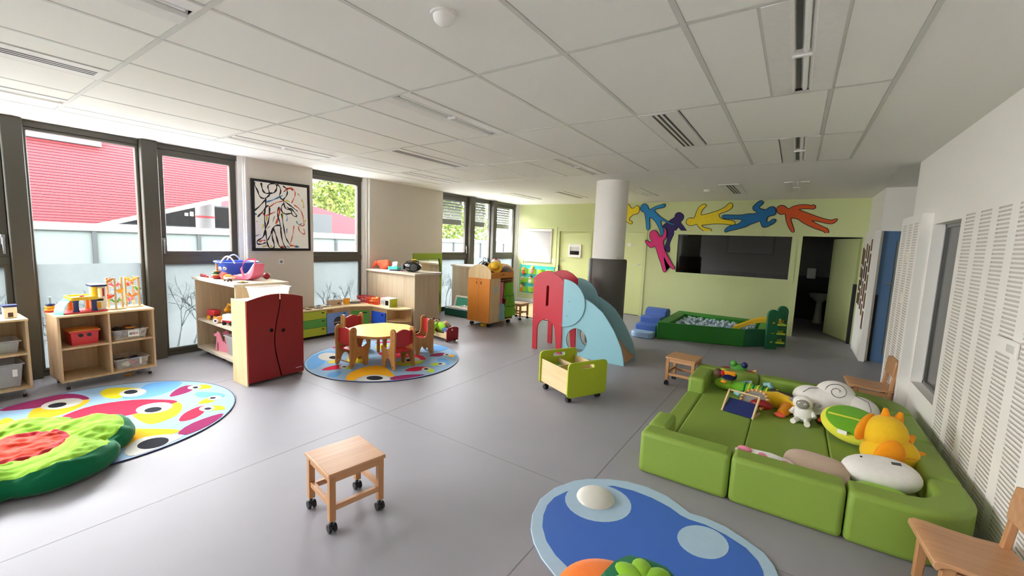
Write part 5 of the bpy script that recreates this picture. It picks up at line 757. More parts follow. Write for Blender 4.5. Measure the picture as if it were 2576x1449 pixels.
# ---- open storage bins
def bin_(name, label, cat, S, a, b, z, w, d, h, mt, lid=None, taper=.9, t=.004, group=None, lip=.012, clips=False):
    p = at(S, a, b, z)
    e = thing(name, label, cat, p, S[2], group)
    m = M()
    def ring(k, hh): return [m.bm.verts.new((sx * w / 2 * k, sy * d / 2 * k, hh)) for sx, sy in ((-1, -1), (1, -1), (1, 1), (-1, 1))]
    R = [ring(taper, 0), ring(1, h), ring(1 + lip * 2 / w, h), ring(1 + lip * 2 / w, h - .012), ring(1 + .002, h - .012)]
    I = [ring(taper - t * 2 / w, t), ring(1 - t * 2 / w, h)]
    m.bm.faces.new(R[0][::-1])
    for A, B in ((R[0], R[4]), (R[4], R[3]), (R[3], R[2]), (R[2], R[1]), (R[1], I[1]), (I[1], I[0])):
        for k in range(4): m.bm.faces.new((A[k], A[(k + 1) % 4], B[(k + 1) % 4], B[k]))
    m.bm.faces.new(I[0])
    m.build('tub', mt, e, bev=.006, smooth=50)
    if lid:
        M().box((-w / 2 - .014, -d / 2 - .014, h + .001), (w / 2 + .014, d / 2 + .014, h + .012)).box((-w / 2 + .02, -d / 2 + .02, h + .012), (w / 2 - .02, d / 2 - .02, h + .018)).build('lid', lid, e, bev=.006)
    return e
def filler(e, items, seed=1):
    """loose contents: (name, material, local centre, radii)"""
    for i, (n, mt, c, r) in enumerate(items):
        M().ball(c, r, 12, 8).jitter(.012, seed + i, 20).build(n, mt, e)
b1 = bin_('storage_box', 'red plastic box with an orange lid on the shelf', 'box', SB, .20, .185, .408, .20, .20, .14, 'bright_red', 'orange', .95)
for sx in (-1, 1): M().prism([arc(sx * .03, .10, .018, 0, 360, 14)[:-1]][0], 'y', -.106, -.09).build('grip_hole', 'black', b1)
b2 = bin_('storage_box', 'clear plastic box with dark toys and a picture card, upper right compartment', 'box', SB, .535, .19, .408, .27, .30, .11, 'clear_plastic', None, .9)
M().box((-.02, -.142, .03), (.07, -.139, .1)).build('picture_label', 'paper', b2)
for dx, mt in ((.0, 'navy'), (.025, 'red'), (.05, 'grey')): M().box((dx - .01, -.1435, .05), (dx + .012, -.1415, .075)).build('label_print', mt, b2)
filler(b2, [('dark_toy', 'black', (-.07, .0, .075), (.055, .06, .05)), ('brown_toy', 'brown', (.02, .03, .07), (.055, .05, .055)), ('grey_toy', 'grey', (.08, -.03, .05), (.04, .05, .04)), ('stick_toy', 'orange', (.03, -.05, .11), (.05, .008, .008))], 3)
b3 = bin_('storage_box', 'clear plastic box with mixed pieces, lower right compartment', 'box', SB, .535, .19, .10, .27, .30, .11, 'clear_plastic', None, .9)
M().box((.06, -.146, .03), (.075, -.14, .1)).build('clip', 'white_plastic', b3)
filler(b3, [('dark_piece', 'dark_grey', (-.05, .02, .05), (.07, .08, .035)), ('red_piece', 'red', (.03, -.05, .04), (.045, .04, .03)), ('cream_piece', 'cream', (-.03, -.06, .035), (.04, .03, .025)), ('blue_piece', 'navy', (.07, .05, .05), (.04, .05, .035))], 9)
b4 = bin_('storage_box', 'big clear tub at the bottom of the left edge shelf', 'box', SA, .52, .2, .10, .27, .3, .22, 'milky_plastic', None, .86)
M().box((.07, -.146, .1), (.1, -.14, .17)).build('paper_tag', 'paper', b4)
filler(b4, [('pale_toy', 'cloth_white', (.02, -.04, .06), (.08, .06, .045)), ('grey_toy', 'grey', (-.05, .03, .08), (.06, .07, .06))], 4)
b5 = bin_('storage_box', 'small pale green tub in the left edge shelf upper compartment', 'box', SA, .55, .2, .408, .2, .24, .12, 'milky_plastic', None, .88)
filler(b5, [('lime_toy', 'lime', (.0, -.02, .05), (.06, .07, .035))], 6)

# ---- counter units A and C and D
def plank_face(e, m_, x0, x1, y, z0, z1, axis, n, nm='plank'):
    w = (x1 - x0) / n
    for i in range(n):
        a, c = x0 + i * w + .0012, x0 + (i + 1) * w - .0012
        (M().box((a, y - .004, z0), (c, y + .006, z1)) if axis == 'x' else M().box((y - .006, a, z0), (y + .004, c, z1))).build(nm, m_, e, smooth=0)
eA = thing('counter_shelf', 'oak counter unit with open toy shelves behind the red wardrobe', 'shelf unit', (-5.7, 2.35, 0))
xa, xb, ya, yb_ = -6.27, -5.13, 2.07, 2.63
M().box((-6.28, 2.045, .965), (-5.10, 2.65, 1.0)).build('worktop', 'oak_top', eA, w=True, bev=.003, seg=1)
M().box((xa, ya, .085), (xa + .025, yb_, .965)).build('side_panel', 'oak', eA, w=True, bev=.002, seg=1)
M().box((xb - .025, ya, .085), (xb, yb_, .965)).build('side_panel', 'oak', eA, w=True, bev=.002, seg=1)
M().box((xa, ya, .075), (xb, yb_, .11)).build('bottom_shelf', 'oak_top', eA, w=True, bev=.002, seg=1)
M().box((xa + .025, ya + .01, .44), (-5.72, yb_ - .03, .465)).build('shelf', 'oak_top', eA, w=True, bev=.002, seg=1)
M().box((-5.718, ya + .01, .44), (xb - .025, yb_ - .03, .465)).build('shelf', 'oak_top', eA, w=True, bev=.002, seg=1)
M().box((xa + .025, yb_ - .022, .11), (xb - .025, yb_, .965)).build('back_panel', 'oak', eA, w=True)
for x_ in (xa + .12, (xa + xb) / 2, xb - .12):
    o = M().cyl((x_ - .02, ya + .09, .03), (x_ + .02, ya + .09, .03), .03, n=16).build('caster', 'rubber', eA, w=True)
    M().box((x_ - .012, ya + .06, .05), (x_ + .012, ya + .12, .076)).build('fork', 'grey', o, smooth=0).matrix_parent_inverse = Matrix.Translation(Vector(eA.location)).inverted()
    o = M().cyl((x_ - .02, yb_ - .09, .03), (x_ + .02, yb_ - .09, .03), .03, n=16).build('caster', 'rubber', eA, w=True)
eC = thing('counter_shelf', 'oak counter unit with closed plank back behind the toy kitchen', 'shelf unit', (-5.7, 4.95, 0))
M().box((-6.29, 4.63, .985), (-5.03, 5.26, 1.02)).build('worktop', 'oak_top', eC, w=True, bev=.003, seg=1)
plank_face(eC, 'oak', -6.27, -5.06, 4.654, .06, .984, 'x', 6)
plank_face(eC, 'oak', 4.665, 5.24, -5.056, .06, .984, 'y', 3, 'end_plank')
M().box((-6.265, 4.662, .06), (-5.064, 5.23, .984)).build('carcass', 'oak', eC, w=True, smooth=0)
M().box((-6.2, 4.72, 0), (-5.12, 5.2, .06)).build('plinth', 'dark_grey', eC, w=True, smooth=0)
eD = thing('counter_shelf', 'pale oak counter unit by the far window behind the orange cabinet', 'shelf unit', (-5.75, 7.2, 0))
M().box((-6.36, 6.91, 1.005), (-5.15, 7.5, 1.04)).build('worktop', 'oak_top', eD, w=True, bev=.003, seg=1)
plank_face(eD, 'oak', -6.34, -5.18, 6.934, .06, 1.004, 'x', 6)
M().box((-6.335, 6.942, .06), (-5.19, 7.47, 1.004)).build('carcass', 'oak', eD, w=True, smooth=0)
M().box((-6.25, 7.0, 0), (-5.25, 7.4, .06)).build('plinth', 'dark_grey', eD, w=True, smooth=0)

# ---- red wardrobe
RW = (-4.508, 1.912, math.radians(92.3))
eW = thing('toy_wardrobe', 'dark red two door toy wardrobe with birch sides and wavy door gap', 'wardrobe', (RW[0], RW[1], 0), RW[2])
W_, D_, H_ = .599, .314, .892
M().box((.0, .02, 0), (.016, D_, H_)).build('side_panel', 'birch', eW, bev=.002, seg=1)
M().box((W_ - .016, .02, 0), (W_, D_, H_)).build('side_panel', 'birch', eW, bev=.002, seg=1)
M().box((.016, .03, H_ - .03), (W_ - .016, D_, H_ - .012)).build('top_panel', 'birch_x', eW)
M().box((.016, .03, .03), (W_ - .016, D_, .05)).build('bottom_panel', 'birch', eW)
M().box((.016, D_ - .01, .05), (W_ - .016, D_, H_ - .03)).build('back_panel', 'birch', eW)
wave = [(.31 + .035 * math.sin((z - .1) / .8 * PI * 1.6 + 2.6), z) for z in [.035 + .04 * k for k in range(22)]]
top = lambda x: H_ + .052 * math.sin(PI * x / W_) 
g_ = .007
hole = lambda x, z: arc(x, z, .022, 0, 360, 16)[:-1][::-1]
Ld = [(.004, .035)] + [(x - g_, z) for x, z in wave] + [(wave[-1][0] - g_, top(wave[-1][0]))] + [(x, top(x)) for x in [.25, .2, .15, .1, .05, .004]]
Rd = [(W_ - .004, .035)] + [(W_ - .004, top(W_))] + [(x, top(x)) for x in [.55, .5, .45, .4, .36]] + [(wave[-1][0] + g_, top(wave[-1][0]))] + [(x + g_, z) for x, z in wave[::-1]]
M().prism([Ld, hole(.245, .56)], 'y', 0, .018).build('door', 'dark_red', eW, smooth=0)
M().prism([Rd, hole(.37, .54)], 'y', 0, .018).build('door', 'dark_red', eW, smooth=0)
M().box((.2, .022, .04), (.42, .03, .88)).build('dark_backing', 'black', eW)
M().box((.50, -.0005, .085), (.575, .0005, .092)).build('maker_mark', 'pale_pink', eW)
ct = bin_('clear_tub', 'empty milky plastic tub on top of the red wardrobe', 'tub', RW, .33, .20, .882, .36, .2, .125, 'clear_plastic', None, .88)

# ---- toy kitchen along the window wall
XFk = -5.93
eK = thing('toy_kitchen', 'low birch toy kitchen with coloured drawers and doors wrapping the corner', 'toy kitchen', (-5.95, 4.0, 0))
zt = .45
front = [(-5.93, 3.27), (-5.93, 4.05), (-5.74, 4.34), (-5.38, 4.34)]
curve = [(-5.38 + .31 * math.sin(a), 4.34 + .29 * (1 - math.cos(a)) ) for a in [PI / 2 * k / 8 for k in range(9)]]
outl = [(-6.27, 3.27)] + front + curve[1:] + [(-5.07, 4.64), (-6.27, 4.64)]
M().prism([(x, y) for x, y in outl], 'z', zt - .02, zt).build('worktop', 'birch_x', eK, w=True, bev=.003, seg=1)
body = [(-6.26, 3.28), (-5.955, 3.28), (-5.955, 4.06), (-5.76, 4.36), (-5.38, 4.36), (-5.38, 4.63), (-6.26, 4.63)]
M().prism(body, 'z', .045, zt - .02).build('carcass', 'ply', eK, w=True, smooth=0)
M().prism([(-6.2, 3.32), (-5.99, 3.32), (-5.99, 4.07), (-5.8, 4.40), (-5.42, 4.40), (-5.42, 4.6), (-6.2, 4.6)], 'z', 0, .045).build('plinth', 'rubber', eK, w=True, smooth=0)
slot = lambda y, z, w=.05, h=.018: rrect(y - w / 2, z - h / 2, y + w / 2, z + h / 2, h / 2 - .001, 3)
for k, mt in enumerate(('lime', 'green', 'lime')):
    z1 = zt - .024 - .128 * k; z0 = z1 - .124
    o = M().prism([[(3.285, z0), (3.655, z0), (3.655, z1), (3.285, z1)], slot(3.60, z1 - .035)[::-1]], 'x', -5.955, -5.935).build('drawer', mt, eK, w=True, smooth=0)
    M().box((-5.954, 3.57, z1 - .05), (-5.952, 3.63, z1 - .02)).build('grip_slot', 'black', eK, w=True)
o = M().prism([[(3.665, .05), (4.03, .05), (4.03, .365), (3.665, .365)], slot(3.97, .34)[::-1], arc(3.86, .215, .085, 0, 360, 28)[:-1][::-1]], 'x', -5.955, -5.935).build('washer_door', 'skyblue', eK, w=True, smooth=0)
M().box((-5.9545, 3.94, .325), (-5.953, 4.0, .355)).build('grip_slot', 'black', eK, w=True)
M().prism(arc(3.86, .215, .088, 0, 360, 24)[:-1], 'x', -5.954, -5.9525).build('washer_drum', 'dark_grey', eK, w=True)
M().box((-5.953, 3.775, .205), (-5.94, 3.945, .215)).build('washer_bar', 'ply', eK, w=True)
for y in (3.705, 3.755): M().cyl((-5.955, y, .4), (-5.935, y, .4), .02, n=16).build('knob', 'chairwood', eK, w=True)
# diagonal corner door
import itertools
def diag(u, z, dep=0):
    a, c = Vector((-5.945, 4.055)), Vector((-5.752, 4.348))
    d = (c - a); n = Vector((d.y, -d.x)).normalized()
    p = a + d * u + n * dep
    return (p.x, p.y, z)
def diag_panel(u0, u1, z0, z1, d0, d1, nm, mt, holes=()):
    m = M(); L = [[(u0, z0), (u1, z0), (u1, z1), (u0, z1)]] + [h for h in holes]
    m.prism(L if holes else L[0], 'y', d0, d1).warp(lambda v: diag(v.x, v.z, v.y))
    return m.build(nm, mt, eK, w=True, smooth=0)
diag_panel(.1, .9, .05, .37, .004, .02, 'corner_door', 'green', [[(p[0], p[1]) for p in rrect(.58, .325, .8, .345, .009, 3)][::-1]])
diag_panel(.57, .81, .32, .35, .002, .0035, 'grip_slot', 'black')
o = M().prism([[(-5.73, .05), (-5.39, .05), (-5.39, .365), (-5.73, .365)], rrect(-5.49, .31, -5.43, .335, .01, 3)[::-1]], 'y', 4.335, 4.352).build('oven_door', 'blue', eK, w=True, smooth=0)
M().box((-5.5, 4.353, .305), (-5.42, 4.355, .34)).build('grip_slot', 'black', eK, w=True)
# curved end shelves
for z in (.045, .235):
    M().prism([(-5.38, 4.35)] + [(x, y + .01) for x, y in curve[1:-1]] + [(-5.08, 4.64), (-5.38, 4.64)], 'z', z, z + .018).build('curved_shelf', 'ply', eK, w=True, smooth=30)
M().box((-5.38, 4.355, .045), (-5.364, 4.63, .43)).build('end_panel', 'ply', eK, w=True)
M().box((-5.365, 4.615, .05), (-5.085, 4.63, .43)).build('back_panel', 'ply', eK, w=True)
for x, y in ((-6.17, 3.40), (-6.03, 3.42), (-6.05, 3.57), (-6.18, 3.56)):
    M().lathe([(0, .003), (.045, .003), (.045, 0), (0, 0)], 24, (x, y, zt)).build('hob_ring', 'black', eK, w=True)
for y in (3.62, 3.64, 3.66): M().cyl((-5.97, y - .05, zt), (-5.97, y - .05, zt + .012), .011, n=12).build('hob_knob', 'steel', eK, w=True)

# ---- round table and four little chairs
eT = thing('play_table', 'low yellow topped round play table with wooden legs on the rug', 'table', (-4.40, 3.48, .012))
wv = [((.43 + .012 * math.cos(8 * a)) * math.cos(a), (.43 + .012 * math.cos(8 * a)) * math.sin(a)) for a in [2 * PI * k / 64 for k in range(64)]]
M().prism(wv, 'z', .362, .366).prism(wv, 'z', .342, .362).build('table_edge', 'chairwood', eT)
M().prism([(x * .995, y * .995) for x, y in wv], 'z', .366, .372).build('tabletop', 'tabletop', eT)
for a in (35, 125, 215, 305):
    c, s = math.cos(math.radians(a + 25)), math.sin(math.radians(a + 25))
    o = M().prism([(.0, 0), (.045, 0), (.05, .08), (.035, .14), (.05, .22), (.07, .30), (.10, .342), (-.09, .342), (-.03, .28), (-.01, .15), (-.012, .06)], 'y', -.02, .02)
    mm = Matrix.Translation((c * .29, s * .29, 0)) @ Matrix.Rotation(math.radians(a + 25 + 180), 4, 'Z')
    o.warp(lambda v: mm @ v).build('table_leg', 'chairwood', eT, bev=.004)
M().cyl((0, 0, .3), (0, 0, .342), .2, n=24).build('apron', 'chairwood', eT)
PRO = [(-.14, 0), (-.095, 0), (-.075, .03), (-.05, .10), (-.02, .135), (.02, .13), (.05, .09), (.065, .0), (.115, 0), (.12, .06), (.125, .16), (.14, .24), (.135, .265), (.115, .27), (.08, .248), (.04, .235), (0, .238), (-.03, .262), (-.042, .32), (-.045, .40), (-.04, .45), (-.052, .485), (-.085, .5), (-.12, .49), (-.138, .46), (-.142, .42), (-.135, .3), (-.13, .15)]
def chaikin(P, n=1):
    for _ in range(n):
        Q = []
        for i in range(len(P)):
            a, c = P[i], P[(i + 1) % len(P)]
            Q += [(a[0] * .75 + c[0] * .25, a[1] * .75 + c[1] * .25), (a[0] * .25 + c[0] * .75, a[1] * .25 + c[1] * .75)]
        P = Q
    return P
def make_chair():
    e = thing('toddler_chair', '', 'chair')
    for s in (-1, 1):
        o = M().prism([(y, max(z, 0)) for y, z in chaikin(PRO)], 'x', s * .14 - .011, s * .14 + .011).build('side_panel', 'chairwood', e, bev=.004)
        for y, z in ((-.09, .44), (-.09, .36), (-.02, .17), (-.1, .04)):
            M().cyl((s * .151, y, z), (s * .1535, y, z), .006, n=10).build('screw', 'brown', o)
    M().prism([(-.129, .29), (-.09, .275), (-.04, .265), (.0, .262), (.04, .265), (.09, .275), (.129, .29), (.129, .455), (.09, .45), (.05, .468), (.0, .478), (-.05, .468), (-.09, .45), (-.129, .455)], 'y', -.1, -.082).build('backrest', 'red', e, bev=.003)
    M().box((-.129, -.09, .195), (.129, .11, .212)).build('seat', 'red', e, bev=.004)
    M().box((-.129, .1, .15), (.129, .115, .195)).build('front_rail', 'chairwood', e, bev=.003)
    M().cyl((-.129, -.1, .06), (.129, -.1, .06), .008, n=10).build('stretcher', 'chairwood', e)
    return e
PC, UC = make_chair(), []
for x, y, rz, lb in ((-4.40, 3.045, 1, 'red and wooden toddler chair nearest the red wardrobe, back to camera'), (-3.92, 3.355, 86, 'red and wooden toddler chair at the right front of the yellow table'), (-4.20, 3.99, 155, 'red and wooden toddler chair beside the doll bed'), (-4.965, 3.50, -91, 'red and wooden toddler chair facing out from the blue washing machine door')):
    place(PC, UC, (x, y, .0125), math.radians(rz), lb, 'toddler chairs round the yellow table')

# ---- rugs
def rug(label, cx, cy, r, data):
    e = thing('round_rug', label, 'rug', (cx, cy, 0))
    n = 72
    P = [(r * math.cos(2 * PI * k / n), r * math.sin(2 * PI * k / n)) for k in range(n)]
    M().prism(P, 'z', 0, .0095).build('pile', 'rug_base', e, bev=.003)
    m = M().tube([(r * math.cos(2 * PI * k / n), r * math.sin(2 * PI * k / n), .0055) for k in range(n)], .006, 6, closed=True)
    m.build('bound_edge', 'navy', e)
    for k, (c_, pts) in enumerate(data):
        q = []
        for x, y in pts:
            v = Vector((x - cx, y - cy))
            if v.length > r - .012: v = v.normalized() * (r - .012)
            q.append((v.x, v.y))
        M().prism(q, 'z', .0092, .0099 + .00006 * k).build('print_patch', 'rug_' + c_, e, smooth=0)
    return e
rug('round pale blue rug with colourful bird prints before the window shelves', -4.605, .791, .958, RUG_NEAR)
rug('round pale blue rug with bird prints under the yellow table', -4.358, 3.514, .96, RUG_FAR)

# ---- doll bed with doll
BD = (-4.32, 4.76, math.radians(172))   # foot end at +X of the room
eB = thing('doll_bed', 'small birch doll bed with red head and foot boards', 'toy bed', (-4.34, 4.66, 0), math.radians(171))
def board(h): return [(.0, .02), (.225, .02), (.23, h - .05)] + [(.115 + .115 * math.cos(a), h - .04 + .04 * math.sin(a)) for a in [PI * k / 8 for k in range(9)]] + [(0, h - .05)]
M().prism([(-y, z) for y, z in board(.24)], 'x', -.009, .009).build('footboard', 'dark_red', eB, bev=.003)
M().cyl((-.010, -.1, .195), (-.006, -.1, .195), .016, n=14).build('emblem', 'pale_pink', eB)
M().prism([(-y, z) for y, z in board(.3)], 'x', .471, .489).build('headboard', 'dark_red', eB, bev=.003)
for y in (-.014, -.214):
    M().prism([(.009, .055), (.471, .055), (.471, .2), (.40, .15), (.3, .125), (.2, .12), (.1, .13), (.009, .15)], 'y', y - .007, y + .007).build('side_board', 'birch_x', eB)
M().box((.009, -.205, .06), (.471, -.022, .075)).build('slat_base', 'birch', eB)
for a, c in ((.04, -.04), (.04, -.19), (.44, -.04), (.44, -.19)): add_caster(eB, a, c, .06, .015)
eBm = eB
e = thing('rag_doll', 'brown haired cloth doll in a lime top lying on the doll bed', 'doll', (-4.34, 4.66, .078), math.radians(171))
M().ball((.40, -.1, .10), (.062, .06, .058), 18, 12).build('head', 'cloth_beige', e)
M().ball((.43, -.1, .11), (.06, .066, .058), 16, 10).jitter(.012, 3, 30).build('hair', 'brown', e)
M().tube([(.36, -.1, .075), (.30, -.1, .08), (.22, -.1, .075), (.17, -.1, .06)], .05, 12, taper=[.03, .058, .06, .045]).build('body', 'cloth_leaf', e)
M().tube([(.32, -.06, .1), (.28, .02, .09), (.25, .035, .02)], .03, 10, taper=[.035, .032, .022]).build('arm', 'cloth_leaf', e)
M().tube([(.32, -.15, .1), (.25, -.17, .11), (.2, -.14, .12)], .03, 10, taper=[.034, .03, .024]).build('arm', 'cloth_leaf', e)
M().tube([(.18, -.08, .06), (.1, -.07, .06), (.05, -.06, .05)], .032, 10).build('leg', 'cloth_denim', e)
M().tube([(.18, -.13, .06), (.1, -.14, .06), (.05, -.15, .05)], .032, 10).build('leg', 'cloth_denim', e)
for y in (-.12, -.08): M().ball((.365, y, .15), (.005, .008, .008), 8, 6).build('eye', 'brown', e)
e.scale = (1.12, 1.3, 1.35)
e = thing('soft_doll', 'small beige soft doll lying across the rag doll', 'doll', (-4.34, 4.66, .19), math.radians(171))
M().ball((.21, -.14, .075), (.035, .035, .032)).build('head', 'skin', e)
M().tube([(.19, -.14, .065), (.13, -.13, .055), (.08, -.13, .03)], .025, 10).jitter(.008, 2, 25).build('body', 'cloth_brown', e)
e = thing('striped_blanket', 'pale peach striped blanket at the foot of the doll bed', 'blanket', (-4.34, 4.66, .13), math.radians(171))
m = M()
for k in range(7):
    a = .018 + k * .014
    m.cyl((a, -.04, .012 + .01 * math.sin(k)), (a, -.2, .012 + .01 * math.sin(k)), .012, n=8)
m.build('cloth', 'cloth_striped', e)
for k in range(0, 7, 2):
    M().cyl((.018 + k * .014, -.041, .0135 + .01 * math.sin(k)), (.018 + k * .014, -.199, .0135 + .01 * math.sin(k)), .0122, n=8).build('stripe', 'cloth_white', e)

# ---- foam box with the aqua tray
e = thing('foam_block', 'long dark green foam block by the far window', 'foam block', (-5.76, 6.66, 0))
M().box((-.32, -.22, 0), (.33, .22, .15)).build('cover', 'teal', e, bev=.015)
M().box((-.325, -.225, .149), (.335, .225, .155)).build('pale_top', 'vinyl_pale', e, bev=.003)
e = thing('toy_crate', 'tilted aqua plastic tray with white pieces on the green foam block', 'toy tray', (-5.70, 6.62, .155))
m = M(); m.box((-.26, -.012, .0), (.26, .012, .22)); m.warp(lambda v: (v.x, v.y + v.z * .35 + .02, v.z)); m.build('tray_back', 'aqua_clear', e, bev=.004)
M().prism([[(-.29, -.005), (.29, -.005), (.29, .245), (-.29, .245)], [(-.25, .03), (.25, .03), (.25, .215), (-.25, .215)][::-1]], 'y', -.016, .016).warp(lambda v: (v.x, v.y + v.z * .35 + .01, v.z)).build('tray_rim', 'white_plastic', e, bev=.005)
M().box((-.29, -.17, 0), (.29, .02, .03)).build('ledge', 'white_plastic', e, bev=.01)
for k in range(6): M().ball((.02 + .045 * k, -.08 + .03 * (k % 3), .05 + .015 * (k % 2)), (.028, .022, .02), 10, 8).jitter(.006, k, 30).build('piece', 'white_plastic', e)

# ---- orange cabinet trolley
OC = (-5.05, 5.99)
eO = thing('dress_up_trolley', 'dress-up trolley with orange doors and arched birch ends on castors', 'cabinet', (OC[0], OC[1], 0), math.radians(.7))
arch = [(0, .08), (.52, .08), (.52, 1.0)] + [(.26 + .26 * math.cos(a), 1.0 + .16 * math.sin(a)) for a in [PI * k / 14 for k in range(15)]] + [(0, 1.0)]
M().prism(arch, 'y', .0, .018).build('front_end_panel', 'birch', eO, bev=.002, smooth=30)
M().prism(arch, 'y', .742, .76).build('rear_end_panel', 'birch', eO, bev=.002, smooth=30)
for x0, x1, hx in ((.006, .2575, .21), (.2625, .514, .31)):
    o = M().prism([[(x0, .1), (x1, .1), (x1, .905), (x0, .905)], [(p[0], p[1]) for p in rrect(hx - .01, .79, hx + .01, .845, .0095, 4)][::-1]], 'y', -.018, -.001).build('door', 'orange', eO, smooth=0)
    M().box((hx - .014, -.0012, .785), (hx + .014, -.0006, .85)).build('keyhole', 'brown', o)
    M().cyl((hx, -.0185, .885), (hx, -.0182, .885), .008, n=10).build('screw', 'brown', o)
M().box((0.004, .018, .08), (.516, .742, .1)).build('base_board', 'birch', eO)
M().box((.004, .018, .93), (.516, .742, .948)).build('shelf_board', 'orange', eO)
M().box((.504, .018, .905), (.52, .742, 1.02)).build('side_rail', 'orange', eO, bev=.002)
M().box((0, .018, .905), (.016, .742, 1.02)).build('side_rail', 'orange', eO, bev=.002)
M().box((.5, .018, .1), (.518, .31, .905)).build('side_panel', 'birch', eO)
M().box((0, .018, .1), (.016, .742, .905)).build('side_panel', 'birch', eO)
M().box((.02, .30, .1), (.5, .318, .905)).build('inner_panel', 'birch', eO)
M().prism([(.17 + .045 * math.cos(a), .70 + .075 * math.sin(a)) for a in [2 * PI * k / 20 for k in range(20)]], 'x', .518, .5195).build('oval_mirror', 'mat_pale', eO)
for a, c in ((.06, .06), (.46, .06), (.06, .70), (.46, .70)): add_caster(eO, a, c, .08, .034, w=.026)
M().cyl((.48, .33, .86), (.48, .73, .86), .012, n=10).build('clothes_rail', 'chairwood', eO)
e = thing('yellow_tub', 'round yellow tub under the orange cabinet', 'tub', (-4.73, 6.12, 0))
M().lathe([(0, 0), (.07, 0), (.08, .05), (.085, .05), (.08, .002)], 20).build('bowl', 'yellow', e)
M().lathe([(.078, .045), (.09, .048), (.09, .054), (.078, .054)], 20).build('rim', 'yellow', e)
# clothes on the rail
def garment(name, label, x, y, z1, z0, w, mt, seed, trim=None, spread=1.0, dx=0):
    e = thing(name, label, 'clothes', (x, y, z0))
    m = M(); N = 18; H = z1 - z0; rows = 9; R = []
    for j in range(rows):
        t = j / (rows - 1)
        wd = w * (1 - .3 * t * t) * (spread if t < .4 else 1)
        ring = []
        for k in range(N):
            a = 2 * PI * k / N
            f = 1 + .2 * math.sin(7 * a + seed) * (1 - .7 * t)
            ring.append(m.bm.verts.new((math.cos(a) * .05 * f + dx * (1 - t), math.sin(a) * wd / 2 * f, H * t)))
        R.append(ring)
    for A, B in zip(R, R[1:]):
        for k in range(N): m.bm.faces.new((A[k], A[(k + 1) % N], B[(k + 1) % N], B[k]))
    m.bm.faces.new(R[-1]); m.bm.faces.new(R[0])
    m.jitter(.012, seed, 9).build('cloth', mt, e)
    if trim:
        for t in (.3, .62):
            m = M(); zz = H * t
            m.tube([(math.cos(2 * PI * k / 16) * .056 + dx * (1 - t), math.sin(2 * PI * k / 16) * w / 2 * (1 - .5 * t * t) * 1.06, zz + .02 * math.sin(k * 1.9)) for k in range(16)], .006, 6, closed=True)
            m.build('trim', trim, e)
    M().tube([(0, 0, H - .01), (0, 0, H + .04), (0.02, 0, H + .055)], .004, 6).build('hanger', 'steel', e)
    return e
garment('dress_up_dress', 'green leaf patterned dress hanging on the orange trolley', -4.55, 6.60, .80, .16, .34, 'cloth_green', 2, 'dkgreen', 1.1, .05)
garment('dress_up_tunic', 'crimson costume hanging inside the orange trolley', -4.60, 6.40, .82, .40, .16, 'cloth_pink', 4)
garment('dress_up_skirt', 'dark maroon garment hanging low on the trolley', -4.55, 6.45, .5, .14, .12, 'cloth_maroon', 5)
garment('dress_up_scarf', 'pale green scarf trailing to the floor from the trolley', -4.52, 6.36, .42, .12, .13, 'cloth_aqua', 7)

# ---- wooden stools on castors
def make_stool():
    e = thing('caster_stool', '', 'stool')
    M().box((-.165, -.165, .318), (.165, .165, .34)).build('seat', 'beech_x', e, bev=.005)
    for sx in (-1, 1):
        for sy in (-1, 1):
            lg = M().box((sx * .14 - .017, sy * .14 - .017, .065), (sx * .14 + .017, sy * .14 + .017, .318)).build('leg', 'beech', e, bev=.003)
            o = M()
            o.cyl((sx * .14 - .022, sy * .14, .024), (sx * .14 - .006, sy * .14, .024), .024, n=18).cyl((sx * .14 + .006, sy * .14, .024), (sx * .14 + .022, sy * .14, .024), .024, n=18)
            o.build('caster', 'rubber', e, bev=.003)
            M().box((sx * .14 - .0055, sy * .14 - .018, .02), (sx * .14 + .0055, sy * .14 + .018, .05)).cyl((sx * .14, sy * .14, .045), (sx * .14, sy * .14, .066), .007, n=8).build('caster_fork', 'black', e)
    for s in (-1, 1):
        M().box((-.123, s * .14 - .011, .282), (.123, s * .14 + .011, .317)).build('apron', 'beech_x', e)
        M().box((s * .14 - .011, -.123, .282), (s * .14 + .011, .123, .317)).build('apron', 'beech', e)
        M().box((-.123, s * .14 - .011, .12), (.123, s * .14 + .011, .15)).build('stretcher', 'beech_x', e, bev=.002)
        M().box((s * .14 - .011, -.123, .14), (s * .14 + .011, .123, .17)).build('stretcher', 'beech', e, bev=.002)
    return e
PS, US = make_stool(), []
place(PS, US, (-2.04, 1.365, 0), math.radians(80.7), 'beech stool on black castors alone on the near floor', 'beech stools on castors')
place(PS, US, (-.965, 5.08, 0), math.radians(-4), 'beech stool on black castors behind the green sofa', 'beech stools on castors')
place(PS, US, (-4.70, 7.21, 0), math.radians(0), 'wooden stool mostly hidden behind the orange trolley', 'beech stools on castors')
e = thing('play_mat', 'wood patterned floor mat before the pocket organiser', 'mat', (-4.5, 8.3, 0))
wood('matwood', 'c9ad80', 'dcc69c', 'x', .4, 14.)
M().box((-1.1, -.85, 0), (1.0, 1.15, .012)).build('mat_sheet', 'matwood', e, bev=.003)
for k in range(7): M().box((-1.09, -.84 + .28 * k, .012), (.99, -.836 + .28 * k, .0125)).build('printed_joint', 'chairwood', e)
M().box((-1.1, -.86, 0), (1.0, -.85, .014)).build('mat_edge', 'brown', e)

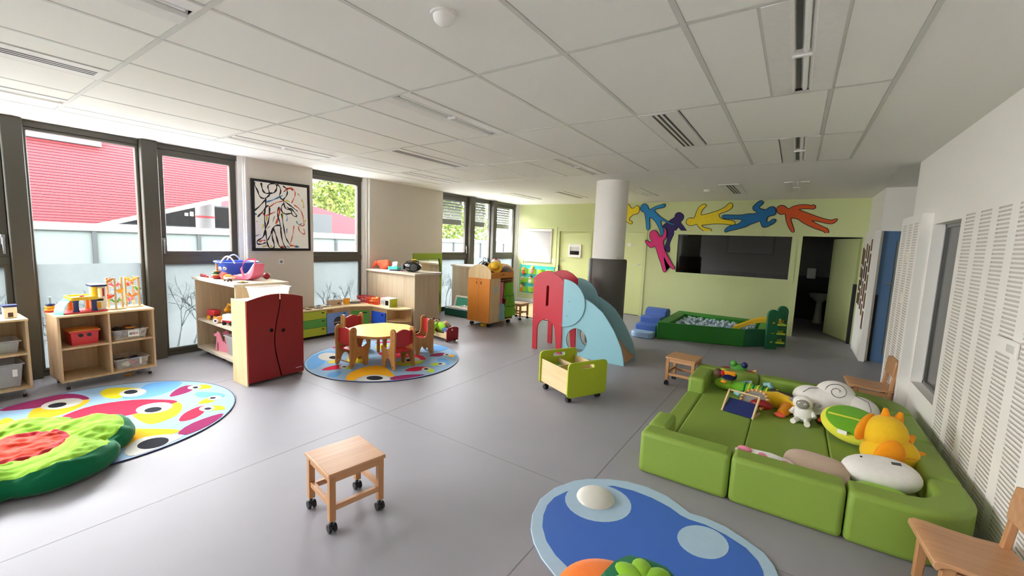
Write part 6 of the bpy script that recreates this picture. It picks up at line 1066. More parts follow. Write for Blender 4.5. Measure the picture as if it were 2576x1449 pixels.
# ---- wall pocket organiser with dolls
e = thing('pocket_organiser', 'aqua fabric wall organiser with lime pockets on the green wall', 'wall organiser', (-5.7, YF, .24))
M().box((-6.22, YF - .014, .24), (-5.15, YF - .006, 1.01)).jitter(.003, 3, 8).build('backing', 'aqua', e, w=True)
for r_ in range(3):
    for c in range(4):
        x0 = -6.2 + c * .262; z0 = .27 + r_ * .245
        m = M(); n = 8; f = []
        for k in range(n + 1):
            t = k / n
            f.append((x0 + .24 * t, YF - .012 - .05 * math.sin(PI * t)))
        for a, c2 in zip(f, f[1:]): m.quad((a[0], a[1], z0), (c2[0], c2[1], z0), (c2[0], c2[1], z0 + .14), (a[0], a[1], z0 + .14))
        m.build('pocket', 'cloth_leaf', e, w=True)
        M().tube([(p[0], p[1], z0 + .14) for p in f], .006, 6).build('pocket_hem', 'cloth_white' if (r_ + c) % 2 else 'aqua', e, w=True)
for x, z, hair, bod, lb in ((-6.08, .80, 'orange', 'cloth_coral', 'small orange doll in the top left organiser pocket'), (-5.81, .84, 'yellow', 'cloth_pink', 'yellow haired doll in the top organiser pocket'), (-5.85, .58, 'brown', 'cloth_white', 'dark haired doll in the middle organiser pocket'), (-6.12, .54, 'cloth_beige', 'cloth_green', 'beige doll in the middle left organiser pocket'), (-6.12, .33, 'orange', 'cloth_orange', 'orange dressed doll in the bottom left organiser pocket')):
    q = thing('pocket_doll', lb, 'doll', (x, YF - .045, z - .05), 0, 'dolls in the wall organiser')
    M().ball((0, 0, .12), (.05, .04, .05)).build('head', 'skin', q)
    M().ball((0, .008, .14), (.056, .042, .05)).build('hair', hair, q)
    M().ball((0, 0, .04), (.055, .03, .07)).build('body', bod, q)

# ---- slide house
eS = thing('toddler_slide', 'wooden toddler slide with red arched tower and pale blue curved sides', 'slide', (-2.5, 5.55, 0))
def redpanel(y0, y1, nm, slot=True):
    outer = [(-3.18, 0), (-3.10, 0), (-3.105, .30)] + [(-2.957 + .15 * math.cos(a), .31 + .165 * math.sin(a)) for a in [PI - PI * k / 12 for k in range(13)]] + [(-2.765, 0), (-2.69, 0), (-2.70, 1.07), (-2.80, 1.145), (-2.90, 1.185), (-2.985, 1.19), (-3.08, 1.165), (-3.15, 1.125), (-3.205, 1.065)]
    slot_ = rrect(-2.975, .675, -2.935, .978, .0195, 5)
    M().prism([outer, slot_[::-1]] if slot else outer, 'y', y0, y1).build(nm, 'slide_red', eS, w=True, bev=.003, smooth=30)
redpanel(5.30, 5.322, 'tower_panel'); redpanel(5.77, 5.792, 'tower_panel', False)
def blue_sides(y0, y1, dx):
    disc = [(-2.70 + dx, 1.09)] + [(-2.70 + .345 * math.cos(a) + dx, .75 + .345 * math.sin(a)) for a in [PI / 2 - PI * k / 18 for k in range(19)]] + [(-2.70 + dx, .405)]
    M().prism(disc, 'y', y0 - .02, y0).build('rail_disc', 'slide_blue', eS, w=True, bev=.003, smooth=30)
    big = [(-2.68 + dx, .0), (-1.755 + dx, 0), (-1.77 + dx, .10), (-1.81 + dx, .24), (-1.87 + dx, .36), (-1.935 + dx, .475), (-2.02 + dx, .59), (-2.10 + dx, .685), (-2.22 + dx, .77), (-2.34 + dx, .835), (-2.45 + dx, .86), (-2.68 + dx, .88)]
    hole_ = [(-2.465 + dx + .16 * math.cos(a), .235 + .175 * math.sin(a)) for a in [2 * PI * k / 28 for k in range(28)]]
    M().prism([big, hole_[::-1]], 'y', y0, y1).build('slide_side', 'slide_blue', eS, w=True, bev=.003, smooth=30)
blue_sides(5.323, 5.345, 0); blue_sides(5.748, 5.77, .02)
sl = [(-2.66, .60), (-2.45, .58), (-2.25, .48), (-2.1, .36), (-1.95, .22), (-1.85, .12), (-1.75, .06), (-1.75, .045), (-1.87, .1), (-1.97, .2), (-2.12, .34), (-2.27, .46), (-2.46, .56), (-2.66, .58)]
M().prism(sl, 'y', 5.346, 5.747).build('slide_bed', 'beech_x', eS, w=True, smooth=30)
M().box((-3.1, 5.323, .565), (-2.66, 5.769, .59)).build('platform', 'beech_x', eS, w=True)
M().box((-3.19, 5.323, .5), (-3.17, 5.769, 1.06)).build('end_panel', 'slide_red', eS, w=True)
for x, z in ((-3.17, 1.03), (-2.73, 1.02), (-3.16, .52), (-2.72, .44), (-2.60, .78), (-2.62, .57)): M().cyl((x, 5.296, z), (x, 5.301, z), .008, n=10).build('bolt', 'grey', eS, w=True)

# ---- lime trolley box
eL = thing('book_trolley', 'birch trolley box with lime green end boards and black castors', 'trolley', (-2.215, 3.865, 0), math.radians(-26.9))
def endb(): return [[(p[0], p[1]) for p in rrect(.0, .06, .50, .42, .045, 5)], rrect(.17, .345, .33, .385, .019, 4)[::-1]]
for x0 in (.0, .512):
    m = M().prism([[(p[0], p[1]) for p in L] for L in endb()], 'x', x0, x0 + .018); m.build('end_board', 'lime', eL, bev=.003, smooth=30)
for y in (.02, .468): M().box((.018, y, .085), (.512, y + .012, .335)).build('side_board', 'birch_x', eL, bev=.002)
M().box((.018, .032, .085), (.512, .468, .1)).build('floor_board', 'birch_x', eL)
M().box((.26, .032, .1), (.272, .468, .32)).build('divider', 'birch', eL); M().box((.018, .245, .1), (.26, .257, .32)).build('divider', 'birch_x', eL)
for a, c in ((.06, .06), (.47, .06), (.06, .44), (.47, .44)): add_caster(eL, a, c, .085, .026, w=.022)
e = thing('toy_ball', 'green ball inside the lime trolley', 'ball', (-2.215 + .15 * math.cos(math.radians(-26.9)) - .14 * math.sin(math.radians(-26.9)), 3.865 + .15 * math.sin(math.radians(-26.9)) + .14 * math.cos(math.radians(-26.9)), .1))
M().ball((0, 0, .1), .1, 20, 14).build('sphere', 'green', e); M().tube([(.1003 * math.cos(t), .1003 * math.sin(t), .1) for t in [2 * PI * k / 24 for k in range(24)]], .0015, 5, closed=True).build('seam', 'dkgreen', e)

# ---- ball pool, steps and small slide
PP = [(-1.90, 7.40), (-.58, 7.83), (-.28, 8.15), (-.28, 9.12), (-1.93, 9.15)]
def inset(P, d):
    n = len(P); out = []
    for i in range(n):
        p, a, c = Vector(P[i]), Vector(P[i - 1]), Vector(P[(i + 1) % n])
        d1, d2 = (p - a).normalized(), (c - p).normalized()
        n1, n2 = Vector((-d1.y, d1.x)), Vector((-d2.y, d2.x))
        b = (n1 + n2).normalized(); out.append(tuple(p + b * d / max(.3, b.dot(n1))))
    return out
PI_ = inset(PP, .15)
eP = thing('ball_pool', 'green padded ball pool with slanted rim by the green wall', 'ball pool', (-1.1, 8.3, 0))
for i in range(5):
    a, c, ai, ci = PP[i], PP[(i + 1) % 5], PI_[i], PI_[(i + 1) % 5]
    m = M(); V = lambda p, z: m.bm.verts.new((p[0], p[1], z))
    q = [V(a, .0), V(c, .0), V(ci, .0), V(ai, .0), V(a, .30), V(c, .30), V(ci, .27), V(ai, .27)]
    for f in ((0, 1, 5, 4), (4, 5, 6, 7), (7, 6, 2, 3), (0, 4, 7, 3), (1, 2, 6, 5), (3, 2, 1, 0)): m.bm.faces.new([q[k] for k in f])
    m.build('padded_wall', 'vinyl_green' if i != 1 else 'dkgreen', eP, w=True, bev=.015, seg=3)
M().prism(PI_, 'z', 0, .05).build('floor_pad', 'vinyl_green_top', eP, w=True)
rnd = random.Random(5); BI = inset(PP, .20)
def inside(p, P): return all((P[(i + 1) % 5][0] - P[i][0]) * (p[1] - P[i][1]) - (P[(i + 1) % 5][1] - P[i][1]) * (p[0] - P[i][0]) > 0 for i in range(5))
proto = M().ball((0, 0, 0), .034, 14, 10).build('play_ball', 'ball')
first = True; nb = 0
pos = []
for layer, z in enumerate((.085, .150, .213)):
    y = 7.5 + .023 * layer
    row = 0
    while y < 9.1:
        x = -1.9 + (.037 if row % 2 else 0) + .0385 * layer
        while x < -.3:
            p = (x + rnd.uniform(-.004, .004), y + rnd.uniform(-.003, .003))
            keep = 1 if layer < 1 else (.75 if layer == 1 else .5)
            if inside(p, BI) and rnd.random() < keep and not (p[0] > -.95 and 8.0 < p[1] < 8.5): pos.append((p[0], p[1], z + rnd.uniform(-.003, .003), layer))
            x += .077
        y += .069; row += 1
top_ = [p for p in pos if p[3] == 2]; mid_ = [p for p in pos if p[3] == 1]; low_ = [p for p in pos if p[3] == 0]
shown = (top_ + mid_)[:280]
rest = (top_ + mid_)[280:] + low_
for k, p in enumerate(shown):
    o = proto if k == 0 else proto.copy()
    if k: C.objects.link(o)
    o.location = p[:3]
    tag(o, 'pale grey blue plastic ball heaped in the ball pool', 'ball', 'balls in the ball pool')
m = M()
for p in rest: m.ball(p[:3], .034, 10, 7)
stuff(tag(m.build('play_balls_below', 'ball'), 'lower layer of grey blue balls in the pool', 'balls'))

eQ = thing('foam_steps', 'blue padded foam steps with a pale front pad beside the ball pool', 'foam steps', (-2.14, 7.9, 0))
M().prism([(-2.33, 7.52), (-2.33, 7.36), (-2.29, 7.27), (-2.22, 7.23), (-1.98, 7.24), (-1.945, 7.3), (-1.945, 7.52)], 'z', 0, .10).build('front_pad', 'vinyl_pale', eQ, w=True, bev=.02, seg=3)
for y0, y1, z in ((7.525, 7.80, .2), (7.80, 8.10, .305)):
    M().box((-2.33, y0, 0), (-1.945, y1, z)).build('step_block', 'vinyl_blue', eQ, w=True, bev=.025, seg=3)
M().prism([(8.10, 0), (8.5, 0), (8.5, .36)] + [(8.30 + .2 * math.cos(a), .33 + .095 * math.sin(a)) for a in [PI * k / 10 for k in range(1, 10)]] + [(8.10, .33)], 'x', -2.33, -1.945).build('step_block', 'vinyl_blue', eQ, w=True, bev=.015, seg=2, smooth=50)

eG = thing('toddler_climber_slide', 'small dark green climber with a curved yellow slide into the ball pool', 'slide', (-.2, 8.2, 0))
def climb_panel(x, y, rz, h):
    P = [(-.085, 0), (.095, 0), (.09, .2), (.085, .4)] + [(.0 + .09 * math.cos(a), h - .1 + .1 * math.sin(a)) for a in [PI * k / 10 for k in range(11)]] + [(-.09, .4), (-.085, .2)]
    hs = [[(cx + .03 * math.cos(a), z + .02 * math.sin(a)) for a in [2 * PI * k / 12 for k in range(12)]][::-1] for cx, z in ((.02, .44), (.02, .27), (.01, .12))]
    m = M().prism([P] + hs, 'y', -.022, .022)
    mm = Matrix.Translation((x, y, 0)) @ Matrix.Rotation(rz, 4, 'Z'); m.warp(lambda v: mm @ v)
    o = m.build('side_panel', 'dkgreen', eG, w=True, bev=.008, smooth=40)
    for cx, z in ((.02, .44), (.02, .27), (.01, .12)):
        mk = M().ball((cx, 0, z), (.029, .012, .019), 10, 8).warp(lambda v: mm @ v)
        mk.build('hole_plug', 'yellow' if z > .4 else 'lime', eG, w=True)
climb_panel(-.215, 7.99, math.radians(32), .66); climb_panel(-.095, 8.33, math.radians(32), .70)
M().box((-.245, 7.966, .56), (-.185, 7.972, .58), rz=math.radians(32)).build('maker_badge', 'paper', eG, w=True)
for z in (.1, .25, .4): M().box((-.2, 8.02, z), (-.06, 8.3, z + .03), rz=math.radians(20)).build('rung', 'lime', eG, w=True, bev=.008)
sp = [(-.10, 8.18, .43), (-.25, 8.15, .445), (-.4, 8.12, .43), (-.55, 8.10, .37), (-.68, 8.09, .29), (-.78, 8.08, .245)]
m = M(); prev = None
for p in sp:
    cur = []
    for dy, dz in ((-.105, .05), (-.095, .055), (-.085, .0), (.085, .0), (.095, .055), (.105, .05), (.105, -.02), (-.105, -.02)):
        cur.append(m.bm.verts.new((p[0], p[1] + dy, p[2] + dz)))
    if prev:
        for k in range(8): m.bm.faces.new((prev[k], prev[(k + 1) % 8], cur[(k + 1) % 8], cur[k]))
    else: m.bm.faces.new(cur)
    prev = cur
m.bm.faces.new(prev)
m.build('slide_chute', 'yellow', eG, w=True, bev=.005)

# ---- green foam sofa pit
eF = thing('foam_sofa_pit', 'large moss green foam sofa pit with low walls beside the slotted wall', 'sofa', (.07, 3.95, 0))
Hs, Zs = .30, .155
def block(lo, hi, nm='wall_block', bev=.03): M().box(lo, hi).build(nm, 'foam_green', eF, w=True, bev=bev, seg=4)
block((-.79, 2.86, 0), (-.222, 3.03, Hs)); block((-.216, 2.86, 0), (.358, 3.03, Hs))
cor = [(.364, 2.86), (.60, 2.86)] + [(.60 + .33 * math.sin(a), 3.19 - .33 * math.cos(a)) for a in [PI / 2 * k / 8 for k in range(1, 9)]] + [(.93, 3.36), (.76, 3.36)] + [(.60 + .16 * math.sin(a), 3.19 - .16 * math.cos(a)) for a in [PI / 2 * k / 6 for k in range(6, -1, -1)]] + [(.364, 3.03)]
M().prism(cor, 'z', 0, Hs).build('corner_block', 'foam_green', eF, w=True, bev=.03, seg=4, smooth=60)
block((-.79, 3.034, 0), (-.65, 3.34, Hs)); block((-.79, 4.44, 0), (-.63, 4.93, Hs)); block((-.79, 4.935, 0), (-.195, 5.09, Hs)); block((-.19, 4.935, 0), (.40, 5.09, Hs))
cor2 = [(.405, 5.09), (.60, 5.09)] + [(.60 + .33 * math.sin(a), 4.76 + .33 * math.cos(a)) for a in [PI / 2 * k / 8 for k in range(1, 9)]] + [(.93, 4.60), (.76, 4.60)] + [(.60 + .16 * math.sin(a), 4.76 + .165 * math.cos(a)) for a in [PI / 2 * k / 6 for k in range(6, -1, -1)]] + [(.405, 4.925)]
M().prism(cor2, 'z', 0, Hs).build('corner_block', 'foam_green', eF, w=True, bev=.03, seg=4, smooth=60)
block((.76, 3.366, 0), (.93, 3.98, Hs)); block((.76, 3.985, 0), (.93, 4.595, Hs))
block((-.645, 3.035, 0), (-.187, 4.925, Zs), 'seat_block', .015); block((-.184, 3.035, 0), (.333, 4.925, Zs), 'seat_block', .015)
M().prism([(.336, 3.035), (.60, 3.035)] + [(.60 + .155 * math.sin(a), 3.19 - .155 * math.cos(a)) for a in [PI / 2 * k / 6 for k in range(1, 7)]] + [(.755, 4.76)] + [(.60 + .155 * math.cos(a), 4.76 + .16 * math.sin(a)) for a in [PI / 2 * k / 6 for k in range(1, 7)]] + [(.336, 4.92)], 'z', 0, Zs).build('seat_block', 'foam_green', eF, w=True, bev=.015, seg=3)
block((-.79, 3.344, 0), (-.649, 4.436, Zs), 'entry_block', .02)

# ---- wooden chairs with their backs to the slotted wall
def make_wchair():
    e = thing('wooden_chair', '', 'chair')      # front towards -X, origin under the middle
    seatp = [(-.17, .245), (-.185, .262), (-.183, .283), (-.165, .293), (-.12, .292), (-.04, .283), (.05, .277), (.13, .279), (.165, .284), (.165, .268), (.05, .259), (-.06, .264), (-.13, .27), (-.155, .262)]
    M().prism(seatp, 'y', -.175, .175).build('seat', 'beech_x', e, bev=.004, smooth=50)
    for s in (-1, 1):
        M().prism([(.105, 0), (.145, 0), (.155, .2), (.163, .3), (.185, .53), (.178, .545), (.155, .54), (.13, .3), (.12, .2)], 'y', s * .148 - .016, s * .148 + .016).build('rear_leg', 'beech', e, bev=.006)
        M().prism([(-.15, 0), (-.115, 0), (-.1, .262), (-.15, .262)], 'y', s * .14 - .016, s * .14 + .016).build('front_leg', 'beech', e, bev=.006)
        M().box((-.11, s * .14 - .01, .2), (.13, s * .14 + .01, .245)).build('side_rail', 'beech_x', e, bev=.003)
    bp = [(-.165, .42), (.165, .42), (.172, .5), (.165, .575), (.1, .59), (-.1, .59), (-.165, .575), (-.172, .5)]
    M().prism(bp, 'x', .135, .152).warp(lambda v: (v.x + .018 * (1 - (v.y / .17) ** 2) + (v.z - .42) * .09, v.y, v.z)).build('backrest', 'beech_x', e, bev=.005)
    M().box((.10, -.13, .2), (.12, .13, .24)).build('rear_rail', 'beech', e)
    return e
PW, UW = make_wchair(), []
place(PW, UW, (.79, 2.62, 0), math.radians(4), 'beech chair in the right bottom corner, back to the slotted wall', 'small beech chairs by the wall')
place(PW, UW, (.745, 5.54, 0), math.radians(2), 'beech chair beyond the sofa near the far panel', 'small beech chairs by the wall')

# ---- blue floor mat with the white dome
eM = thing('activity_mat', 'blue activity mat with pale border, spots and a white dome', 'play mat', (-.55, 2.2, 0))
MS = MAT_SHAPES
M().prism(MS['outer'], 'z', 0, .009).build('border', 'mat_pale', eM, w=True, bev=.004)
M().prism(MS['inner'], 'z', .0088, .0098).build('blue_panel', 'mat_blue', eM, w=True, smooth=0)
M().prism(MS['ring'], 'z', .0095, .0105).build('pale_ring', 'mat_pale', eM, w=True, smooth=0)
M().prism(MS['spot'], 'z', .0095, .0105).build('pale_spot', 'mat_pale', eM, w=True, smooth=0)
cx = sum(p[0] for p in MS['dome']) / len(MS['dome']); cy = sum(p[1] for p in MS['dome']) / len(MS['dome'])
m = M(); rings = []
for k in range(7):
    t = k / 6 * PI / 2
    if k == 6: rings.append([m.bm.verts.new((cx, cy, .05))])
    else: rings.append([m.bm.verts.new((cx + (p[0] - cx) * .93 * math.cos(t), cy + (p[1] - cy) * .93 * math.cos(t), .0095 + .041 * math.sin(t))) for p in MS['dome']])
for A, B in zip(rings, rings[1:]):
    for k in range(len(A)):
        f = [A[k], A[(k + 1) % len(A)]] + ([B[0]] if len(B) == 1 else [B[(k + 1) % len(A)], B[k]])
        m.bm.faces.new(f)
m.build('white_dome', 'mat_white', eM, w=True, smooth=60)
# ================================================================ toys and soft things
def pillow(w, h, t, n=28, m_=12, p=2.6):
    """puffed cushion lying in local XY, thickness along Z"""
    b = M(); rings = []
    for j in range(m_ + 1):
        f = j / m_ * PI - PI / 2
        r = abs(math.cos(f)) ** .55
        z = math.sin(f) * t / 2
        if j in (0, m_): rings.append([b.bm.verts.new((0, 0, z))]); continue
        ring = []
        for k in range(n):
            a = 2 * PI * k / n; c, s = math.cos(a), math.sin(a)
            q = (abs(c) ** p + abs(s) ** p) ** (-1 / p)
            ring.append(b.bm.verts.new((w / 2 * q * c * r, h / 2 * q * s * r, z)))
        rings.append(ring)
    for A, B in zip(rings, rings[1:]):
        for k in range(n):
            f = []
            for v in (A[k % len(A)], A[(k + 1) % len(A)], B[(k + 1) % len(B)], B[k % len(B)]):
                if v not in f: f.append(v)
            if len(f) > 2: b.bm.faces.new(f)
    return b
def turn(m, rx=0, ry=0, rz=0, t=(0, 0, 0)):
    mm = Matrix.Translation(t) @ Matrix.Rotation(rz, 4, 'Z') @ Matrix.Rotation(ry, 4, 'Y') @ Matrix.Rotation(rx, 4, 'X')
    return m.warp(lambda v: mm @ v)

# ---- flower bean bag on the near rug
FC, FR, FH = (-4.05, .33), .585, .14
eB2 = thing('flower_bean_bag', 'big flower shaped bean bag, green and lime with a red centre', 'bean bag', (FC[0], FC[1], .0105))
lob = lambda a: FR * (.80 + .20 * abs(math.cos(2.5 * (a - .45))) ** .55)
def shell(rz, n=120):
    from mathutils import noise
    m = M(); R = []
    fine = []
    for (f0, z0), (f1, z1) in zip(rz, rz[1:]): fine += [(f0 + (f1 - f0) * t / 4, z0 + (z1 - z0) * t / 4) for t in range(4)]
    rz = fine + [rz[-1]]
    for fr, z in rz:
        ring = []
        for k in range(n):
            a = 2 * PI * k / n
            rad = lob(a) * fr if fr > .45 else FR * .93 * fr
            q = Vector((rad * math.cos(a), rad * math.sin(a), z))
            fold = abs(math.sin(2.5 * (a - .45))) ** 6
            wr = noise.noise(q * 7) * .024 + noise.noise(Vector((q.x * 26, q.y * 14, 1))) * .016 + noise.noise(q * 38) * .007 - .03 * fold * min(1, max(0, fr - .45) * 3)
            zz = z + wr * min(1, z / .05)
            ring.append(m.bm.verts.new((rad * math.cos(a), rad * math.sin(a), max(0, zz))))
        R.append(ring)
    for A, B in zip(R, R[1:]):
        for k in range(n): m.bm.faces.new((A[k], A[(k + 1) % n], B[(k + 1) % n], B[k]))
    return m
shell([(.6, .0), (.95, .0), (1.0, .035), (1.005, .08), (.97, .118), (.9, .142)]).build('side_cloth', 'cloth_dkgreen', eB2, smooth=80)
shell([(.9, .142), (.84, .152), (.76, .158), (.68, .156), (.6, .15), (.52, .142), (.44, .13)]).build('petal_cloth', 'cloth_lime', eB2, smooth=80)
shell([(.44, .13), (.41, .138), (.36, .134)]).build('centre_band', 'cloth_dkred', eB2, smooth=80)
shell([(.36, .134), (.3, .142), (.2, .147), (.1, .147), (.0005, .145)]).build('centre_cloth', 'cloth_red', eB2, smooth=80)

# ---- orange and green leaf pouffe at the bottom edge
eV = thing('leaf_pouffe', 'orange round pouffe with a green leafy cap at the bottom edge', 'pouffe', (-.50, 1.53, .0105))
M().lathe([(0, 0), (.17, .0), (.225, .05), (.235, .1), (.215, .15), (.15, .185), (0, .19)], 40).build('body', 'cloth_orange', eV, smooth=80)
m = M(); prev = None
hexa = lambda r, z: [(.12 + r * math.cos(2 * PI * k / 12 + .2) * (1 if k % 2 == 0 else .95), .07 + r * math.sin(2 * PI * k / 12 + .2) * (1 if k % 2 == 0 else .95), z) for k in range(12)]
for r, z in ((.19, .11), (.185, .18), (.16, .225), (.13, .232)):
    cur = [m.bm.verts.new(p) for p in hexa(r, z)]
    if prev:
        for k in range(12): m.bm.faces.new((prev[k], prev[(k + 1) % 12], cur[(k + 1) % 12], cur[k]))
    prev = cur
m.bm.faces.new(prev)
m.build('cap', 'cloth_dkgreen', eV, smooth=30)
for k in range(7):
    a = 2 * PI * k / 7 + .2
    turn(M().ball((0, 0, 0), (.075, .048, .03), 16, 10), rz=a, t=(.12 + .062 * math.cos(a), .07 + .062 * math.sin(a), .225)).build('leaf', 'cloth_lime', eV)

# ---- toys on the window shelf (local frame of that shelf)
zB = .7285
p = at(SB, .215, .2, zB)
e = thing('toy_garage', 'plastic toy garage with yellow deck, blue pillars and tower on the shelf', 'toy garage', p, SB[2])
M().box((-.16, -.13, 0), (.165, .13, .012)).build('base', 'bright_red', e, bev=.004)
for x, y in ((-.06, -.10), (.07, -.10), (-.06, .09), (.07, .09)): M().lathe([(.026, 0), (.02, .03), (.02, .09), (.026, .115)], 14, (x, y, .012)).build('pillar', 'navy' if y < 0 else 'orange', e)
M().prism(rrect(-.10, -.13, .105, .12, .03), 'z', .127, .145).build('deck', 'yellow', e, bev=.004)
M().prism([rrect(-.10, -.13, .105, .12, .03), rrect(-.088, -.118, .093, .108, .025)[::-1]], 'z', .145, .16).build('parapet', 'yellow', e)
M().box((-.012, -.03, .145), (.02, .0, .165)).build('deck_car', 'red', e, bev=.006)
M().prism([[(.075, .012), (.165, .012), (.165, .25), (.075, .25)], [(.09, .14), (.135, .14), (.135, .23), (.09, .23)][::-1]], 'y', -.08, .06).build('tower', 'cream', e, bev=.003)
M().box((.142, -.083, .15), (.155, -.079, .23)).build('lift_gauge', 'red', e); M().box((.085, -.083, .03), (.125, -.079, .09)).build('garage_door', 'amber', e); M().box((.09, -.083, .105), (.145, -.079, .125)).build('car_picture', 'black', e)
M().cyl((.085, -.07, .145), (.085, -.07, .25), .024, n=14).build('lift_shaft', 'yellow', e)
M().prism(rrect(.055, -.10, .18, .08, .02), 'z', .25, .27).build('tower_roof', 'navy', e, bev=.004)
rp = [(-.1, -.02, .14), (-.13, -.05, .12), (-.165, -.07, .08), (-.18, -.09, .04), (-.19, -.12, .01)]
m = M(); prev = None
for q in rp:
    cur = [m.bm.verts.new((q[0] - .02, q[1] + .04, q[2])), m.bm.verts.new((q[0] + .03, q[1] - .04, q[2])), m.bm.verts.new((q[0] + .03, q[1] - .04, q[2] - .008)), m.bm.verts.new((q[0] - .02, q[1] + .04, q[2] - .008))]
    if prev:
        for k in range(4): m.bm.faces.new((prev[k], prev[(k + 1) % 4], cur[(k + 1) % 4], cur[k]))
    else: m.bm.faces.new(cur)
    prev = cur
m.bm.faces.new(prev); m.build('ramp', 'aqua_clear', e)
p = at(SB, .03, .345, zB)
e = thing('ring_stacker', 'small amber ring stacker with navy cap on the window shelf', 'ring stacker', p, SB[2])
M().lathe([(0, 0), (.045, 0), (.045, .012), (0, .012)], 18).build('base', 'bright_red', e)
for k, (r, mt) in enumerate(((.04, 'amber'), (.036, 'amber'), (.03, 'navy'))): M().lathe([(.012, .013 + .024 * k), (r, .015 + .024 * k), (r + .004, .024 + .024 * k), (r, .034 + .024 * k), (.012, .035 + .024 * k)], 18).build('ring', mt, e)
M().cyl((0, 0, .012), (0, 0, .15), .012, n=12).build('post', 'mat_pale', e)
def marble_tower(lb, a, b, h, seed):
    e = thing('marble_run', lb, 'marble run', at(SB, a, b, zB), SB[2])
    M().lathe([(0, 0), (.085, 0), (.085, .01), (0, .01)], 24).build('base', 'birch_x', e)
    for k in range(3):
        an = 2 * PI * k / 3 + seed
        M().box((.062 * math.cos(an) - .008, .062 * math.sin(an) - .008, .01), (.062 * math.cos(an) + .008, .062 * math.sin(an) + .008, h), rz=an).build('post', 'birch', e, bev=.002)
    for k in range(5):
        z = .05 + k * (h - .08) / 4.4
        a0 = seed + k * 2.1
        m = M(); prev = None
        for q in range(9):
            an = a0 + q * .24; zz = z + .035 * abs(q - 4) / 4
            cur = []
            for rr_, dz in ((.03, .018), (.038, .0), (.062, .0), (.07, .018), (.064, .018), (.06, .006), (.04, .006), (.036, .018)):
                cur.append(m.bm.verts.new((rr_ * math.cos(an), rr_ * math.sin(an), zz + dz)))
            if prev:
                for s_ in range(8): m.bm.faces.new((prev[s_], prev[(s_ + 1) % 8], cur[(s_ + 1) % 8], cur[s_]))
            else: m.bm.faces.new(cur)
            prev = cur
        m.bm.faces.new(prev)
        m.build('track', ('green', 'orange_red', 'amber', 'pink', 'orange')[(k + int(seed * 3)) % 5], e)
        M().box((-.06, -.004, z + .005), (.06, .004, z + .012), rz=a0 + .4).build('cross_bar', 'birch', e)
marble_tower('wooden marble run tower with coloured tracks, nearer the garage', .47, .19, .33, .3)
marble_tower('wooden marble run tower with coloured tracks at the window post', .63, .25, .33, 1.2)
e = thing('toy_animal', 'tiny brown toy animal on the floor under the window shelf', 'toy', (-5.757, 1.27, 0), 1.3)
M().ball((0, 0, .028), (.035, .016, .018)).build('body', 'chairwood', e); M().ball((.035, 0, .036), (.014, .011, .012)).build('head', 'chairwood', e)
for x in (-.02, .02):
    for y in (-.008, .008): M().cyl((x, y, 0), (x, y, .02), .005, n=8).build('leg', 'chairwood', e)
e = thing('toy_figure', 'tiny blue grey toy plane on the floor under the window shelf', 'toy', (-5.81, 1.375, 0), .8)
M().ball((0, 0, .02), (.03, .008, .008)).build('body', 'grey', e); M().box((-.008, -.028, .018), (.008, .028, .022)).build('wing', 'navy', e); M().cyl((0, 0, 0), (0, 0, .014), .006, n=8).build('stand', 'grey', e)
e = thing('toy_house', 'small white toy building on the shelf at the left edge', 'toy', at(SA, .62, .16, zB), SA[2])
M().box((-.04, -.04, 0), (.04, .04, .1)).build('walls', 'cream', e, bev=.004); M().box((-.045, -.045, .1), (.045, .045, .118)).build('roof', 'navy', e, bev=.004); M().box((-.015, -.042, .01), (.015, -.039, .05)).build('door', 'brown', e)

# ---- on the oak counter by the red wardrobe
zA = 1.0005
e = thing('blue_tub', 'royal blue plastic tub with white rope handles and round stickers', 'tub', (-5.95, 2.43, zA))
M().lathe([(0, 0), (.15, 0), (.165, .02), (.235, .19), (.245, .19), (.245, .2), (.228, .2), (.16, .03), (0, .02)], 36).build('tub_body', 'blue', e)
M().tube([(.243 * math.cos(2 * PI * k / 36), .243 * math.sin(2 * PI * k / 36), .2) for k in range(36)], .007, 6, closed=True).build('rim', 'skyblue', e)
for a in (PI * .92, -PI * .25): 
    c, s = math.cos(a), math.sin(a)
    M().tube([(c * .24 - s * t, s * .24 + c * t, .19 + .085 * (1 - (t / .08) ** 2)) for t in [-.08 + .16 * k / 10 for k in range(11)]], .009, 8).build('handle', 'white_plastic', e)
for k, a in enumerate((-1.85, -1.6, -1.35, -1.03)):
    c, s = math.cos(a), math.sin(a); r0 = .21
    M().cyl((c * (r0 - .003), s * (r0 - .003), .125), (c * (r0 + .0035), s * (r0 + .0035), .125 - .003), .022, n=16).build('sticker', 'paper', e)
    M().cyl((c * (r0 + .003), s * (r0 + .003), .1225), (c * (r0 + .0045), s * (r0 + .0045), .1222), .01, n=10).build('sticker_print', ('amber', 'grey', 'cloth_coral', 'dark_grey')[k], e)
e = thing('ring_stacker', 'wooden ring stacker with tilted peg beside the blue tub', 'ring stacker', (-5.84, 2.165, zA))
M().lathe([(0, 0), (.03, 0), (.07, .018), (.072, .03), (.03, .04), (0, .04)], 22).build('base', 'red', e)
for k, (r, mt) in enumerate(((.055, 'tabletop'), (.058, 'dkgreen'), (.042, 'chairwood'))): M().lathe([(.01, .04 + .02 * k), (r, .043 + .02 * k), (r + .003, .05 + .02 * k), (r, .058 + .02 * k), (.01, .06 + .02 * k)], 20).build('ring', mt, e)
M().cyl((0, 0, .09), (-.012, 0, .185), .012, n=12).build('peg', 'chairwood', e)
e = thing('toy_xylophone', 'red toy bar lying at the window end of the oak counter', 'toy', (-6.12, 2.14, zA), .1)
M().box((-.085, -.025, 0), (.085, .025, .02)).build('bar', 'dark_red', e, bev=.006)
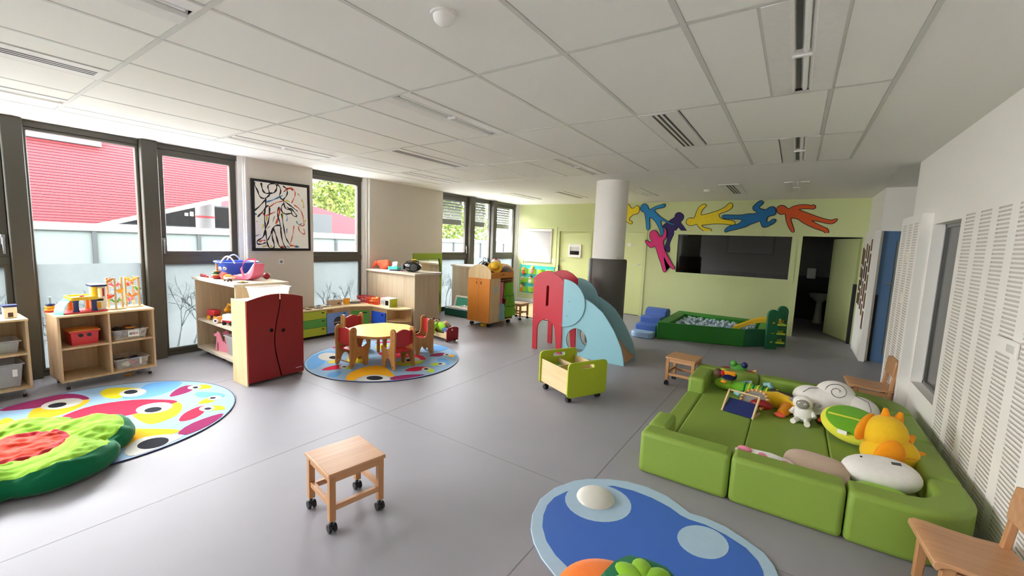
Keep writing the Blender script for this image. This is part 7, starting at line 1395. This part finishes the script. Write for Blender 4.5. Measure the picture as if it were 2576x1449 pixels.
M().tube([(-.08, -.02, .02), (-.06, -.02, .035), (.06, -.02, .025)], .006, 8).build('grip', 'bright_red', e)
M().ball((.1, .0, .01), (.02, .01, .01)).build('tip', 'skin', e)
e = thing('doll_car_seat', 'pink plastic doll car seat with raised carry handle', 'doll seat', (-5.53, 2.38, zA), math.radians(20))
sh = [(-.16, .03), (-.12, .012), (.02, .0), (.1, .02), (.15, .09), (.18, .2), (.165, .21), (.12, .12), (.06, .06), (-.04, .05), (-.13, .06), (-.165, .05)]
M().prism(chaikin(sh), 'y', -.075, .075).build('shell', 'pink', e, bev=.008, smooth=50)
M().prism(chaikin([(-.1, .055), (-.02, .056), (.06, .07), (.115, .13), (.16, .21), (.145, .215), (.1, .15), (.04, .085), (-.04, .07), (-.1, .068)]), 'y', -.06, .06).build('padding', 'pale_pink', e, bev=.006)
M().tube([(.02, -.085, .05), (-.01, -.085, .14), (.03, -.08, .23), (.05, -.06, .255), (.05, .06, .255), (.03, .08, .23), (-.01, .085, .14), (.02, .085, .05)], .011, 8).build('carry_handle', 'pink', e)
e = thing('baby_doll', 'orange baby doll with a magenta hat lying by the pink seat', 'doll', (-5.63, 2.19, zA), math.radians(10))
M().ball((-.055, 0, .045), (.045, .042, .042)).build('head', 'cloth_coral', e); M().ball((-.078, 0, .055), (.035, .042, .038)).build('hat', 'plum', e)
M().tube([(-.02, 0, .04), (.04, 0, .038), (.075, 0, .03)], .03, 10, taper=[.028, .036, .024]).build('body', 'cloth_orange', e)
for s in (-1, 1):
    M().tube([(.0, s * .03, .045), (.03, s * .05, .03), (.06, s * .045, .016)], .012, 8).build('arm', 'skin', e)
    M().tube([(.07, s * .015, .03), (.11, s * .02, .03), (.13, s * .02, .05)], .013, 8).build('leg', 'skin', e)
e = thing('toy_car', 'little brown and white toy car at the counter front edge', 'toy car', (-5.46, 2.13, zA), .2)
M().box((-.045, -.02, .012), (.045, .02, .03)).build('body', 'brown', e, bev=.004); M().box((-.02, -.018, .03), (.025, .018, .048)).build('cabin', 'cream', e, bev=.004)
for x in (-.028, .028):
    for y in (-.02, .02): M().cyl((x, y - .004, .012), (x, y + .004, .012), .012, n=12).build('wheel', 'black', e)
e = thing('toy_plate', 'flat cream toy dish on the oak counter corner', 'dish', (-5.27, 2.20, zA))
M().lathe([(0, 0), (.04, 0), (.075, .012), (.078, .014), (.04, .006), (0, .006)], 24).build('plate', 'cream', e); M().ball((.0, 0, .012), (.03, .025, .008)).build('food', 'amber', e)
e = thing('toy_ball', 'dark red ball at the wall end of the oak counter', 'ball', (-5.50, 2.58, zA))
M().ball((0, 0, .042), .042, 18, 12).build('sphere', 'dark_red', e); M().ball((.0, 0, .083), (.008, .008, .006)).build('knob', 'brown', e)
# on the middle shelf and the bottom shelf
zM = .4655
e = thing('toy_dump_truck', 'red toy tipper lying on the oak middle shelf', 'toy truck', (-6.03, 2.19, zM), .3)
M().prism([(-.08, .05), (.04, .05), (.06, .12), (-.07, .125)], 'y', -.045, .045).build('tipper', 'bright_red', e, bev=.006); M().box((-.07, -.035, .02), (.09, .035, .05)).build('chassis', 'navy', e, bev=.004)
for x in (-.045, .06):
    for y in (-.04, .04): M().cyl((x, y - .012, .026), (x, y + .012, .026), .026, n=16).build('wheel', 'amber', e)
e = thing('toy_digger', 'yellow toy excavator on the oak middle shelf', 'toy truck', (-5.84, 2.38, zM), .5)
M().box((-.09, -.045, .03), (.09, .045, .06)).build('chassis', 'amber', e, bev=.006); M().prism([(.0, .06), (.08, .06), (.075, .15), (.02, .155)], 'y', -.04, .04).build('cab', 'yellow', e, bev=.006)
M().prism([(.03, .085), (.06, .085), (.058, .13), (.034, .13)], 'y', -.0415, .0415).build('cab_window', 'navy', e)
M().tube([(-.02, 0, .06), (-.07, 0, .17), (-.12, 0, .19), (-.15, 0, .13)], .018, 8).build('digger_arm', 'amber', e); M().ball((-.15, 0, .11), (.035, .04, .03)).build('bucket', 'amber', e)
for x in (-.06, 0, .06):
    for y in (-.045, .045): M().cyl((x, y - .01, .025), (x, y + .01, .025), .025, n=14).build('wheel', 'brown', e)
e = thing('toy_racer', 'orange toy car with white hubs on the oak middle shelf', 'toy car', (-5.73, 2.16, zM), .6)
M().prism([(-.08, .02), (.08, .02), (.075, .05), (.02, .09), (-.03, .085), (-.08, .055)], 'y', -.04, .04).build('body', 'orange', e, bev=.008)
for x in (-.05, .05):
    for y in (-.042, .042):
        o = M().cyl((x, y - .011, .03), (x, y + .011, .03), .03, n=18).build('wheel', 'white_plastic', e); M().cyl((x, y - .012, .03), (x, y + .012, .03), .014, n=12).build('hub', 'navy', o)
e = thing('toy_ambulance', 'white and red toy van at the end of the oak middle shelf', 'toy truck', (-5.56, 2.17, zM), .4)
M().box((-.06, -.045, .025), (.1, .045, .13)).build('body', 'white_plastic', e, bev=.012); M().box((-.061, -.046, .03), (.101, .046, .06)).build('stripe', 'red', e, bev=.004); M().box((-.062, -.03, .08), (-.058, .03, .115)).build('windscreen', 'navy', e)
for x in (-.03, .07):
    for y in (-.045, .045): M().cyl((x, y - .01, .024), (x, y + .01, .024), .024, n=14).build('wheel', 'black', e)
e = thing('toy_robot', 'purple toy figure standing behind the van on the oak shelf', 'toy', (-5.58, 2.36, zM))
M().box((-.03, -.025, .05), (.03, .025, .12)).build('body', 'purple', e, bev=.006); M().box((-.022, -.02, .12), (.022, .02, .16)).build('head', 'skyblue', e, bev=.006)
for x in (-.018, .018): M().box((x - .01, -.015, 0), (x + .01, .015, .05)).build('leg', 'purple', e)
zL = .1105
e = thing('pink_rocking_toy', 'pink wooden giraffe shaped doll seat on the bottom oak shelf', 'toy', (-5.72, 2.20, zL), .25)
gi = [(-.13, .0), (-.095, .0), (-.09, .09), (-.075, .11), (-.07, .0), (.13, .0), (.15, .1), (.05, .105), (.0, .13), (-.03, .2), (-.06, .235), (-.09, .245), (-.095, .225), (-.15, .205), (-.145, .18), (-.105, .175)]
M().prism(gi, 'y', -.06, -.045).build('side_board', 'cloth_pink', e, bev=.003); M().prism(gi, 'y', .045, .06).build('side_board', 'cloth_pink', e, bev=.003)
M().box((-.03, -.045, .09), (.13, .045, .1)).build('seat_board', 'cloth_pink', e)
b6 = bin_('storage_tub', 'white storage tub with pink toys on the bottom oak shelf', 'tub', (-5.42, 2.27, 0), 0, 0, zL, .26, .32, .24, 'milky_plastic', None, .85)
filler(b6, [('pink_toy', 'pink', (-.02, -.06, .07), (.08, .06, .05)), ('grey_toy', 'grey', (.03, .05, .1), (.06, .08, .06))], 2)

# ---- on the toy kitchen
zK = .4505
e = thing('picture_book', 'open blue and white picture book on the toy hob', 'book', (-6.13, 3.73, zK), 1.3)
M().prism([(-.1, 0), (0, .012), (.1, 0), (.1, .014), (0, .026), (-.1, .014)], 'y', -.07, .07).build('pages', 'paper', e); M().prism([(-.103, -.0), (.103, -.0), (.103, .002), (-.103, .002)], 'y', -.073, .073).build('cover', 'navy', e)
for k in range(3): M().box((-.09 + .06 * k, -.05, .0195 + .003 * (k == 1)), (-.05 + .06 * k, .05, .024)).build('printed_picture', ('navy', 'tabletop', 'navy')[k], e)
e = thing('cardboard_box', 'plain beige cardboard box on the toy kitchen', 'box', (-6.16, 3.93, zK), 1.45)
M().box((-.10, -.055, 0), (.10, .055, .085)).build('carton', 'cloth_beige', e, bev=.002); M().box((.03, -.057, .02), (.07, -.0545, .045)).build('printed_mark', 'brown', e); M().box((-.101, -.01, .0855), (.101, .01, .0862)).build('tape', 'ply', e)
e = thing('toy_cup', 'bright orange toy cup on the toy kitchen', 'cup', (-6.13, 4.14, zK))
M().lathe([(0, 0), (.045, 0), (.05, .02), (.055, .085), (.06, .09), (.052, .09), (.045, .02), (0, .012)], 20).build('cup', 'amber', e); M().tube([(0, -.052, .03), (0, -.085, .045), (0, -.08, .07), (0, -.055, .078)], .008, 8).build('handle', 'amber', e)
e = thing('toy_scale', 'grey and white toy kitchen scale in the kitchen corner', 'toy scale', (-6.13, 4.30, zK), 1.3)
M().prism([(-.08, 0), (.08, 0), (.08, .03), (-.08, .015)], 'y', -.06, .06).build('base', 'grey', e, bev=.004); M().box((-.05, -.05, .03), (.075, .05, .055)).build('tray', 'white_plastic', e, bev=.006)
M().box((-.07, -.03, .02), (-.055, .03, .026)).build('display', 'dark_grey', e)
def basket(lb, x, y, mt, seed, rz):
    e = thing('toy_basket', lb, 'basket', (x, y, zK), rz)
    w, d, h = .25, .17, .10
    M().prism(rrect(-w / 2 * .85, -d / 2 * .85, w / 2 * .85, d / 2 * .85, .02), 'z', 0, .008).build('basket_floor', mt, e)
    rr_ = lambda k, z: [(p[0] * k, p[1] * k, z) for p in rrect(-w / 2, -d / 2, w / 2, d / 2, .03, 5)]
    m = M()
    for k, z in ((.86, .008), (.95, .05), (1.02, h)): m.tube(rr_(k, z), .005 if z < h else .008, 6, closed=True)
    m.build('basket_hoops', mt, e)
    P0, P1 = rr_(.86, .006), rr_(1.02, h)
    m = M()
    for k in range(0, len(P0), 1): m.cyl(P0[k], P1[k], .004, n=6)
    for a, c in ((5, 6), (11, 12), (17, 18), (23, 0)):
        for t in (.2, .4, .6, .8):
            q0 = [P0[a][i] * (1 - t) + P0[c][i] * t for i in range(3)]; q1 = [P1[a][i] * (1 - t) + P1[c][i] * t for i in range(3)]
            m.cyl(q0, q1, .004, n=6)
    m.build('basket_bars', mt, e)
    rnd = random.Random(seed); it = []
    return e
def food(lb, x, y, z, mt, r, seed):
    e = thing('toy_food', lb, 'toy food', (x, y, z), seed, 'play food in the red baskets')
    M().ball((0, 0, r[2]), r, 12, 9).jitter(.004, seed, 25).build('body', mt, e); M().ball((0, 0, r[2] * 1.95), (.006, .006, .008), 8, 6).build('stalk', 'green', e)
basket('red wire basket of play food near the window', -6.13, 4.51, 'bright_red', 1, .2); basket('orange red basket heaped with yellow play food beside the toy microwave', -5.85, 4.50, 'orange_red', 2, .1)
for k, (x, y, z, mt, lb) in enumerate(((-6.18, 4.48, .459, 'pale_pink', 'pink play food in the window side basket, left'), (-6.11, 4.52, .459, 'white_plastic', 'white play food in the window side basket'), (-6.05, 4.49, .459, 'bright_red', 'red play food in the window side basket, right'), (-5.93, 4.49, .459, 'tabletop', 'pale yellow play food in the orange red basket, left'), (-5.86, 4.52, .459, 'amber', 'orange play food in the orange red basket middle'), (-5.79, 4.49, .459, 'pale_pink', 'pink play food in the orange red basket, right'), (-5.89, 4.49, .515, 'yellow', 'yellow banana topping the orange red basket'), (-5.82, 4.51, .515, 'tabletop', 'pale yellow play food topping the orange red basket'))): food(lb, x, y, z, mt, (.035, .03, .028) if k != 6 else (.05, .02, .02), k + 1)
e = thing('toy_microwave', 'white wooden toy microwave with a yellow side on the kitchen', 'toy microwave', (-5.50, 4.50, zK), .05)
M().box((-.105, -.075, 0), (.105, .085, .13)).build('body', 'lime', e, bev=.003); M().box((-.11, -.08, .13), (.11, .09, .138)).build('top_board', 'white_plastic', e, bev=.002)
M().prism([[(-.107, 0), (.107, 0), (.107, .13), (-.107, .13)], rrect(.0, .025, .085, .105, .012)[::-1]], 'y', -.088, -.0755).build('front_board', 'white_plastic', e, smooth=0)
M().box((.0, -.077, .025), (.085, -.0755, .105)).build('oven_window', 'black', e)
for x in (-.08, -.035): M().prism([arc(x, .065, .016, 0, 360, 16, .032)[:-1], arc(x, .065, .009, 0, 360, 16, .022)[:-1][::-1]], 'y', -.0895, -.088).build('dial_ring', 'grey', e)

# ---- on the second oak counter
zC = 1.0205
e = thing('cloth_bag', 'crumpled orange cloth bag on the oak counter by the window', 'bag', (-6.10, 4.86, zC), .2)
M().ball((.02, 0, .075), (.15, .09, .085), 28, 18).jitter(.045, 4, 11).warp(lambda v: (v.x, v.y, max(v.z, .0))).build('bag_cloth', 'cloth_coral', e, smooth=80)
M().tube([(-.08, -.07, .13), (-.13, -.09, .06), (-.17, -.08, .01)], .022, 8, taper=[.03, .022, .008]).jitter(.012, 6, 20).build('strap', 'cloth_coral', e)
e = thing('tissue_box', 'aqua tissue box with a white tissue on the oak counter', 'tissue box', (-5.80, 4.87, zC), .1)
M().box((-.11, -.055, 0), (.11, .055, .06)).build('carton', 'aqua', e, bev=.003)
M().ball((0, 0, .10), (.07, .02, .05), 16, 10).jitter(.03, 2, 18).build('tissue', 'paper', e)
e = thing('remote_bundle', 'black handset with red cable beside the tissue box', 'handset', (-5.66, 4.76, zC), .3)
M().box((-.1, -.025, 0), (.1, .025, .025)).build('body', 'black', e, bev=.008); M().tube([(.09, .0, .012), (.13, -.02, .01), (.16, .02, .01), (.19, -.01, .01)], .008, 8).build('cable', 'plum', e)
e = thing('boombox', 'glossy black portable CD boombox on the oak counter', 'boombox', (-5.36, 4.86, zC), .15)
M().ball((0, 0, .085), (.19, .11, .085), 32, 20).warp(lambda v: (v.x, v.y, max(v.z, .005))).build('body', 'black_gloss', e)
for s in (-1, 1): M().cyl((s * .115, -.085, .08), (s * .125, -.1, .08), .055, .05, n=24).build('speaker', 'dark_grey', e)
M().prism([(-.055, .13), (.055, .13), (.035, .09), (-.035, .09)], 'y', -.113, -.095).build('control_panel', 'grey', e, bev=.003)
for k in range(4): M().box((-.035 + .02 * k, -.116, .045), (-.022 + .02 * k, -.104, .055)).build('button', 'steel', e)
M().tube([(-.15, .0, .12), (-.12, .03, .175), (0, .04, .19), (.12, .03, .175), (.15, 0, .12)], .01, 8).build('carry_handle', 'black', e)
e = thing('paper_flower', 'small yellow flower lying on the black boombox', 'flower', (-5.33, 4.88, zC + .192))
for k in range(6):
    a = k * PI / 3; turn(M().ball((0, 0, 0), (.03, .016, .01), 10, 8), rz=a, t=(.03 * math.cos(a), .03 * math.sin(a), .012)).build('petal', 'yellow', e)
M().ball((0, 0, .014), (.018, .018, .014), 10, 8).build('flower_centre', 'cloth_lemon', e)

# ---- hats on the dress-up trolley
zO = .9485
e = thing('bike_helmet', 'black ribbed child helmet on top of the trolley', 'helmet', (-4.88, 6.26, zO + .05))
M().ball((0, 0, .06), (.12, .14, .14), 24, 16).warp(lambda v: (v.x, v.y, max(v.z, .02))).build('shell', 'black', e)
for s in (-.06, 0, .06): M().tube([(s, .14 * math.cos(t) * .99, .06 + .142 * math.sin(t)) for t in [PI * k / 10 for k in range(11)]], .009, 6).build('rib', 'grey', e)
e = thing('fire_hat', 'red and white dress-up hat on the trolley top', 'hat', (-4.74, 6.42, zO + .12))
M().lathe([(.13, 0), (.14, .005), (.095, .03), (.095, .1), (.08, .16), (.04, .19), (0, .195)], 24).build('crown', 'red', e); M().lathe([(.0965, .1), (.088, .15), (.07, .175), (.069, .17), (.09, .1)], 24).build('band', 'white_plastic', e)
M().ball((.0, 0, .2), (.022, .022, .02)).build('pompom', 'brown', e)
e = thing('sun_hat', 'yellow dress-up hat tilted over the trolley rail', 'hat', (-4.64, 6.26, zO + .10))
turn(M().lathe([(.14, .0), (.142, .006), (.08, .02), (.07, .07), (.04, .09), (0, .095)], 26), rx=.75, ry=.55, t=(0, 0, .055)).build('hat_cloth', 'yellow', e); turn(M().lathe([(.081, .02), (.076, .04), (.082, .04), (.086, .02)], 26), rx=.75, ry=.55, t=(0, 0, .055)).build('hat_band', 'orange', e)
e = thing('grey_cap', 'grey cloth cap at the far end of the trolley top', 'hat', (-4.64, 6.60, zO + .06))
M().ball((0, 0, .04), (.1, .09, .075), 18, 12).warp(lambda v: (v.x, v.y, max(v.z, .0))).build('crown', 'cloth_grey', e); M().ball((.1, -.02, .02), (.06, .07, .012)).build('peak', 'cloth_grey', e)
e = thing('coat_hanger', 'black hanger hook sticking up behind the hats', 'hanger', (-4.98, 6.34, zO))
M().tube([(0, 0, .05), (0, 0, .25), (-.01, 0, .28), (-.005, 0, .315), (.02, 0, .33), (.045, 0, .315), (.05, 0, .29)], .006, 8).build('hook', 'black', e); M().tube([(-.1, 0, .0), (0, 0, .05), (.1, 0, .0)], .009, 8).build('shoulder', 'black', e)
e = thing('costume_heap', 'maroon costume heaped under the hats on the trolley', 'clothes', (-4.70, 6.36, zO))
M().ball((0, -.0, .02), (.17, .26, .11), 24, 14).warp(lambda v: (v.x, v.y, max(v.z, .0))).jitter(.006, 3, 16).build('cloth', 'cloth_maroon', e); M().ball((.06, -.08, .03), (.04, .03, .025)).build('sleeve', 'red', e)

# ---- frog behind the sofa
e = thing('frog_toy', 'green frog toy on red and orange wheels behind the sofa', 'toy', (-.42, 5.36, 0))
M().ball((0, 0, .21), (.10, .08, .09)).build('body', 'green', e)
for s in (-1, 1): M().ball((s * .055, -.03, .30), .035, 14, 10).build('eye', 'navy' if s > 0 else 'green', e)
for x, mt in ((-.12, 'red'), (.10, 'red'), (-.05, 'orange')): M().ball((x, -.02, .20), (.09, .06, .045)).cyl((x, 0, 0), (x, 0, .2), .03, n=12).build('wheel', mt, e)
M().tube([(.1, 0, .2), (.16, .02, .24), (.18, .02, .16)], .02, 8).build('string_tail', 'tabletop', e)

# ---- plush toys and cushions on the sofa pit
zS = .1565
e = thing('navy_doll', 'dark doll in navy and yellow clothes in the sofa corner', 'doll', (-.49, 4.68, zS + .10), .1)
M().ball((-.06, 0, .075), (.045, .045, .045)).build('head', 'brown', e); M().ball((.04, 0, .065), (.075, .055, .05), 18, 12).build('body', 'cloth_navy', e)
M().box((-.01, -.05, .075), (.10, -.015, .118), rx=.2).build('yellow_panel', 'cloth_gold', e, bev=.01); M().ball((-.015, -.03, .09), (.022, .03, .03)).build('scarf', 'cloth_dkred', e); M().ball((-.02, .035, .10), (.03, .02, .02)).build('collar', 'cloth_lemon', e)
M().ball((.0, -.055, .01), (.03, .02, .016)).build('foot', 'cloth_gold', e)
e = thing('caterpillar_plush', 'long green striped caterpillar plush along the back wall of the sofa', 'plush toy', (-.29, 4.70, zS), math.radians(-12))
M().ball((-.20, 0, .055), (.10, .07, .055)).build('head', 'cloth_leaf', e)
M().tube([(-.13, 0, .055), (0, .0, .06), (.12, 0, .06), (.24, .01, .055), (.32, .02, .045)], .06, 14, taper=[.05, .062, .062, .058, .03]).build('body', 'cloth_green', e)
for k in range(8): M().tube([(.0 + .038 * k, .0615 * math.cos(t), .06 + .0615 * math.sin(t)) for t in [2 * PI * q / 16 for q in range(16)]], .008, 6, closed=True).build('stripe', 'cloth_lemon' if k % 2 else 'cloth_dkgreen', e)
for a, c in (((-.08, .07, .07), (.02, .11, .1)), ((.14, .08, .12), (.22, .07, .07)), ((-.06, -.09, .02), (.0, -.16, .025))): M().tube([a, ((a[0] + c[0]) / 2, (a[1] + c[1]) / 2, a[2] + .02), c], .024, 10).build('limb', 'cloth_aqua', e)
e = thing('mirror_frame_toy', 'small wooden frame toy with a dark blue panel on the sofa seat', 'toy', (-.28, 4.14, zS), math.radians(-13))
for s in (-1, 1): M().prism([(-.09, 0), (-.06, 0), (.075, .165), (.055, .17), (-.02, .09)], 'x', s * .125 - .008, s * .125 + .008).build('side_bar', 'birch', e, bev=.003); M().box((s * .125 - .008, -.09, 0), (s * .125 + .008, .10, .012)).build('foot_bar', 'birch', e)
M().cyl((-.125, .063, .16), (.125, .063, .16), .008, n=10).build('top_rod', 'birch', e)
M().prism([(-.09, .006), (-.085, .0), (.055, .085), (.05, .092)], 'x', -.117, .117).build('panel', 'navy', e)
e = thing('tambourine_ring', 'rope wound ring toy with a red centre leaning on the plush', 'toy', (-.19, 4.28, zS), 0)
m = M().tube([(.105 * math.cos(2 * PI * k / 36), 0, .105 * math.sin(2 * PI * k / 36)) for k in range(36)], .014, 8, closed=True); turn(m, rx=-.85, rz=-.35, t=(0, 0, .095)); m.build('ring', 'chairwood', e)
for k in range(18):
    a = 2 * PI * k / 18
    m = M().ball((.105 * math.cos(a), 0, .105 * math.sin(a)), (.0145, .016, .0145), 8, 6); turn(m, rx=-.85, rz=-.35, t=(0, 0, .095)); m.build('rope_wrap', 'tabletop', e)
turn(M().lathe([(0, -.003), (.095, -.003), (.095, .003), (0, .003)], 28), rx=PI / 2 - .85, rz=-.35, t=(0, 0, .095)).build('drum_skin', 'cloth_grey', e)
M().ball((.06, -.03, .075), (.09, .05, .045)).build('red_bean', 'dark_red', e)
e = thing('yellow_plush', 'yellow plush toy lying head down beside the sheep', 'plush toy', (.03, 4.46, zS), math.radians(-18))
M().tube([(-.17, 0, .07), (-.06, 0, .08), (.05, 0, .07), (.12, -.01, .05)], .07, 14, taper=[.05, .075, .07, .05]).build('body', 'cloth_yellow', e)
M().tube([(.05, -.05, .06), (.06, -.14, .04), (.05, -.19, .03)], .04, 10, taper=[.05, .045, .035]).build('leg', 'cloth_gold', e); M().tube([(-.1, -.05, .06), (-.13, -.12, .04)], .035, 10).build('leg', 'cloth_yellow', e)
M().ball((.16, .03, .09), (.04, .05, .045)).build('head', 'cloth_brown', e); M().ball((.12, -.02, .10), (.012, .05, .06), rot=None).build('ear', 'cloth_white', e); M().box((-.13, .02, .13), (.06, .05, .155)).build('strap', 'black', e, bev=.008); M().ball((.15, .06, .13), (.05, .02, .02)).build('scarf', 'cloth_coral', e)
M().ball((.05, -.21, .02), (.045, .03, .02)).build('foot', 'cloth_coral', e)
e = thing('sheep_plush', 'small cream sheep plush with grey face on the sofa seat', 'plush toy', (.18, 4.27, zS), math.radians(-10))
M().ball((0, 0, .075), (.075, .06, .08), 20, 14).jitter(.008, 2, 40).build('body', 'cloth_white', e); M().ball((-.01, -.01, .165), (.075, .062, .062), 20, 14).jitter(.006, 5, 40).build('head', 'cloth_white', e)
M().ball((-.005, -.05, .165), (.052, .028, .042)).build('face', 'cloth_grey', e)
for s in (-1, 1):
    o = M().ball((s * .022 - .005, -.076, .172), .011, 10, 8).build('eye', 'paper', e); M().ball((s * .022 - .005, -.086, .172), .005, 8, 6).build('pupil', 'black', o)
    M().tube([(s * .03, -.03, .03), (s * .045, -.09, .02), (s * .05, -.12, .022)], .022, 10).build('leg', 'cloth_white', e); M().tube([(s * .065, -.01, .1), (s * .085, -.04, .07)], .018, 8).build('arm', 'cloth_white', e)
    M().ball((s * .085, 0, .17), (.03, .014, .016)).build('ear', 'cloth_grey', e)
e = thing('heart_toy', 'small brown patchwork toy tucked beside the sheep', 'toy', (.31, 4.31, zS))
M().ball((0, 0, .04), (.05, .035, .04)).build('body', 'cloth_brown', e); M().ball((-.01, -.03, .045), (.018, .008, .018)).build('patch', 'cloth_coral', e)
e = thing('cloud_cushion', 'big white cloud cushion with drawn spiral lines on the sofa', 'cushion', (.40, 4.60, zS), math.radians(-8))
def cl(m): return turn(m.warp(lambda v: v * .86), rx=-.7, t=(0, .0, .11))
m = M().ball((-.02, 0, .0), (.33, .095, .17), 36, 22).ball((-.2, 0, .02), (.16, .09, .13), 24, 16).ball((.0, 0, .12), (.17, .095, .14), 28, 18).ball((.2, 0, -.01), (.17, .09, .15), 24, 16)
cl(m).build('cloud_body', 'cloth_white', e, smooth=80)
sp = [(.02 + (.02 + .0085 * t) * math.cos(t), -.10 + .0012 * t, .10 + (.02 + .0085 * t) * math.sin(t)) for t in [.35 * k for k in range(28)]]
cl(M().tube(sp, .0028, 6)).build('spiral_line', 'dark_grey', e); cl(M().tube([(.16, -.10, .1), (.27, -.085, .06), (.30, -.08, -.02), (.27, -.085, -.09)], .0028, 6)).build('drawn_line', 'dark_grey', e); cl(M().tube([(-.14, -.09, .1), (-.21, -.09, .08), (-.26, -.085, .02)], .0028, 6)).build('drawn_line', 'dark_grey', e)
e = thing('lime_cushion', 'round lime slice cushion with yellow rim on the sofa', 'cushion', (.49, 4.08, zS), math.radians(-25))
def lc(m): return turn(m, rx=.42, ry=.18, t=(0, 0, .125))
lc(pillow(.42, .36, .13, 36, 12, 2)).build('cushion_body', 'cloth_lemon', e, smooth=80)
lc(M().lathe([(0, .068), (.13, .062), (.175, .048), (.178, .043), (.12, .052), (0, .058)], 36).warp(lambda v: (v.x, v.y * .86, v.z))).build('slice_face', 'cloth_green', e)
for a in (.35,): lc(M().box((-.16, -.007, .06), (.16, .007, .070), rz=a)).build('slice_line', 'cloth_lemon', e, bev=.003)
M().box((-.03, -.183, .09), (.03, -.178, .12)).build('care_label', 'paper', e)
e = thing('dragon_plush', 'large yellow and orange dragon plush slumped at the sofa edge', 'plush toy', (.625, 3.63, zS), math.radians(34))
M().ball((.02, 0, .125), (.17, .13, .125), 26, 18).build('body', 'cloth_yellow', e, smooth=80)
turn(M().ball((0, 0, 0), (.125, .115, .13), 26, 18), ry=.3, t=(.0, .03, .245)).build('head', 'cloth_yellow', e, smooth=80)
turn(M().ball((0, 0, 0), (.085, .04, .13), 22, 16), ry=.2, rz=-.3, t=(-.075, -.1, .135)).build('ear', 'cloth_gold', e)
turn(M().ball((0, 0, 0), (.06, .03, .11), 22, 16), ry=.75, rz=.3, t=(-.09, .085, .27)).build('ear', 'cloth_gold', e)
for p0, p1, r in (((.0, .04, .34), (.0, .05, .42), .035), ((.07, .03, .33), (.095, .035, .40), .035), ((.115, .0, .22), (.17, .0, .25), .045), ((.15, -.02, .12), (.225, -.03, .145), .05)):
    M().cyl(p0, p1, r, .012, n=14).build('crest_spike', 'cloth_gold', e)
M().ball((-.16, -.10, .03), (.05, .04, .03)).build('paw', 'cloth_gold', e); M().ball((-.195, -.12, .02), (.03, .025, .02)).build('muzzle', 'pale_pink', e)
M().tube([(.02, -.125, .16), (.08, -.118, .15), (.14, -.09, .13)], .004, 6).build('seam', 'cloth_gold', e)
e = thing('beige_cushion', 'beige square cushion slumped behind the front sofa wall', 'cushion', (.23, 3.21, zS), math.radians(-8))
turn(pillow(.35, .26, .10, 32, 12, 3.2), rx=.2, t=(0, 0, .075)).build('cushion_cover', 'cloth_beige', e, smooth=80); turn(M().tube([(-.18, -.13, 0), (0, -.14, 0), (.18, -.13, 0)], .004, 6), rx=.2, t=(0, 0, .075)).build('seam', 'cloth_brown', e)
e = thing('white_cushion', 'plump off-white cushion with small label at the sofa corner', 'cushion', (.555, 3.30, zS), math.radians(10))
turn(pillow(.39, .25, .14, 36, 14, 2.2), rx=.3, ry=-.05, t=(0, 0, .11)).build('cushion_cover', 'cloth_white', e, smooth=80)
turn(M().box((.05, .015, .062), (.095, .035, .072)), rx=.3, ry=-.05, t=(0, 0, .11)).build('printed_patch', 'dark_grey', e); turn(M().box((-.10, .04, .05), (-.09, .05, .064)), rx=.3, t=(0, 0, .11)).build('printed_mark', 'black', e)
e = thing('lime_pillow', 'flat lime cushion under the white cushion in the sofa corner', 'cushion', (.54, 3.115, zS), math.radians(3))
turn(pillow(.26, .15, .06, 28, 10, 3), rx=.0, t=(0, 0, .068)).build('cushion_cover', 'cloth_leaf', e, smooth=80); turn(M().box((-.1, -.02, .026), (.12, -.012, .032)), rx=.0, t=(0, 0, .068)).build('leaf_vein', 'cloth_lemon', e)
e = thing('pink_scarf', 'pink and white patterned cloth along the front sofa wall', 'cloth', (-.02, 3.10, zS), math.radians(-4))
M().tube([(-.2, .0, .07), (-.1, .01, .075), (0, .0, .07), (.1, .01, .06), (.2, .0, .04)], .06, 12, taper=[.03, .05, .06, .055, .03]).jitter(.012, 3, 14).warp(lambda v: (v.x, v.y, max(0, v.z))).build('cloth', 'cloth_white', e); 
for k in range(3): M().ball((-.14 + .11 * k, -.01, .115 - .01 * k), (.045, .03, .02)).build('pink_print', 'cloth_pink', e)
